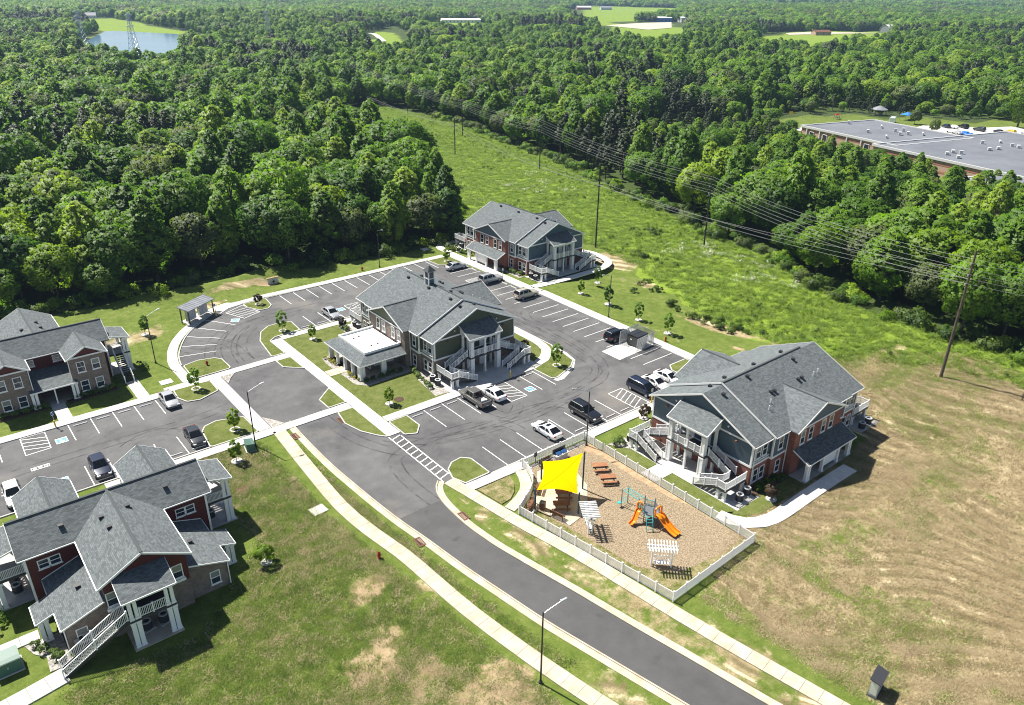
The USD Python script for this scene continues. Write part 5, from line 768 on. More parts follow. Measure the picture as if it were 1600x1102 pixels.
def cabinet(x, y, r, sx, sy, sz, lb):
    b = thing('utility_cabinet', lb, 'utility box', (x, y, 0), r); part(b, 'base', MB().b2(-sx / 2 - .12, sx / 2 + .12, -sy / 2 - .12, sy / 2 + .12, 0, .09), 'concrete'); part(b, 'housing', MB().b2(-sx / 2, sx / 2, -sy / 2, sy / 2, .09, sz), 'box_green')
    part(b, 'lid', MB().raw([(-sx / 2 - .04, -sy / 2 - .05, sz - .12), (sx / 2 + .04, -sy / 2 - .05, sz - .12), (sx / 2 + .04, sy / 2 + .03, sz + .02), (-sx / 2 - .04, sy / 2 + .03, sz + .02), (-sx / 2 - .04, -sy / 2 - .05, sz - .04), (sx / 2 + .04, -sy / 2 - .05, sz - .04), (sx / 2 + .04, sy / 2 + .03, sz + .08), (-sx / 2 - .04, sy / 2 + .03, sz + .08)], [[0, 2, 1], [0, 3, 2], [4, 5, 6], [4, 6, 7], [0, 1, 5], [0, 5, 4], [1, 2, 6], [1, 6, 5], [2, 3, 7], [2, 7, 6], [3, 0, 4], [3, 4, 7]]), 'box_green')
    part(b, 'padlock_plate', MB().box((0, -sy / 2 - .02, sz * .55), (.1, .03, .2)), 'grey_metal')
cabinet(26.3, 84.2, 80, 1.5, 1.0, 1.05, 'green electrical cabinet at the lawn edge by the road bend lamp'); cabinet(-3.2, 63.6, 0, 2.0, 1.7, 1.35, 'large green electrical cabinet at the left edge below the near apartments')
for x, y, r, lb in ((23.6, 109.0, 0, 'flat pale utility cover in the lawn by the left rear apartments'), (27.4, 67.4, 4, 'flat pale utility cover in the front lawn beside the tan pavement'), (88.0, 138.6, 0, 'flat pale utility cover in the lawn beyond the far blue apartments')):
    b = thing('utility_cover', lb, 'utility cover', (x, y, 0), r); part(b, 'frame', MB().prism(sbox(-.85, -.75, .85, .75).difference(sbox(-.68, -.58, .68, .58)), 0, .07), 'concrete'); part(b, 'lid', MB().b2(-.67, .67, -.57, .57, 0, .06), 'concrete_new'); part(b, 'lifting_eye', MB().box((.4, 0, .065), (.12, .05, .02)), 'dark_metal')
def inlet(x, y, r, lb):
    b = thing('storm_drain', lb, 'storm drain', (x, y, 0), r); part(b, 'frame', MB().prism(sbox(-.75, -.4, .75, .4).difference(sbox(-.62, -.3, .62, .3)), 0.02, .09), 'rust'); part(b, 'throat', MB().b2(-.62, .62, -.3, .3, .02, .05), 'dark_void')
    for k in range(7): part(b, 'grate_bar', MB().b2(-.55 + .18 * k - .035, -.55 + .18 * k + .035, -.3, .3, .05, .085), 'rust')
inlet(32.0, 83.4, 90, 'rusty storm drain at the top of the left road kerb'); inlet(38.6, 83.5, 90, 'rusty storm drain by the grass wedge on the right road kerb'); inlet(33.3, 55.8, 86, 'rusty storm drain half way along the left road kerb'); inlet(39.5, 56.5, 88, 'rusty storm drain below the playground on the right road kerb')
b = thing('yard_drain', 'rusty square yard drain in the lawn right of the near left apartments', 'drain', (22.3, 76.4, 0), 0); part(b, 'frame', MB().prism(sbox(-.6, -.5, .6, .5).difference(sbox(-.5, -.4, .5, .4)), 0, .07), 'rust')
for k in range(6): part(b, 'grate_bar', MB().b2(-.45 + .18 * k - .04, -.45 + .18 * k + .04, -.4, .4, .02, .06), 'rust')
# round mulch patches on the clubhouse lawn
struct('mulch_ring', MB().prism(Point(47.7, 83.6).buffer(.7, 8), 0, .1), 'mulch', 'round mulch patch on the lawn before the clubhouse')
# air conditioners
pr = proto('condenser_kind'); q = MB().cyl(0, 0, .08, .88, .4, .42, 16); put(pr + '/casing', q, 'dark_metal', smooth=30); q = MB()
for k in range(18):
    a_ = k * math.pi / 9; q.box((.425 * math.cos(a_), .425 * math.sin(a_), .48), (.03, .03, .78), a_)
put(pr + '/grille', q, 'black_metal'); put(pr + '/top', MB().prism(Point(0, 0).buffer(.44, 8).difference(Point(0, 0).buffer(.27, 8)), .88, .95), 'rtu'); put(pr + '/fan', MB().box((0, 0, .9), (.5, .1, .02)).box((0, 0, .9), (.1, .5, .02)).cyl(0, 0, .88, .93, .1), 'black_metal'); put(pr + '/plinth', MB().b2(-.55, .55, -.5, .5, 0, .08), 'concrete')
for pts, lb, g in ([((65.9, 39.3), (67.6, 39.5)), 'grey condenser at the near corner of the right apartments', 'condensers at the near corner of the right apartments'], [((65.4, 55.8), (66.9, 55.9)), 'grey condenser behind the left stair of the right apartments', 'condensers behind the left stair of the right apartments'], [((92.2, 38.9), (94.0, 39.0)), 'shaded condenser behind the right apartments', 'condensers behind the right apartments'],
                   [((54.5, 85.2), (54.4, 83.7)), 'grey condenser on the clubhouse lawn beside the front stair', 'condensers beside the front stair of the green apartments'], [((55.2, 110.1), (55.2, 108.7)), 'grey condenser behind the white flat roof of the clubhouse', 'condensers behind the green apartments'],
                   [((94.8, 110.4), (94.6, 108.8)), 'grey condenser by the near stair of the far blue apartments', 'condensers by the near stair of the far blue apartments'], [((95.5, 136.0), (95.0, 134.6), (92.9, 132.6)), 'grey condenser at the far end of the far blue apartments', 'condensers at the far end of the far blue apartments'],
                   [((-.9, 73.4), (-.9, 75.0)), 'grey condenser under the left balcony of the near left apartments', 'condensers under the left balcony of the near left apartments'], [((17.6, 73.4), (17.6, 74.9)), 'grey condenser under the right balcony of the near left apartments', 'condensers under the right balcony of the near left apartments'], [((7.4, 60.9), (8.9, 60.9)), 'shaded condenser under the back balcony of the near left apartments', 'condensers under the back balcony of the near left apartments']):
    for lb, (x, y) in ordinal(pts, lb): copy(pr, 'condenser', lb, 'air conditioner', (x, y, .09), 15, g)
# mail shelter
b = thing('mail_shelter', 'open mail shelter with sloping grey metal roof at the bend of the car park', 'shelter', (35.4, 130.1, .1), 31)
roof = [(-3.3, -1.2, 2.55), (3.3, -1.2, 2.55), (3.3, 1.1, 3.0), (-3.3, 1.1, 3.0)]; roof_plane(b, roof, 'roof', 'metal_roof', .12)
for k in range(12): part(b, 'roof_seam', MB().bar((-3.2 + k * .58, -1.2, 2.58), (-3.2 + k * .58, 1.1, 3.03), .04, .05), 'metal_roof')
for x in (-3.0, 3.0):
    for y in (.75,): part(b, 'post', MB().b2(x - .08, x + .08, y - .08, y + .08, 0, 2.8), 'dark_metal')
    part(b, 'post', MB().b2(x - .08, x + .08, -.95, -.8, 0, 2.5), 'dark_metal')
for x0 in (-2.6, .3):
    u = part(b, 'mailbox_bank', MB().b2(x0, x0 + 2.1, -.2, .25, .25, 2.1), 'grey_metal'); 
    for i in range(5):
        for j in range(4): part(u, 'mailbox_door', MB().b2(x0 + .06 + i * .41, x0 + .43 + i * .41, -.23, -.2, .35 + j * .42, .72 + j * .42), 'rtu')
# parcel kiosk in the field
b = thing('dark_roofed_kiosk', 'small grey kiosk with dark sloping roof standing in the dry field', 'kiosk', (52.95, 16.15, 0), 10)
part(b, 'cabinet', MB().b2(-.85, .85, -.33, .33, .12, 1.65), 'rtu'); part(b, 'plinth', MB().b2(-.95, .95, -.42, .42, 0, .12), 'dark_metal'); roof_plane(b, [(-1.0, -.5, 1.7), (1.0, -.5, 1.7), (1.0, .45, 1.92), (-1.0, .45, 1.92)], 'roof', 'dark_metal', .08)
for i in range(5): part(b, 'mailbox_door', MB().b2(-.78 + i * .32, -.5 + i * .32, -.36, -.33, .5, 1.5), 'grey_metal')
part(b, 'side_panel', MB().b2(-.88, -.85, -.26, .26, .3, 1.6), 'white')
# ---------------------------------------------------------------- bins
b = thing('bin_enclosure', 'galvanized wire mesh enclosure round the dark dumpster', 'enclosure', (0, 0, 0))
mesh_m = 'galvanized'; cr = [(85.85, 73.55), (90.3, 74.0), (90.4, 77.85), (85.85, 77.35)]
for i, (p, q) in enumerate(((cr[0], cr[1]), (cr[1], cr[2]), (cr[2], cr[3]))):
    p, q = np.array(p), np.array(q); L_ = np.linalg.norm(q - p); k = 2
    for j in range(k):
        a0, a1 = p + (q - p) * j / k, p + (q - p) * (j + 1) / k; m = MB(); n_ = 13
        for t in range(1, n_): 
            c0 = a0 + (a1 - a0) * t / n_; m.bar((*c0, .1), (*c0, 2.25), .035, .035)
        for z in np.arange(.15, 2.3, .17): m.bar((*a0, z), (*a1, z), .03, .03)
        part(b, 'mesh_panel', m, mesh_m)
        part(b, 'fence_post', MB().cyl(*a0, 0, 2.4, .05), mesh_m); part(b, 'top_rail', MB().bar((*a0, 2.32), (*a1, 2.32), .06, .06), mesh_m)
for p in (cr[3],): part(b, 'fence_post', MB().cyl(*p, 0, 2.4, .05), mesh_m)
b = thing('dumpster', 'dark green steel dumpster with black lid inside the wire enclosure', 'dumpster', (88.2, 75.7, .05), 4)
part(b, 'bin_body', MB().raw([(-1.3, -1.0, .15), (1.3, -1.0, .15), (1.3, 1.0, .15), (-1.3, 1.0, .15), (-1.3, -1.15, 1.75), (1.3, -1.15, 1.9), (1.3, 1.15, 1.9), (-1.3, 1.15, 1.75)], [[0, 2, 1], [0, 3, 2], [4, 5, 6], [4, 6, 7], [0, 1, 5], [0, 5, 4], [1, 2, 6], [1, 6, 5], [2, 3, 7], [2, 7, 6], [3, 0, 4], [3, 4, 7]]), 'dumpster_green')
for y in (-.58, .58): part(b, 'lid', MB().box((0, y, 1.93), (2.66, 1.08, .07)), 'black_metal')
for x in (-.9, 0, .9): part(b, 'side_rib', MB().box((x, -1.12, .95), (.09, .1, 1.5)), 'dumpster_green')
part(b, 'fork_pocket', MB().box((0, -1.16, 1.1), (1.9, .14, .2)), 'dumpster_green'); part(b, 'sticker', MB().box((-1.325, .2, 1.2), (.02, .3, .18)), 'white')
for k in (-1, 1): part(b, 'skid', MB().box((0, k * .7, .07), (2.4, .12, .14)), 'black_metal')
# ---------------------------------------------------------------- playground fence
def fence(label, corners, panel=1.9, closed=True, hgt=1.2):
    b = thing('picket_fence', label, 'fence', (0, 0, 0)); pts = corners + ([corners[0]] if closed else [])
    for p, q in zip(pts, pts[1:]):
        p, q = np.array(p, float), np.array(q, float); n = max(1, int(round(np.linalg.norm(q - p) / panel)))
        for j in range(n):
            a0, a1 = p + (q - p) * j / n, p + (q - p) * (j + 1) / n; m = MB().bar((*a0, hgt - .08), (*a1, hgt - .08), .05, .09).bar((*a0, .14), (*a1, .14), .05, .09); k = max(2, int(np.linalg.norm(a1 - a0) / .105))
            for t in range(1, k): c = a0 + (a1 - a0) * t / k; m.bar((*c, .1), (*c, hgt - .06), .06, .03)
            part(b, 'picket_panel', m, 'vinyl'); part(b, 'fence_post', MB().box((*a0, (hgt + .1) / 2), (.12, .12, hgt + .1)).box((*a0, hgt + .12), (.15, .15, .04)), 'vinyl')
fence('white vinyl picket fence with a curved side round the playground', [(61.0, 59.8), (61.0, 33.9), (47.6, 33.5), (44.55, 53.0), (46.2, 53.95), (47.4, 54.6), (48.6, 55.5), (49.6, 56.6), (50.2, 57.7), (50.6, 58.8), (50.6, 59.8)])
# ---------------------------------------------------------------- playground things
b = thing('shade_sail', 'bright yellow four-cornered shade sail on dark posts over the patio', 'shade sail', (0, 0, 0))
cn = np.array([(53.3, 52.2, 5.0), (49.6, 49.05, 2.75), (46.5, 52.35, 2.75), (50.6, 56.1, 2.9)]); N_ = 14; g = np.linspace(0, 1, N_); V_ = []
for u in g:
    for v_ in g:
        p = cn[0] * (1 - u) * (1 - v_) + cn[1] * u * (1 - v_) + cn[2] * u * v_ + cn[3] * (1 - u) * v_; c = cn.mean(0); pull = .16 * (4 * u * (1 - u) * (abs(2 * v_ - 1)) ** 3 + 4 * v_ * (1 - v_) * (abs(2 * u - 1)) ** 3)
        q = p + (c - p) * pull; q[2] -= .25 * 16 * u * (1 - u) * v_ * (1 - v_) * .3; V_.append(q)
I_ = np.arange(N_ * N_).reshape(N_, N_); F_ = np.vstack([np.stack([I_[:-1, :-1].ravel(), I_[1:, :-1].ravel(), I_[1:, 1:].ravel()], 1), np.stack([I_[:-1, :-1].ravel(), I_[1:, 1:].ravel(), I_[:-1, 1:].ravel()], 1)])
cl = part(b, 'canopy', MB().raw(V_, F_), 'sail_yellow', smooth=True)
for i0, i1 in ((0, N_ * N_ - 1 - (N_ - 1) * 0),): 
    P_ = np.array(V_).reshape(N_, N_, 3); part(cl, 'seam', MB().tube([P_[k, k] + [0, 0, .012] for k in range(N_)], .018, 5), 'sail_yellow'); part(cl, 'seam', MB().tube([P_[k, N_ - 1 - k] + [0, 0, .012] for k in range(N_)], .014, 5), 'sail_yellow')
for (x, y), c in zip(((53.35, 52.05), (49.75, 48.95), (46.4, 52.45), (50.75, 56.4)), cn): part(b, 'sail_post', MB().tube([(x, y, 0), (x, y, c[2] + .15)], .1, 10), 'sail_post'); part(b, 'footing', MB().cyl(x, y, 0, .1, .28), 'concrete')
pr2 = {}
def table_kind(name, mat):
    pr = proto(name); pr2[name] = pr
    for k in range(4): put(f'{pr}/top_board' + (f'_{k:03d}' if k else ''), MB().box((0, -.29 + k * .195, .75), (1.9, .18, .045)), mat)
    for s_, sfx in ((-1, ''), (1, '_001')):
        for k in range(2): put(f'{pr}/seat_board' + (f'_{k + (2 if s_ > 0 else 0):03d}' if k or s_ > 0 else ''), MB().box((0, s_ * (.66 + k * .17), .45), (1.9, .15, .045)), mat)
        put(f'{pr}/frame{sfx}', MB().bar((s_ * .65, -.72, .4), (s_ * .65, .72, .4), .07, .07).bar((s_ * .65, -.3, .72), (s_ * .65, -.55, 0), .07, .07).bar((s_ * .65, .3, .72), (s_ * .65, .55, 0), .07, .07).bar((s_ * .65, -.32, .71), (s_ * .65, .32, .71), .07, .05), 'black_metal')
    return pr
to, tb = table_kind('picnic_table_kind', 'recycled_wood'), table_kind('brown_table_kind', 'brown_wood')
copy(to, 'picnic_table', 'orange-brown picnic table on wood chips nearest the car bays', 'picnic table', (57.75, 53.6, .03), -32); copy(to, 'picnic_table', 'orange-brown picnic table on wood chips nearest the climbing frame', 'picnic table', (56.75, 51.3, .03), -32)
copy(tb, 'picnic_table', 'brown picnic table in the shade at the front edge of the yellow sail', 'picnic table', (48.85, 50.75, .09), -38); copy(tb, 'picnic_table', 'brown picnic table hidden deeper under the yellow sail', 'picnic table', (50.5, 52.2, .09), -38); copy(tb, 'picnic_table', 'brown picnic table by the tall post of the yellow sail', 'picnic table', (52.6, 54.2, .09), -38)
b = thing('waste_bin', 'square brown slatted waste bin on the patio edge', 'waste bin', (47.2, 52.1, .09), 30); part(b, 'liner', MB().b2(-.25, .25, -.25, .25, .03, .84), 'dark_void')
for s_ in range(4):
    ca, sa = [(0, -1), (1, 0), (0, 1), (-1, 0)][s_]
    for k in range(4):
        o = -.21 + .14 * k; part(b, 'slat', MB().box((ca * .29 + (o if ca == 0 else 0), sa * .29 + (o if sa == 0 else 0), .44), (.12 if ca == 0 else .03, .12 if sa == 0 else .03, .84)), 'brown_wood')
part(b, 'rim', MB().prism(sbox(-.32, -.32, .32, .32).difference(sbox(-.2, -.2, .2, .2)), .86, .9), 'black_metal')
def bench(x, y, r, lb):
    b = thing('park_bench', lb, 'bench', (x, y, .05), r)
    for k in range(4): part(b, 'seat_slat', MB().box((0, -.2 + k * .13, .45), (1.7, .11, .04)), 'brown_wood')
    for k in range(3): part(b, 'back_slat', MB().bar((-.85, .3 + k * .03, .6 + k * .14), (.85, .3 + k * .03, .6 + k * .14), .04, .11), 'brown_wood')
    for s_ in (-1, 1): part(b, 'end_frame', MB().bar((s_ * .8, -.25, 0), (s_ * .8, -.25, .65), .06, .06).bar((s_ * .8, .26, 0), (s_ * .8, .38, .95), .06, .06).bar((s_ * .8, -.28, .65), (s_ * .8, .32, .65), .06, .05).bar((s_ * .8, -.25, .42), (s_ * .8, .28, .42), .06, .05), 'black_metal')
bench(47.5, 49.9, 105, 'slatted bench on the grass strip below the yellow sail'); bench(53.2, 58.35, 2, 'slatted bench beside the gravel bed near the grill'); bench(49.0, 55.0, 218, 'slatted bench by the curved fence left of the yellow sail'); bench(46.4, 53.25, 215, 'slatted bench in the fence corner behind the waste bin')
b = thing('barbecue_grill', 'large outdoor grill with blue lids on a stone base by the fence', 'grill', (55.6, 58.3, .04), 0); part(b, 'base', MB().b2(-.85, .85, -.35, .35, 0, .8), 'stone_ring'); part(b, 'counter', MB().b2(-1.05, 1.05, -.42, .42, .8, .88), 'concrete_new'); part(b, 'backsplash', MB().b2(-1.05, 1.05, .36, .44, .88, 1.5), 'dark_metal')
for x in (-.42, .42): part(b, 'grill_lid', MB().mesh(rounded([(x - .3, -.2, .95), (x + .3, -.2, .95), (x - .3, .2, .95), (x + .3, .2, .95), (x - .3, .1, 1.08), (x + .3, .1, 1.08)], .08)), 'grill_blue', smooth=True); part(b, 'lid_handle', MB().bar((x - .2, -.33, 1.0), (x + .2, -.33, 1.0), .03, .03), 'steel')
b = thing('notice_board', 'small dark notice board on a post inside the fence near the grill', 'sign', (52.4, 59.4, 0), 0); part(b, 'post', MB().cyl(0, 0, 0, 1.5, .035, n=6), 'black_metal'); part(b, 'board', MB().box((0, 0, 1.4), (.45, .05, .6)), 'dark_metal')
def swing(x, y, r, lb):
    b = thing('pergola_swing', lb, 'swing', (x, y, .03), r)
    for sx in (-1, 1):
        for sy in (-1, 1): part(b, 'post', MB().box((sx * 1.0, sy * .2, 1.15), (.11, .11, 2.3)), 'vinyl')
        part(b, 'cross_rail', MB().box((sx * 1.0, 0, .9), (.07, .3, .09)), 'vinyl'); part(b, 'cross_rail', MB().box((sx * 1.0, 0, .35), (.07, .3, .09)), 'vinyl')
    for sy in (-.32, -.2, .2, .32): part(b, 'beam', MB().box((0, sy, 2.3), (3.1, .05, .17)), 'vinyl')
    for k in range(10): part(b, 'rafter', MB().box((-1.35 + k * .3, 0, 2.44), (.07, 1.9, .13)), 'vinyl')
    s_ = part(b, 'swing_seat', MB().box((0, -.03, .45), (1.5, .5, .04)), 'vinyl')
    for k in range(9): part(s_, 'back_slat', MB().bar((-.68 + k * .17, .22, .47), (-.68 + k * .17, .32, .98), .05, .03), 'vinyl')
    part(s_, 'top_rail', MB().bar((-.75, .33, 1.0), (.75, .33, 1.0), .05, .08), 'vinyl')
    for k in (-1, 1):
        part(s_, 'arm_rest', MB().bar((k * .74, -.25, .7), (k * .74, .25, .7), .07, .05), 'vinyl')
        for y_ in (-.22, .28): part(b, 'chain', MB().bar((k * .72, y_, .47), (k * .72, y_ * .6, 2.25), .02, .02), 'steel')
swing(48.95, 46.5, 56, 'white pergola swing nearest the yellow sail and patio'); swing(50.55, 37.6, -45, 'white pergola swing by the front corner of the playground fence')
# climbing frame
b = thing('climbing_frame', 'playground climbing frame with two orange slides, overhead ladder and teal rails', 'climbing frame', (0, 0, .03))
ctr = np.array((55.05, 43.4)); hexp = [(54.55, 44.5), (55.5, 44.45), (56.0, 43.4), (55.55, 42.4), (54.6, 42.4), (54.15, 43.3)]
part(b, 'platform', MB().prism(Polygon(hexp), 1.25, 1.36), 'play_grey')
for i, (x, y) in enumerate(hexp): part(b, 'post', MB().cyl(x, y, 0, 2.5, .06, n=8), 'play_grey')
for i in (1, 2, 5): 
    p, q = np.array(hexp[i]), np.array(hexp[(i + 1) % 6]); m = MB().bar((*p, 2.05), (*q, 2.05), .05, .05).bar((*p, 1.45), (*q, 1.45), .05, .05)
    for t in np.linspace(.1, .9, 7): m.bar((*(p + (q - p) * t), 1.45), (*(p + (q - p) * t), 2.05), .035, .035)
    part(b, 'guard_rail', m, 'play_teal' if i != 2 else 'play_grey')
for p in ((54.55, 47.0), (55.6, 47.0)): part(b, 'post', MB().cyl(*p, 0, 2.3, .055, n=8), 'play_grey')
m = MB()
for x in (54.65, 55.45): m.bar((x, 47.0, 2.15), (x, 44.5, 2.15), .06, .06)
for y in np.linspace(44.7, 46.9, 8): m.bar((54.65, y, 2.15), (55.45, y, 2.15), .04, .04)
part(b, 'overhead_ladder', m, 'play_teal'); m = MB()
for z in (.3, .65, 1.0): m.bar((54.55, 47.0, z), (55.6, 47.0, z), .045, .045)
part(b, 'ladder_rungs', m, 'play_teal'); part(b, 'balance_seat', MB().box((54.3, 47.1, .55), (.4, .35, .08)), 'play_teal')
def slide(p, q, w, lanes, name='slide'):
    p, q = np.array(p, float), np.array(q, float); d = (q - p)[:2] / np.linalg.norm((q - p)[:2]); n = np.array([-d[1], d[0]]); L_ = np.linalg.norm((q - p)[:2]); prof = [(0, 0), (.35, 0), (.35 + (L_ - .9) * .5, .52), (L_ - .55, .93), (L_ - .2, .99), (L_, 1.0)]; prof = smooth_line(prof, 4); sec = []
    for k in range(lanes):
        a, c = -w / 2 + k * w / lanes, -w / 2 + (k + 1) * w / lanes; sec += [(a - .03, .2), (a + .03, .22), (a + .07, .02), ((a + c) / 2, 0), (c - .07, .02)]
    sec += [(w / 2 - .03, .22), (w / 2 + .03, .2)]; V_ = []
    for s_, t in prof:
        base = np.array([*(p[:2] + d * s_), p[2] + (q[2] - p[2]) * t])
        for o, h_ in sec: V_.append(base + [n[0] * o, n[1] * o, h_])
    K = len(sec); m = MB(); F_ = []
    for i in range(len(prof) - 1):
        for j in range(K - 1): a_ = i * K + j; F_ += [[a_, a_ + 1, a_ + K + 1], [a_, a_ + K + 1, a_ + K]]
    V2 = np.array(V_); n0 = len(V2); F2 = [[a + n0, c + n0, b__ + n0] for a, b__, c in F_]; m.raw(np.vstack([V2, V2 - [0, 0, .05]]), F_ + F2)
    r = part(b, name, m, 'slide_orange', smooth=50)
    hood = MB(); c0 = p[:2] + d * .1
    hood.tube([(*(c0 + n * w * .55), p[2]), (*(c0 + n * w * .58), p[2] + .7), (*(c0 + n * w * .3), p[2] + 1.0), (*(c0 - n * w * .3), p[2] + 1.0), (*(c0 - n * w * .58), p[2] + .7), (*(c0 - n * w * .55), p[2])], .11, 8); part(r, 'slide_hood', hood, 'slide_orange', smooth=50)
slide((54.4, 44.1, 1.36), (52.75, 43.85, .22), .55, 1); slide((55.2, 42.35, 1.36), (55.35, 39.5, .22), 1.05, 2)
m = MB()
for o in (-.35, .35):
    d = np.array([-.62, -.78]); n = np.array([.78, -.62]); m.tube([(*(np.array((54.3, 42.75)) + d * s_ + n * o), z) for s_, z in ((0, 1.5), (.35, 1.45), (.75, 1.1), (1.0, .55), (1.05, 0))], .04, 6)
for s_, z in ((.35, 1.45), (.6, 1.25), (.8, 1.0), (.93, .7), (1.02, .35)): m.bar((*(np.array((54.3, 42.75)) + d * s_ - n * .35), z), (*(np.array((54.3, 42.75)) + d * s_ + n * .35), z), .045, .045)
part(b, 'arch_climber', m, 'play_teal')
# drain headwall
b = thing('drain_headwall', 'small concrete drain headwall in the ditch below the woods', 'drain', (53.4, 140.3, -.7), 0); part(b, 'wall', MB().prism(sbox(-1.1, -.15, 1.1, .15), 0, 1.2), 'concrete'); part(b, 'cap', MB().b2(-1.2, 1.2, -.25, .25, 1.2, 1.3), 'clay'); part(b, 'pipe', MB().tube([(0, -.4, .55), (0, -.16, .55)], .38, 14), 'concrete_new'); part(b, 'pipe_mouth', MB().tube([(0, -.42, .55), (0, -.405, .55)], .28, 14), 'dark_void')

# ---------------------------------------------------------------- trees: kinds
def leaf_cloud(C, Rr, n, size, rg, tree_c, up=0.25, flat=1.0):
    """n leaf sprays spread over lobes with centres C and radii Rr, facing mostly outward."""
    w = Rr ** 2; k = rg.choice(len(C), n, p=w / w.sum()); d = rg.normal(size=(n, 3)); d[:, 2] += up; d /= np.linalg.norm(d, axis=1, keepdims=True)
    out = C[k] - tree_c; out /= np.maximum(np.linalg.norm(out, axis=1, keepdims=True), 1e-6); bad = (d * out).sum(1) < -.25; d[bad] = -d[bad]
    rad = Rr[k] * (1 + .12 * rg.normal(size=n) - .4 * rg.random(n) ** 2); c = C[k] + d * rad[:, None] * [1, 1, flat]
    out = c - tree_c; out[:, 2] += .15 * np.abs(out[:, 2]); out /= np.maximum(np.linalg.norm(out, axis=1, keepdims=True), 1e-6)
    nm = d + rg.normal(size=(n, 3)) * .5; nm /= np.linalg.norm(nm, axis=1, keepdims=True); t = np.cross(nm, rg.normal(size=(n, 3))); t /= np.linalg.norm(t, axis=1, keepdims=True); b = np.cross(nm, t); s_ = size * (.6 + .8 * rg.random(n))[:, None]
    V_ = np.stack([c - t * s_ * .6, c + b * s_ * .38 + t * s_ * .1, c + t * s_ * .62, c - b * s_ * .42], 1).reshape(-1, 3); i = np.arange(n) * 4
    F_ = np.stack([np.stack([i, i + 2, i + 1], 1), np.stack([i, i + 3, i + 2], 1)], 1).reshape(-1, 3); sn = d * .3 + nm * .35 + out * .7; sn /= np.linalg.norm(sn, axis=1, keepdims=True)
    return V_, F_, np.repeat(sn, 4, axis=0)
def grow(kind, Ht, Rc, seed):
    """Lobes of a crown and the limbs that carry them."""
    rg = np.random.default_rng(seed); C, R_ = [], []
    if kind == 'poplar': n, lo, env = 105, .12, lambda t: min(1, (t + .12) * 2.3) * max(.06, (1.03 - t)) ** .52 * 1.0
    elif kind == 'oak': n, lo, env = 95, .28, lambda t: math.sqrt(max(0, 1 - (1.75 * (t - .48)) ** 2))
    elif kind == 'pine': n, lo, env = 40, .3, lambda t: (1 - t) ** .8 * .95 + .12
    else: n, lo, env = 18, .25, lambda t: math.sin(math.pi * min(1, t * .85 + .12)) ** .7
    for i in range(n):
        t = (i + rg.random()) / n; e = Rc * env(t); a = i * 2.4 + rg.normal() * .5; r = e * (.64 + .26 * rg.random()) if t < .95 else e * .2
        C.append((r * math.cos(a), r * math.sin(a), Ht * (lo + (1 - lo) * t * .95))); R_.append(max(.15 * Rc, (.22 + .15 * rg.random()) * max(e, .42 * Rc) * (.75 if kind == 'pine' else 1.0)))
    return np.array(C), np.array(R_), rg
def tree_kind(name, kind, Ht, Rc, n, size, mat, seed, limbs=7):
    C, R_, rg = grow(kind, Ht, Rc, seed); pr = proto(name); V_, F_, N_ = leaf_cloud(C, R_, n, size, rg, np.array([0, 0, Ht * .5]), flat=.6 if kind == 'pine' else .85)
    m = usdkit.mesh(stage, pr + '/crown', trimesh.Trimesh(V_, F_, process=False), MAT[mat]); m.CreateNormalsAttr(Vt.Vec3fArray.FromNumpy(N_.astype(np.float32))); m.SetNormalsInterpolation('vertex')
    tr = MB().tube([(0, 0, -.5), (.1, 0, Ht * .3), (0, .1, Ht * .6), (0, 0, Ht * .92)], [Ht * .017 + .02, Ht * .013, Ht * .008, .02], 7)
    for i in rg.choice(len(C), min(limbs, len(C)), replace=False): tr.tube([(0, 0, C[i][2] * .72), C[i] * [.5, .5, .93], C[i]], [Ht * .006, Ht * .004, .015], 5)
    put(pr + '/trunk', tr, 'bark'); return pr
NEAR = {}
for i, (k, h_, r_) in enumerate((('poplar', 16, 4.1), ('poplar', 18, 4.4), ('oak', 14, 4.9), ('oak', 15, 5.4), ('poplar', 14, 3.6), ('oak', 12, 4.2))): NEAR.setdefault('broad', []).append(tree_kind(f'broadleaf_{i}', k, h_, r_, 5200, .5, 'leaf_broad', 100 + i))
for i, (k, h_, r_) in enumerate((('poplar', 15, 3.9), ('poplar', 16, 4.3), ('oak', 12, 4.3))): NEAR.setdefault('bright', []).append(tree_kind(f'pale_broadleaf_{i}', k, h_, r_, 4800, .48, 'leaf_bright', 140 + i))
for i, (k, h_, r_) in enumerate((('oak', 13, 4.6), ('oak', 11, 4.2))): NEAR.setdefault('grey', []).append(tree_kind(f'grey_broadleaf_{i}', k, h_, r_, 4600, .48, 'leaf_grey', 160 + i))
for i, (h_, r_) in enumerate(((15, 3.0), (16.5, 3.3), (13.5, 2.8))): NEAR.setdefault('pine', []).append(tree_kind(f'pine_{i}', 'pine', h_, r_, 4000, .45, 'leaf_pine', 180 + i))
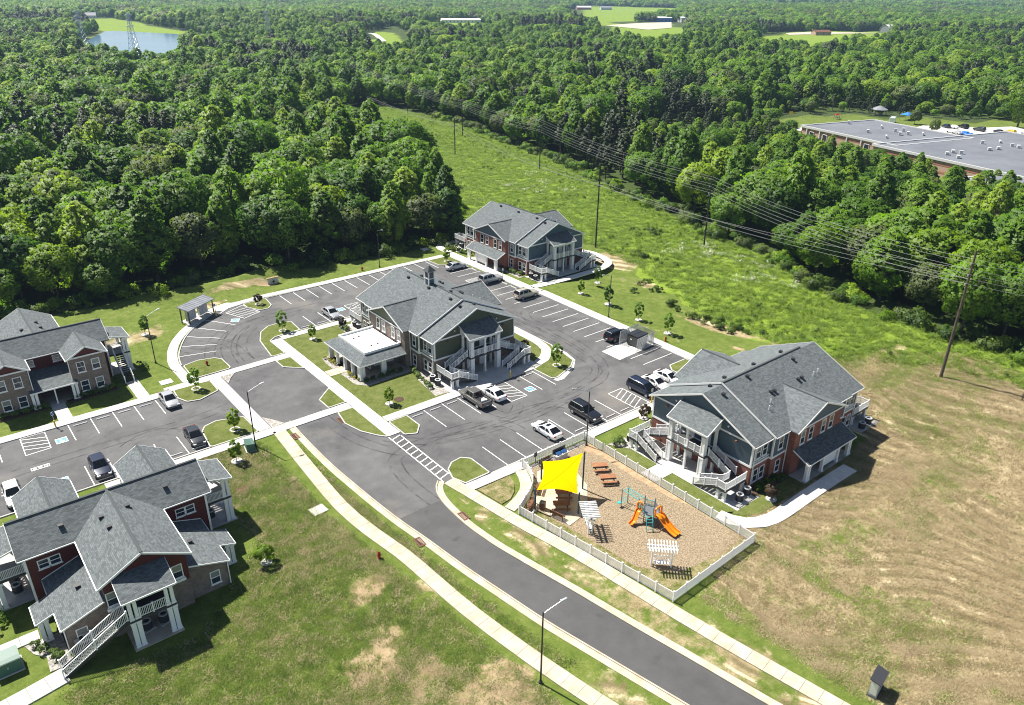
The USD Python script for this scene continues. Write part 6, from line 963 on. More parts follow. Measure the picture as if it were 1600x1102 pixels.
# where they stand
def jitter_grid(r0, r1, step, seed):
    rg = np.random.default_rng(seed); n = int(2 * r1 / step) + 2; a = (np.arange(n) - n / 2) * step; gx_, gy_ = np.meshgrid(a, a); p = np.stack([gx_.ravel(), gy_.ravel()], 1); p[:, 0] += (np.round(p[:, 1] / step) % 2) * step / 2; p += rg.uniform(-.38, .38, p.shape) * step
    r = np.hypot(p[:, 0], p[:, 1]); p = p[(r >= r0) & (r < r1)]; f = p @ np.array([.632, .775]); s_ = p @ np.array([.775, -.632])
    return p[(f > 0) & (np.abs(s_) < f * .80 + 40)]
def wooded(p, grow_=1.5): return p[~contains_xy(NO_TREES.buffer(grow_), p[:, 0], p[:, 1])]
near = wooded(jitter_grid(60, 430, 6.7, 1)); mid = wooded(jitter_grid(430, 1150, 9.0, 2), 3); 
cl_n = fbm(np.stack([near[:, 0] / 45, near[:, 1] / 45, 0 * near[:, 0]], -1), 3, 50); rr = np.random.default_rng(11)
pineness = np.where((near[:, 0] - .45 * near[:, 1] > 75) & (near[:, 1] > 160), cl_n - .02, cl_n - .2)
kinds = np.where(pineness + rr.normal(size=len(near)) * .06 > .54, 'pine', rr.choice(['broad', 'bright', 'grey'], len(near), p=[.64, .24, .12]))
order = np.argsort(np.hypot(near[:, 0], near[:, 1])); count = {}
CAM2 = np.array([0, 0, H])
def in_view(x, y, z, m=1.08):
    d = np.array([x, y, z]) - CAM2; w = -d @ BACK; return w > 0 and abs(d @ RIGHT / w) < .6667 * m and abs(d @ UP / w) < .4594 * m + .02
def region(x, y):
    if x > 128 and x - .25 * y > 60:
        if x < 158: return 'on the right wood edge beside the power line clearing'
        if x < 235 and y < 150: return 'between the power line clearing and the flat-roofed school'
        return 'deep in the right wood beyond the clearing'
    if y < 163: return 'on the left wood edge above the car park' if x > 20 else 'on the wood edge behind the left rear apartments'
    if y < 200: return 'in the left wood behind its edge'
    return 'deep in the left wood towards the lake'
CONES = {('broad', 0), ('broad', 1), ('broad', 4), ('bright', 0), ('bright', 1)}
LOOKS_ = {'broad': ('broadleaf_tree', 'mid-green broadleaf tree'), 'bright': ('pale_broadleaf_tree', 'yellow-green broadleaf tree'), 'grey': ('grey_green_tree', 'dull grey-green bushy tree'), 'pine': ('pine_tree', 'dark slim pine tree')}
rest = {}
for i in order:
    x, y = near[i]; k = kinds[i]; rgn = region(x, y); v_ = int(rr.integers(len(NEAR[k]))); z = float(height(np.array([x]), np.array([y]))[0]); sc = .86 + .5 * rr.random(); sc *= 1.0 if np.hypot(x, y) < 300 else .95
    if rr.random() < .1: sc *= 1.22
    d_edge = NO_TREES.boundary.distance(Point(x, y)); sc *= .72 + .28 * min(1, d_edge / 9)
    if x > 170 and y < 215 and y < 1.2 * x - 60: sc *= np.interp(x, [160, 195, 240], [1, .72, .5])
    rot = float(rr.uniform(0, 360)); sz = np.interp(np.hypot(x, y), [160, 300, 600], [1, .88, .74]); sq_ = .76 + .28 * rr.random(); s3 = (sc / sq_ ** .5, sc / sq_ ** .5, sc * sz * sq_)
    if k == 'pine' and x > 180 and y < 160: k, v_ = 'broad', v_ % 3
    if (in_view(x, y, 6) or in_view(x, y, 15)) and count.get(k, 0) < 300:
        count[k] = count.get(k, 0) + 1; nm, lb = LOOKS_[k]; lb = (('tall ' if sc > 1.03 else 'small ' if sc < .8 else 'medium ') + lb).replace('broadleaf tree', 'cone-shaped tree' if (k, v_) in CONES else 'round-crowned tree'); copy(NEAR[k][v_], nm, f'{lb} {rgn}', 'tree', (x, y, z - .1), rot, f'{lb}s {rgn}', s3)
    elif in_view(x, y, 10, 1.25): rest.setdefault((k, v_), []).append((x, y, z - .1, rot, s3))
# far woods: the same kinds of trees, scattered as one mass
def bare_kind(parent, name, kind, Ht, Rc, n, size, mat, seed):
    C, R_, rg = grow(kind, Ht, Rc, seed); V_, F_, N_ = leaf_cloud(C, R_, n, size, rg, np.array([0, 0, Ht * .5]), flat=.6 if kind == 'pine' else .85); p = f'{parent}/{name}'
    m = usdkit.mesh(stage, p, trimesh.Trimesh(V_, F_, process=False), MAT[mat]); m.CreateNormalsAttr(Vt.Vec3fArray.FromNumpy(N_.astype(np.float32))); m.SetNormalsInterpolation('vertex'); return p
def scatter(name, label, cat, specs, place, kind='stuff'):
    """specs: list of functions(parent) -> mesh path; place: (index, x, y, z, rot, scale) rows."""
    p = free('/World', name); pi = UsdGeom.PointInstancer.Define(stage, p); rel = pi.CreatePrototypesRel()
    for s_ in specs: rel.AddTarget(s_(p))
    a = np.array([r[1:4] for r in place], np.float32); idx = np.array([r[0] for r in place], np.int32); ro = np.radians([r[4] for r in place]) / 2; sc = np.array([r[5] if np.ndim(r[5]) else [r[5]] * 3 for r in place], np.float32)
    pi.CreatePositionsAttr(Vt.Vec3fArray.FromNumpy(a)); pi.CreateProtoIndicesAttr(Vt.IntArray.FromNumpy(idx)); pi.CreateScalesAttr(Vt.Vec3fArray.FromNumpy(sc))
    pi.CreateOrientationsAttr(Vt.QuathArray([Gf.Quath(float(math.cos(r)), 0, 0, float(math.sin(r))) for r in ro])); return tag(p, label, cat, None, kind)
S_ = [lambda p, i=i, k=k, h=h, r=r, m=m: bare_kind(p, f'crown_{"abcdefghi"[i]}', k, h, r, 2000, .75, m, 200 + i) for i, (k, h, r, m) in enumerate((('poplar', 15, 4.2, 'leaf_broad'), ('oak', 14, 5.0, 'leaf_broad'), ('poplar', 17, 4.4, 'leaf_broad'), ('poplar', 15, 4.0, 'leaf_bright'), ('oak', 13, 4.7, 'leaf_bright'), ('oak', 12, 4.6, 'leaf_grey'), ('pine', 17, 3.3, 'leaf_pine'), ('pine', 15, 3.0, 'leaf_pine')))]
mapk = {'broad': (0, 1, 2), 'bright': (3, 4), 'grey': (5,), 'pine': (6, 7)}; rows = []
for (k, v_), L_ in rest.items():
    for x, y, z, rot, sc in L_: rows.append((mapk[k][v_ % len(mapk[k])], x, y, z, rot, sc))
zm = height(mid[:, 0], mid[:, 1]); cm = fbm(np.stack([mid[:, 0] / 90, mid[:, 1] / 90, 0 * mid[:, 0]], -1), 3, 51)
for (x, y), z, c in zip(mid, zm, cm):
    k = 'pine' if c + rr.normal() * .05 > .67 else rr.choice(['broad', 'bright', 'grey'], p=[.66, .22, .12]); s1 = (.85 + .5 * rr.random()) * (1.25 if rr.random() < .08 else 1); rows.append((int(rr.choice(mapk[k])), x, y, z - .1, float(rr.uniform(0, 360)), (s1, s1, s1 * .74)))
scatter('woodland', 'dense green wood stretching back towards the lake and fields', 'woodland', S_, rows)
# farthest woods in clumps of several crowns
def clump_kind(parent, name, seed, mat):
    rg = np.random.default_rng(seed); C, R_ = [], []
    for _ in range(9):
        a, r = rg.uniform(0, 6.28), 11 * math.sqrt(rg.random()); h_ = rg.uniform(10, 17); q = rg.uniform(3.4, 5.0)
        for t in (.45, .65, .85): C.append((r * math.cos(a) + rg.normal() * .8, r * math.sin(a) + rg.normal() * .8, h_ * t)); R_.append(q * (1.1 - .75 * (t - .45)))
    V_, F_, N_ = leaf_cloud(np.array(C), np.array(R_), 1500, 1.9, rg, np.array([0, 0, 2.0])); p = f'{parent}/{name}'
    m = usdkit.mesh(stage, p, trimesh.Trimesh(V_, F_, process=False), MAT[mat]); m.CreateNormalsAttr(Vt.Vec3fArray.FromNumpy(N_.astype(np.float32))); m.SetNormalsInterpolation('vertex'); return p
far = np.vstack([wooded(jitter_grid(1150, 2600, 15.5, 3), 8), wooded(jitter_grid(2600, 5200, 26, 4), 8)]); zf_ = height(far[:, 0], far[:, 1]); cf = fbm(np.stack([far[:, 0] / 260, far[:, 1] / 260, 0 * far[:, 0]], -1), 3, 52)
keep = ~((cf > .63) & (np.hypot(far[:, 0], far[:, 1]) > 1900)); far, zf_ = far[keep], zf_[keep]
scatter('far_woodland', 'hazy blue-green wooded hills on the horizon', 'woodland', [lambda p, i=i, m=m: clump_kind(p, f'clump_{"abcdef"[i]}', 300 + i, m) for i, m in enumerate(('leaf_broad', 'leaf_broad', 'leaf_broad', 'leaf_grey', 'leaf_bright'))], [(int(rr.integers(5)), x, y, z - .5, float(rr.uniform(0, 360)), (lambda s: (s, s, s * .75))((.75 + .5 * rr.random()) * (1 if np.hypot(x, y) < 2600 else 1.6))) for (x, y), z in zip(far, zf_)])
# brush along the woods' edges
def tuft_kind(parent, name, seed, mat, n, hgt_, rad, size, up=.5):
    rg = np.random.default_rng(seed); C = rg.normal(size=(7, 3)) * [rad * .5, rad * .5, hgt_ * .2] + [0, 0, hgt_ * .5]; V_, F_, N_ = leaf_cloud(C, np.full(7, rad * .55), n, size, rg, np.array([0, 0, 0.0]), up); p = f'{parent}/{name}'
    m = usdkit.mesh(stage, p, trimesh.Trimesh(V_, F_, process=False), MAT[mat]); m.CreateNormalsAttr(Vt.Vec3fArray.FromNumpy(N_.astype(np.float32))); m.SetNormalsInterpolation('vertex'); return p
rows = []
for seg in (list(WOOD_LEFT.exterior.coords)[1:19], list(CLEARING.exterior.coords)[9:25]):
    ln = LineString(seg)
    for s_ in np.arange(0, ln.length, 1.7):
        p = ln.interpolate(s_); x, y = p.x + rr.normal() * 1.6, p.y + rr.normal() * 1.6
        rows.append((int(rr.integers(4)), x, y, float(height(np.array([x]), np.array([y]))[0]) - .1, float(rr.uniform(0, 360)), .35 + .8 * rr.random()))
for x, y in ((123.4, 103), (122, 106), (125, 100), (107.1, 83.7), (107.3, 80), (107.3, 77.7), (107.4, 75), (107.3, 73.4), (107.5, 71), (138.4, 116), (137, 119), (138.7, 41.4), (139, 44), (110, 92), (112, 97), (108, 68)):
    for _ in range(3): rows.append((1, x + rr.normal() * 1.3, y + rr.normal() * 1.6, -.8 if x < 118 else -.1, float(rr.uniform(0, 360)), .2 + .3 * rr.random()))
scatter('undergrowth', 'tangled green undergrowth along the edges of the woods', 'undergrowth', [lambda p, i=i, m=m: tuft_kind(p, f'bush_{"abcd"[i]}', 400 + i, m, 520, 2.2, 1.7, .36) for i, m in enumerate(('leaf_broad', 'leaf_shrub', 'leaf_grey', 'leaf_bright'))], rows)
# meadow grass, field straw, flowers
def blade_kind(parent, name, seed, mat, n, h_, spread, w):
    rg = np.random.default_rng(seed); m = MB()
    for _ in range(n):
        x, y = rg.normal(size=2) * spread; a = rg.uniform(0, 6.28); hh = h_ * rg.uniform(.5, 1.1); l = np.array([-math.sin(a), math.cos(a)]) * hh * rg.uniform(.8, 2.2); d = np.array([math.cos(a), math.sin(a)]) * w
        m.raw([(x - d[0], y - d[1], -.02), (x + d[0], y + d[1], -.02), (x + l[0], y + l[1], hh)], [[0, 1, 2]])
    return put(f'{parent}/{name}', m, mat)
def spread_rows(poly, n, seed, nk, s0, s1, cond=None):
    rg = np.random.default_rng(seed); x0, y0, x1, y1 = poly.bounds; p = np.stack([rg.uniform(x0, x1, n), rg.uniform(y0, y1, n)], 1); p = p[contains_xy(poly, p[:, 0], p[:, 1])]
    if cond is not None: p = p[cond(p)]
    z = height(p[:, 0], p[:, 1]); return [(int(rg.integers(nk)), x, y, zz, float(rg.uniform(0, 360)), float(rg.uniform(s0, s1))) for (x, y), zz in zip(p, z)]
edge_x = lambda y: np.interp(y, [-80, 31, 42, 49, 52, 60, 69, 77, 88, 103, 118, 140], [123, 121, 118, 112, 107, 106, 106.5, 107, 112, 117, 119, 100])
MEADOW = CLEARING.buffer(-1).intersection(sbox(90, 28, 230, 345))
clump = lambda p: fbm(np.stack([p[:, 0] / 4, p[:, 1] / 4, 0 * p[:, 0]], -1), 3, 77)
scatter('meadow_grass', 'long bright green meadow grass under the power lines', 'grass', [lambda p, i=i: blade_kind(p, f'tuft_{"abc"[i]}', 500 + i, 'meadow_blade', 26, .36, .3, .05) for i in range(3)], spread_rows(MEADOW, 60000, 5, 3, .5, 1.5, lambda p: (p[:, 0] > edge_x(p[:, 1]) + 1) ))
STRAW_FIELD = Polygon([(62, 37), (50, 32), (52, 8), (92, 8), (128, 32), (127, 41), (119, 49), (109, 53), (107, 62), (93, 62), (93, 37)])
gate_f = lambda p: np.clip(fbm(np.stack([p[:, 0] / 9, p[:, 1] / 9, 0 * p[:, 0]], -1), 3, 33) * 3 - 1.0, 0, 1)
scatter('field_stubble', 'dry straw stubble and weeds of the seeded field', 'grass', [lambda p, i=i, m=m: blade_kind(p, f'tuft_{"abcd"[i]}', 520 + i, m, 20, .12, .3, .03) for i, m in enumerate(('straw_blade', 'straw_dark', 'straw_blade', 'grass_tuft'))],
  [((0, 1, 1)[k % 3], *r[1:]) for k, r in enumerate(spread_rows(STRAW_FIELD, 26000, 6, 1, .5, 1.5))] + [(3, *r[1:]) for r in spread_rows(STRAW_FIELD, 22000, 61, 1, .6, 1.6, lambda p: fbm(np.stack([p[:, 0] / 9, p[:, 1] / 9, 0 * p[:, 0]], -1), 4, 78) > .575)] + [(2, *r[1:]) for r in spread_rows(STRAW_FIELD, 190000, 62, 1, .6, 1.3, lambda p: (np.sin(phase(p[:, 0], p[:, 1])) > .88) & (gate_f(p) > .3) & (fbm(np.stack([p[:, 0] / 3, p[:, 1] / 3, 0 * p[:, 0]], -1), 3, 70) > .44))] + [(0, *r[1:]) for r in spread_rows(STRAW_FIELD, 40000, 63, 1, .5, 1.3, lambda p: fbm(np.stack([p[:, 0] / 6, p[:, 1] / 6, 0 * p[:, 0]], -1), 4, 71) > .57)])
LAWN_FRONT = Polygon([(20, 86), (28, 85), (27.8, 66), (29, 55), (30, 45), (31.5, 30), (34, 20), (10, 20), (0, 40), (0, 58), (11, 57), (20, 66)]).union(Polygon([(32, 60), (31.3, 72), (31.2, 84), (30.2, 66), (31.6, 55), (32.6, 45), (33.8, 34), (35, 34), (33.8, 42), (32.6, 54)]))
PATCH = unary_union([affinity.rotate(affinity.scale(Point(x, y).buffer(1, 16), a * .8, b * .75), g) for x, y, a, b, g in ((25.5, 53, 3.6, 1.9, 35), (22, 45, 5.5, 2.3, 35), (14, 36, 6.5, 2.4, 30), (27.5, 35, 4.6, 4.6, 40), (24, 40.5, 3, 1.6, 40), (30.2, 49, 1.2, 2.4, 15))])
near_patch = lambda p: contains_xy(PATCH, p[:, 0] + 4.5 * (fbm(np.stack([p[:, 0] / 1.7, p[:, 1] / 1.7, 0 * p[:, 0]], -1), 3, 90) - .5), p[:, 1] + 4.5 * (fbm(np.stack([p[:, 0] / 1.7, p[:, 1] / 1.7, 0 * p[:, 0] + 9], -1), 3, 91) - .5))
scatter('lawn_weeds', 'taller grass tufts and weeds in the front lawn', 'grass', [lambda p, i=i, m=m: blade_kind(p, f'tuft_{"abc"[i]}', 540 + i, m, 24, .13, .26, .035) for i, m in enumerate(('grass_tuft', 'lawn_dark', 'straw_blade'))], [((0, 0, 0, 1, 2)[k % 5], *r[1:]) for k, r in enumerate(spread_rows(LAWN_FRONT, 34000, 8, 1, .4, 1.4, lambda p: ~near_patch(p) | (np.random.default_rng(4).random(len(p)) < .3)))] + [(2, *r[1:]) for r in spread_rows(LAWN_FRONT, 26000, 81, 1, .5, 1.3, lambda p: (fbm(np.stack([p[:, 0] / 6, p[:, 1] / 6, 0 * p[:, 0]], -1), 4, 79) > .57) & (np.random.default_rng(3).random(len(p)) < .75))])
fl = []
for x, y in ((137.9, 100.4), (137.9, 91.9), (137.8, 86), (131.4, 80.7), (133.7, 74.7), (132.4, 104.5), (140.4, 167.4), (142.5, 162.9), (149.7, 159), (155.1, 180.3), (150.2, 170.8), (139.7, 173.9), (136, 97), (139, 103), (128, 83)):
    for _ in range(16): fl.append((0, x + rr.normal() * 1.8, y + rr.normal() * 1.5, .25, float(rr.uniform(0, 360)), .5 + .6 * rr.random()))
scatter('meadow_weeds', 'taller weed clumps in the meadow under the power lines', 'weeds', [lambda p, i=i, m=m: tuft_kind(p, f'weed_{"ab"[i]}', 440 + i, m, 60, .8, .6, .2, .8) for i, m in enumerate(('leaf_shrub', 'leaf_bright'))], spread_rows(MEADOW, 6000, 15, 2, .35, 1.0, lambda p: (fbm(np.stack([p[:, 0] / 14, p[:, 1] / 14, 0 * p[:, 0]], -1), 4, 76) > .56) & (p[:, 0] > edge_x(p[:, 1]) + 3)))
scatter('wildflowers', 'patches of white wildflowers in the meadow', 'flowers', [lambda p: tuft_kind(p, 'flower_head', 60, 'flower_white', 26, .3, .5, .14, 1.2)], fl)

# ---------------------------------------------------------------- planted trees and shrubs
YOUNG = []
for i, (h_, r_, mt) in enumerate(((3.6, .75, 'leaf_broad'), (3.2, .7, 'leaf_bright'), (3.9, .8, 'leaf_broad'), (2.3, .75, 'leaf_plum'), (2.6, 1.0, 'leaf_bright'))):
    nm = f'young_tree_{i}'; C, R_, rg = grow('young', h_, r_, 600 + i); pr = proto(nm); V_, F_, N_ = leaf_cloud(C, R_ * 1.45, 1500 if i != 4 else 2000, .17, rg, np.array([0, 0, h_ * .55]))
    m = usdkit.mesh(stage, pr + '/crown', trimesh.Trimesh(V_, F_, process=False), MAT[mt]); m.CreateNormalsAttr(Vt.Vec3fArray.FromNumpy(N_.astype(np.float32))); m.SetNormalsInterpolation('vertex')
    tr = MB().tube([(0, 0, 0), (.02, 0, h_ * .4), (0, 0, h_ * .9)], [.045, .03, .01], 6)
    for c in C[::2]: tr.tube([(0, 0, c[2] * .8), c], [.018, .006], 4)
    put(pr + '/trunk', tr, 'bark'); q = MB()
    for k in range(11): a_ = k * 2 * math.pi / 11; q.box((.55 * math.cos(a_), .55 * math.sin(a_), .06), (.3, .2, .15), a_ + 1.57)
    put(pr + '/stone_ring', q, 'stone_ring'); put(pr + '/mulch', MB().cyl(0, 0, 0, .07, .5), 'rock_white'); YOUNG.append(pr)
for x, y, v_, s_, lb in ((26.1, 128.2, 0, 1.0, 'young tree with a stone ring on the lawn left of the mail shelter bend'), (26.3, 104.1, 0, 1.0, 'young tree on the grass island at the end of the left parking row'), (26.5, 89.7, 1, 1.05, 'young tree on the grass island below the left car park'), (23.9, 82.4, 1, 1.0, 'young tree on the lawn by the green cabinet'),
    (46.1, 129.8, 3, .9, 'dark small tree on the grass island below the woods pavement'), (44.7, 115.9, 2, 1.0, 'young tree on the grass island inside the bend'), (47.2, 109.8, 1, .85, 'thin young tree on the lawn above the clubhouse'), (46.0, 83.3, 1, .9, 'young tree on the lawn before the clubhouse near the mulch patch'), (87.0, 128.8, 1, .95, 'young tree on the grass island before the far blue apartments'),
    (96.7, 97.9, 1, .9, 'young tree on the lawn nearest the far blue apartments loop walk'), (103.3, 100.0, 0, 1.0, 'young tree on the lawn towards the meadow bank'), (96.9, 90.8, 0, 1.1, 'young tree beside the lamp on the right lawn'), (72.5, 77.9, 2, 1.0, 'young tree on the island before the green apartments'), (95.9, 82.4, 2, .9, 'young tree on the lawn behind the bin enclosure, left of the hydrant'),
    (95.5, 75.4, 2, 1.0, 'young tree on the lawn just beyond the hydrant by the bins'), (19.4, 62.7, 4, .85, 'bright yellow-green young tree alone on the lawn right of the near apartments'), (71.2, 58.7, 3, .95, 'dark plum shrub tree at the left corner of the right apartments'), (69.1, 37.2, 3, .95, 'dark plum shrub tree on the shaded lawn before the right apartments'), (53.4, 111.0, 3, .8, 'dark plum shrub tree behind the clubhouse'), (71.4, 84.4, 3, 1.0, 'dark plum shrub tree right of the green apartments stair')):
    copy(YOUNG[v_], 'young_tree', lb, 'tree', (x, y, .03), float(rr.uniform(0, 360)), 'young planted trees', s_)
SHR = []
for i, mt in enumerate(('leaf_shrub', 'leaf_gold', 'leaf_broad')):
    pr = proto(f'shrub_{i}'); tuft_kind(pr, 'foliage', 700 + i, mt, 240, .7, .42, .13, .6); put(pr + '/stem', MB().tube([(0, 0, 0), (0, 0, .4)], .03, 5), 'bark'); SHR.append(pr)
def shrubs(pts, v_, s_, lb, g):
    for lb, (x, y) in ordinal(pts, lb): copy(SHR[v_], 'shrub', lb, 'shrub', (x + rr.normal() * .08, y + rr.normal() * .08, .08), float(rr.uniform(0, 360)), g, s_ * float(rr.uniform(.85, 1.2)))
shrubs([(45.4, 101.6), (45.5, 100.9), (45.6, 100.2), (45.7, 99.5), (45.7, 98.8)], 1, .7, 'golden shrub in the bed left of the clubhouse entry', 'golden shrubs left of the clubhouse entry'); shrubs([(45.7, 94.8), (45.7, 93.9), (45.7, 93.0), (45.9, 92.0)], 1, .7, 'golden shrub in the bed right of the clubhouse entry', 'golden shrubs right of the clubhouse entry')
shrubs([(46.5, 90.7), (47.8, 90.8), (49.0, 90.8), (50.2, 90.9), (51.3, 90.9), (52.3, 90.9)], 0, 1.1, 'green shrub in the shaded bed along the clubhouse porch', 'shrubs along the clubhouse porch'); shrubs([(54.0, 89.3), (53.7, 88.4), (53.6, 87.5), (53.5, 86.5), (53.3, 85.4), (53.1, 84.4), (53.0, 83.4)], 0, 1.0, 'green shrub by the condensers of the green apartments', 'shrubs by the condensers of the green apartments')
shrubs([(53.4, 110.9), (53.2, 110.0), (53.3, 109.2)], 0, 1.2, 'green shrub in the rock bed behind the clubhouse', 'shrubs behind the clubhouse'); shrubs([(93.6, 116.3), (93.5, 115.2), (93.6, 114.2), (93.7, 112.6), (93.4, 118)], 0, 1.1, 'green shrub along the side of the far blue apartments', 'shrubs along the far blue apartments')
shrubs([(93.6, 129.5), (93.4, 130.6), (93.0, 131.6)], 0, 1.1, 'green shrub at the far end of the far blue apartments', 'shrubs at the far end of the far blue apartments'); shrubs([(112.6, 111.2), (113.2, 112.3), (112.4, 113)], 0, .9, 'green shrub inside the loop walk of the far blue apartments', 'shrubs inside the loop walk')
shrubs([(63.4, 56.4), (64.0, 55.8), (64.6, 56.5)], 0, 1.1, 'bright shrub at the left stair of the right apartments', 'shrubs at the left stair of the right apartments'); shrubs([(69.6, 39.3), (70.6, 39.2), (71.6, 39.1), (72.6, 39.0), (73.5, 38.9)], 2, 1.1, 'shaded green shrub under the windows of the right apartments', 'shrubs under the windows of the right apartments')
shrubs([(-.9, 64.6), (-.5, 63.7), (.1, 62.6), (.4, 61.9)], 0, 1.1, 'bright shrub at the corner of the near left apartments', 'shrubs at the corner of the near left apartments'); shrubs([(17.6, 80.9), (18.4, 79.8), (20.2, 78.4), (20.4, 77.6)], 0, 1.2, 'green shrub by the right porch of the near left apartments', 'shrubs by the right porch of the near left apartments')
shrubs([(12.4, 111.6), (13.4, 111.5), (14.4, 111.5), (15.4, 111.5), (16.4, 111.6)], 2, 1.1, 'shaded green shrub right of the entry of the left rear apartments', 'shrubs right of the entry of the left rear apartments'); shrubs([(3.2, 111.6), (4.6, 111.5), (6.0, 111.4), (7.2, 111.4), (8.2, 111.3)], 2, 1.1, 'green shrub left of the entry of the left rear apartments', 'shrubs left of the entry of the left rear apartments'); shrubs([(22.0, 117.0), (22.6, 116.0), (22.4, 115.1)], 0, 1.1, 'green shrub by the side stair of the left rear apartments', 'shrubs by the side stair of the left rear apartments')
shrubs([(-3, 70.2), (-3.6, 69.4)], 2, 1.4, 'dark flowering shrub at the left edge by the near left apartments', 'dark shrubs at the left edge')

# ---------------------------------------------------------------- power line
def pole(x, y, hgt_, ang, lb, arms, mat='pole_dark', r=.19):
    b = thing('utility_pole', lb, 'utility pole', (x, y, 0), ang); part(b, 'pole', MB().tube([(0, 0, -.5), (0, 0, hgt_)], [r, r * .62], 9), mat); tips = []
    for z, w in arms:
        part(b, 'crossarm', MB().box((0, .14, z), (2 * w + .2, .12, .14)), mat)
        for o in (-w, w): part(b, 'insulator', MB().cyl(o, .14, z + .05, z + .42, .06, n=6), 'insulator'); a = math.radians(ang); tips.append((x + o * math.cos(a), y + o * math.sin(a), z + .42))
    return tips
A1 = [(17.8, 1.1), (16.2, 1.3), (14.6, 1.1)]
p1 = pole(116.3, 39.3, 20.0, 14, 'tall brown utility pole standing in the field right of the right apartments', [(18.0, 1.1), (16.4, 1.3), (15.0, 1.2)], 'pole_wood', .24)
p2 = pole(139.0, 102.2, 15.9, 22, 'dark utility pole in the meadow edge among white flowers', [(15.2, 1.0), (13.6, 1.0), (12.2, 1.0)]); p3 = pole(161.7, 185.3, 15.2, 20, 'dark utility pole in the middle of the clearing behind the far blue apartments', [(14.6, 1.0), (13.0, 1.0), (11.6, 1.0)])
p4 = pole(176.4, 247.8, 13.4, 18, 'distant dark utility pole in the upper clearing', [(12.8, 1.0), (11.4, 1.0), (10.2, 1.0)]); p5 = pole(188.6, 307, 13.8, 14, 'utility pole at the far mouth of the clearing', [(13.2, 1.0), (11.8, 1.0), (10.6, 1.0)])
q1 = pole(119.4, 117.0, 17.9, -15, 'tall dark utility pole close behind the far blue apartments', [(14.0, 1.0), (13.6, .4)]); q2 = pole(153.1, 219.7, 12.2, -16, 'thin grey utility pole at the left edge of the clearing', [(9.6, 1.0), (9.3, .4)])
def span(A_, B_, sag, lb, idx=None):
    b = thing('power_cables', lb, 'cables', (0, 0, 0))
    for i, (p, q) in enumerate(zip(A_, B_)):
        p, q = np.array(p), np.array(q); t = np.linspace(0, 1, 15)[:, None]; P_ = p + (q - p) * t; P_[:, 2] -= sag * 4 * t[:, 0] * (1 - t[:, 0]); part(b, 'cable', MB().tube(P_, .02, 4, False), 'cable')
off = lambda T, dx, dy, dz=0: [(x + dx, y + dy, z + dz) for x, y, z in T]
span(p1, p2, 1.5, 'sagging power cables between the tall brown pole and the pole among white flowers'); span(p2, p3, 1.3, 'sagging power cables over the lower clearing'); span(p3, p4, 1.0, 'sagging power cables over the upper clearing'); span(p4, p5, .9, 'power cables to the far mouth of the clearing'); span(p5, off(p5, 8, 70, 4), .8, 'power cables running on into the far wood')
span(p1, off(p1, 27, -62, 0), 1.4, 'power cables leaving the picture to the right of the tall brown pole'); span(q1[:3], [p1[4], p1[5], p1[3]], 1.6, 'lower cables from the pole behind the far blue apartments to the tall brown pole'); span(q1[:3], q2[:3], 1.8, 'low cables along the left edge of the clearing'); span(q2[:3], [(165, 300, 10), (166, 300, 9.6), (164.4, 300, 9.6)], 1.0, 'low cables running on into the left wood')
def pylon(x, y, hgt_, ang, lb):
    b = thing('lattice_pylon', lb, 'pylon', (x, y, 0), ang); m = MB(); w = lambda z: 2.6 * (1 - z / hgt_) ** 1.1 + .55; zs = np.linspace(0, hgt_, 9)
    for z0, z1 in zip(zs, zs[1:]):
        c0 = [(i * w(z0), j * w(z0), z0) for i, j in ((-1, -1), (1, -1), (1, 1), (-1, 1))]; c1 = [(i * w(z1), j * w(z1), z1) for i, j in ((-1, -1), (1, -1), (1, 1), (-1, 1))]
        for k in range(4): m.bar(c0[k], c1[k], .26, .26); m.bar(c0[k], c1[(k + 1) % 4], .16, .16); m.bar(c1[k], c1[(k + 1) % 4], .16, .16)
    part(b, 'tower', m, 'grey_metal')
    for z in (hgt_ * .68, hgt_ * .82, hgt_ * .95): part(b, 'crossarm', MB().bar((-5, 0, z), (5, 0, z), .25, .35).bar((-5, 0, z), (0, 0, z + 1.6), .15, .15).bar((5, 0, z), (0, 0, z + 1.6), .15, .15), 'grey_metal')
    return [(x + 5 * s_ * math.cos(math.radians(ang)), y + 5 * s_ * math.sin(math.radians(ang)), z) for z in (hgt_ * .68, hgt_ * .82, hgt_ * .95) for s_ in (-1, 1)]
t1 = pylon(162.4, 794, 29, 30, 'grey lattice pylon left of the lake'); t2 = pylon(179.7, 703, 29, 40, 'grey lattice pylon in front of the lake'); t3 = pylon(298, 715, 29, 40, 'grey lattice pylon among the trees right of the lake')
span(t1, off(t1, -190, 60, 0), 5, 'transmission cables left of the lake'); span(t1, t3, 5, 'transmission cables across the foot of the lake')

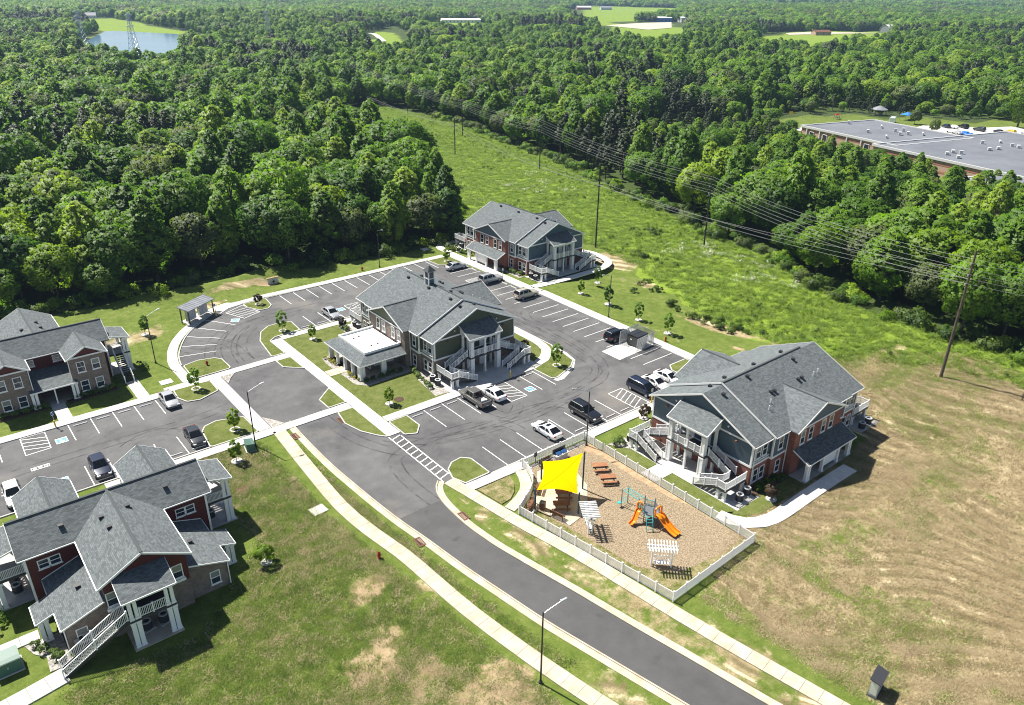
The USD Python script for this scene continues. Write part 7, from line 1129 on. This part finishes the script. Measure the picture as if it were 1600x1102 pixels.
# ---------------------------------------------------------------- school
E1, E2 = np.array([-.25, -.968]), np.array([.968, -.25])
def sq(o, a0, a1, b0, b1): o = np.array(o); return Polygon([tuple(o + E1 * a + E2 * b_) for a, b_ in ((a0, b0), (a1, b0), (a1, b1), (a0, b1))])
b = thing('school_building', 'long low brick school with a vast flat grey roof beyond the right-hand wood', 'school', (0, 0, 0)); O = (279.5, 166.7)
blocks = [sq(O, 0, 44, 0, 38), sq(O, 40, 108, -6, 62), sq(O, 86, 104, -20, -6)]
for i, g in enumerate(blocks):
    z = (4.9, 5.1, 4.6)[i]; part(b, 'wall', MB().prism(g, 0, z - .3), 'school_wall'); part(b, 'wall_band', MB().prism(g.buffer(.06, join_style=2), .9, 1.5), 'school_band'); part(b, 'wall_band', MB().prism(g.buffer(.06, join_style=2), 3.2, 3.7), 'school_band')
    part(b, 'roof', MB().flat(g.buffer(.3, join_style=2), z), 'flat_roof_grey'); part(b, 'parapet', MB().prism(g.buffer(.45, join_style=2).difference(g.buffer(-.15, join_style=2)), z - .45, z + .3), 'rtu')
for a in np.arange(3, 43, 6.6):
    o = np.array(O) + E1 * a; part(b, 'pilaster', MB().box((*(o - E2 * .15), 2.3), (.5, .5, 4.6), math.atan2(E1[1], E1[0])), 'rtu')
    if int(a) % 2: r_ = part(b, 'window', MB().box((*(o + E1 * 2.6 - E2 * .1), 2.2), (2.2, .18, 2.6), math.atan2(E1[1], E1[0])), 'white'); part(r_, 'pane', MB().box((*(o + E1 * 2.6 - E2 * .2), 2.2), (1.9, .06, 2.3), math.atan2(E1[1], E1[0])), 'pane')
part(b, 'entry_canopy', MB().box((*(np.array(O) - E1 * 2.5 + E2 * 3), 3.0), (5, 7, .3), math.atan2(E1[1], E1[0])), 'white')
for x, y, v_ in ((298.8, 158.5, 0), (285.6, 143.5, 0), (300.3, 146, 2), (280.7, 134, 2), (295.9, 138.3, 1), (290.4, 133.8, 0), (293.6, 132.4, 0), (299.1, 136.8, 1), (297.4, 128.8, 2), (266.2, 106.3, 0), (271.1, 106.6, 0), (271.4, 104.2, 1), (263.3, 101.6, 0), (296.2, 107.8, 1), (285.4, 101.2, 0), (289.5, 100, 0), (299, 99.4, 1), (298.3, 97.1, 0), (303.7, 105, 2)):
    m = MB().box((x, y, 5.6), ((1.5, .9, .7), (.9, .9, 1.0), (2.8, .4, .4))[v_], .5); m.box((x, y, 6.0 if v_ == 0 else 6.15 if v_ == 1 else 5.85), ((1.6, 1.0, .08), (1.1, 1.1, .1), (2.9, .5, .06))[v_], .5); part(b, 'rooftop_unit', m, 'rtu')
struct('school_yard', MB().flat(Polygon([(326, 150), (349, 152), (365, 134), (378, 128), (372, 96), (330, 104), (322, 128)]), .45), 'concrete', 'pale school car park beyond the flat grey roof')
for i, (kd, cm_, x, y, lb) in enumerate((('hatch', 'car_navy', 351.3, 143.5, 'dark hatchback at the back of the school car park'), ('sedan', 'car_white', 352.2, 141, 'white sedan at the back of the school car park'), ('suv', 'car_black', 356.5, 138.6, 'black SUV at the back of the school car park'), ('sedan', 'car_white', 340, 136, 'white sedan nearest the bush by the school'), ('sedan', 'car_silver', 338.6, 133.4, 'silver sedan beside the blue cars at the school'), ('hatch', 'car_blue', 338.7, 130.9, 'bright blue hatchback, left one, at the school'),
    ('sedan', 'car_blue', 337, 128, 'bright blue sedan, right one, at the school'), ('suv', 'car_charcoal', 354.7, 131.5, 'charcoal SUV standing alone in the school car park'), ('sedan', 'car_black', 356, 124.6, 'black sedan beside the yellow car at the school'), ('suv', 'car_yellow', 357, 120.9, 'yellow SUV in the school car park'), ('sedan', 'car_white', 337, 125, 'white sedan just behind the school roof edge'), ('sedan', 'car_silver', 361.3, 116, 'silver sedan at the right edge of the school car park'))):
    stage.GetPrimAtPath(car(kd, cm_, lb, x, y, 60 + 15 * (i % 2), 'cars in the school car park', True)).GetAttribute('xformOp:translate').Set(Gf.Vec3d(x, y, .47))
b = thing('play_canopy', 'blue tarpaulin canopy in the school playground', 'canopy', (361.4, 165.1, 0)); part(b, 'canopy', MB().raw([(-3, -2, 2.4), (3, -2, 2.4), (3, 2, 2.4), (-3, 2, 2.4), (0, 0, 3.4)], [[0, 1, 4], [1, 2, 4], [2, 3, 4], [3, 0, 4]]), 'tarp_blue')
for i in (-1, 1):
    for j in (-1, 1): part(b, 'post', MB().cyl(i * 2.9, j * 1.9, 0, 2.4, .08), 'grey_metal')
b = thing('gazebo', 'small grey-roofed gazebo behind the school', 'gazebo', (364.6, 179.8, 0)); part(b, 'roof', MB().tube([(0, 0, 2.6), (0, 0, 4.2)], [3.8, .3], 8), 'metal_roof')
for k in range(6): part(b, 'post', MB().cyl(3 * math.cos(k * 1.047), 3 * math.sin(k * 1.047), 0, 2.6, .12), 'brown_wood')
b = thing('play_tower', 'red and grey play tower at the corner of the school roof', 'climbing frame', (337, 184.8, 0), 0, None, .6); part(b, 'tower', MB().b2(-1.5, 1.5, -1.5, 1.5, 1.4, 1.6).b2(-1.5, -1.3, -1.5, -1.3, 0, 3).b2(1.3, 1.5, 1.3, 1.5, 0, 3).b2(-1.5, -1.3, 1.3, 1.5, 0, 3).b2(1.3, 1.5, -1.5, -1.3, 0, 3), 'play_grey'); part(b, 'roof', MB().tube([(0, 0, 3), (0, 0, 4.2)], [2.2, .1], 4), 'lamp_red'); part(b, 'slide', MB().bar((1.5, 0, 1.5), (5, -1, .2), .8, .12), 'white')
b = thing('yellow_sign', 'yellow square sign on a post at the school lawn edge', 'sign', (317.6, 195.8, 0), -40); part(b, 'post', MB().cyl(0, 0, 0, 2.6, .08), 'grey_metal'); part(b, 'sign_plate', MB().box((0, 0, 2.9), (1.5, .1, 1.2)), 'yellow_paint')
b = thing('white_van', 'white box van behind the school roof', 'van', (347.1, 164.4, .03), 20); part(b, 'body', MB().mesh(rounded([(i * 2.6, j * .9, z) for i in (-1, 1) for j in (-1, 1) for z in (.5, 2.4)], .15)), 'car_white', smooth=True); part(b, 'cab', MB().mesh(rounded([(3.2, j * .85, z) for j in (-1, 1) for z in (.5, 1.4)] + [(2.5, j * .85, 2.0) for j in (-1, 1)], .12)), 'car_white', smooth=True)
for ax in (-1.7, 2.2):
    for k in (-1, 1): part(b, 'wheel', MB().tube([(ax, k * .85, .36), (ax, k * 1.06, .36)], .36, 12), 'tyre')
lp = fence
b = thing('chain_link_fence', 'long wire fence along the back of the school field', 'fence', (0, 0, 0)); ptsf = [(322, 203.6), (341.8, 188.3), (352, 187), (366, 172), (386, 141)]
for p, q in zip(ptsf, ptsf[1:]):
    p, q = np.array(p), np.array(q); n = max(1, int(np.linalg.norm(q - p) / 5))
    for j in range(n):
        a0, a1 = p + (q - p) * j / n, p + (q - p) * (j + 1) / n; m = MB()
        for z in np.linspace(.2, 1.8, 6): m.bar((*a0, z), (*a1, z), .03, .03)
        part(b, 'wire_panel', m, 'galvanized'); part(b, 'fence_post', MB().cyl(*a0, 0, 1.9, .06, n=6), 'galvanized')
copy(NEAR['grey'][1], 'grey_green_tree', 'bushy tree standing alone beside the gazebo behind the school', 'tree', (352, 157, 0), 20, None, .55); copy(NEAR['grey'][0], 'grey_green_tree', 'small bush between the school roof and its parked cars', 'tree', (335, 141, 0), 80, None, .45); copy(NEAR['bright'][1], 'pale_broadleaf_tree', 'large pale tree at the right edge behind the school car park', 'tree', (379, 126, 0), 0, None, 1.5)
# ---------------------------------------------------------------- far buildings
def far_house(x, y, ang, L_, W_, e, r, wall, roof, lb, name='far_house', cat='house'):
    z0 = float(height(np.array([x]), np.array([y]))[0]); b = thing(name, lb, cat, (x, y, z0), ang); part(b, 'wall', MB().b2(-L_ / 2, L_ / 2, -W_ / 2, W_ / 2, -1, e), wall)
    for k in (-1, 1): roof_plane(b, [(-L_ / 2 - .5, k * (W_ / 2 + .5), e - .1), (L_ / 2 + .5, k * (W_ / 2 + .5), e - .1), (L_ / 2 + .5, 0, r), (-L_ / 2 - .5, 0, r)], 'roof', roof, .3)
    for s_ in (-1, 1): gable_wall(b, (s_ * L_ / 2, -W_ / 2), (s_ * L_ / 2, W_ / 2), e - .05, e, (s_ * L_ / 2, 0, r - .1), wall, inward=(-s_, 0))
    for k in (-1, 1):
        for o in np.linspace(-L_ * .38, L_ * .38, max(2, int(L_ / 6))): part(b, 'window', MB().b2(o - .8, o + .8, k * W_ / 2, k * (W_ / 2 + .1), 1.2, 2.6), 'pane')
    return b
far_house(725, 1019, -25, 58, 16, 4, 6, 'roof_membrane', 'roof_membrane', 'long white low building among the far trees above the left wood', 'far_warehouse', 'building'); far_house(297, 1369, -20, 16, 10, 4, 8, 'white', 'metal_roof', 'white farmhouse beyond the lake bank')
far_house(939, 556, -30, 20, 12, 4, 6, 'school_wall', 'brown_wood', 'tan shed with brown roof in the far right clearing', 'far_shed', 'shed'); far_house(1059, 640, -20, 24, 12, 4, 7, 'white', 'metal_roof', 'white house at the back of the far right clearing'); far_house(1372, 1430, -30, 34, 16, 5, 8, 'school_band', 'rtu', 'red-walled building in the distant pale fields'); far_house(1415, 1400, -30, 26, 14, 5, 8, 'rtu', 'metal_roof', 'grey building beside the red one in the distant fields')
far_house(1041, 905, -25, 34, 16, 6, 7.5, 'car_blue', 'roof_membrane', 'long white-roofed store in the far upper fields', 'far_store', 'building'); far_house(1085, 886, -25, 26, 16, 6, 7.5, 'rtu', 'roof_membrane', 'white-roofed store right of the long store in the far fields', 'far_store', 'building'); far_house(870, 1080, -20, 30, 14, 4, 7, 'roof_membrane', 'rtu', 'low pale house row in the far trees', 'far_house', 'building'); far_house(925, 1092, -20, 26, 12, 4, 7, 'roof_membrane', 'metal_roof', 'grey-roofed house right of the low pale row')
b = thing('quonset_barn', 'white arched barn in the far right clearing', 'barn', (1080, 536, 0), -8); t_ = np.linspace(0, math.pi, 13); m = MB()
for i in range(12): m.quad((-20, -8 * math.cos(t_[i]), 10 * math.sin(t_[i])), (20, -8 * math.cos(t_[i]), 10 * math.sin(t_[i])), (20, -8 * math.cos(t_[i + 1]), 10 * math.sin(t_[i + 1])), (-20, -8 * math.cos(t_[i + 1]), 10 * math.sin(t_[i + 1])))
part(b, 'shell', m, 'roof_membrane'); part(b, 'end_wall', MB().poly([(-19.5, -8 * math.cos(a), 10 * math.sin(a)) for a in t_]), 'metal_roof'); part(b, 'end_wall', MB().poly([(19.5, -8 * math.cos(a), 10 * math.sin(a)) for a in t_]), 'metal_roof')
pr = proto('mast_kind'); put(pr + '/mast', MB().cyl(0, 0, 0, 20, .22, n=6), 'grey_metal'); put(pr + '/lamp_bar', MB().box((0, 0, 20), (4.5, .5, .5)), 'rtu')
for x, y, lb in ((793, 626, 'tall light mast at the left end of the distant sports ground'), (858, 640, 'tall light mast behind the left one at the sports ground'), (874, 657, 'tall light mast at the back of the sports ground'), (823, 586, 'tall light mast at the right of the sports ground'), (834, 571, 'tall light mast nearest the tan shed')): copy(pr, 'light_mast', lb, 'light mast', (x, y, 0), -40, 'light masts at the sports ground')
struct('far_road', MB().flat(LineString([(418, 720), (452, 790), (470, 830), (480, 900)]).buffer(3), .4), 'concrete', 'grey road in the green field above the left wood'); struct('far_yard', MB().flat(Polygon([(900, 575), (950, 566), (1050, 536), (1000, 600), (930, 600)]), .4), 'concrete_tan', 'pale gravel yard in the far right clearing'); struct('far_yard', MB().flat(Polygon([(860, 850), (960, 880), (1040, 880), (900, 760), (830, 740)]), .4), 'concrete_tan', 'pale car parks in the far upper fields')
# ---------------------------------------------------------------- air
usdkit.material(stage, '/World/Looks/haze_look', {'v': ('principled_volume', {'color': (0.5, 0.7, 1.0), 'density': 0.00008, 'anisotropy': 0.2})}, [], volume='v.volume'); MAT['haze'] = UsdShade.Material.Get(stage, '/World/Looks/haze_look')
zt = 62.0; q = MB().b2(-7500, 7500, -7500, 7500, -22.0, zt); p = free('/World', 'haze'); put(p, q, 'haze'); tag(p, 'thin blue summer haze over the whole landscape', 'haze', None, 'stuff')
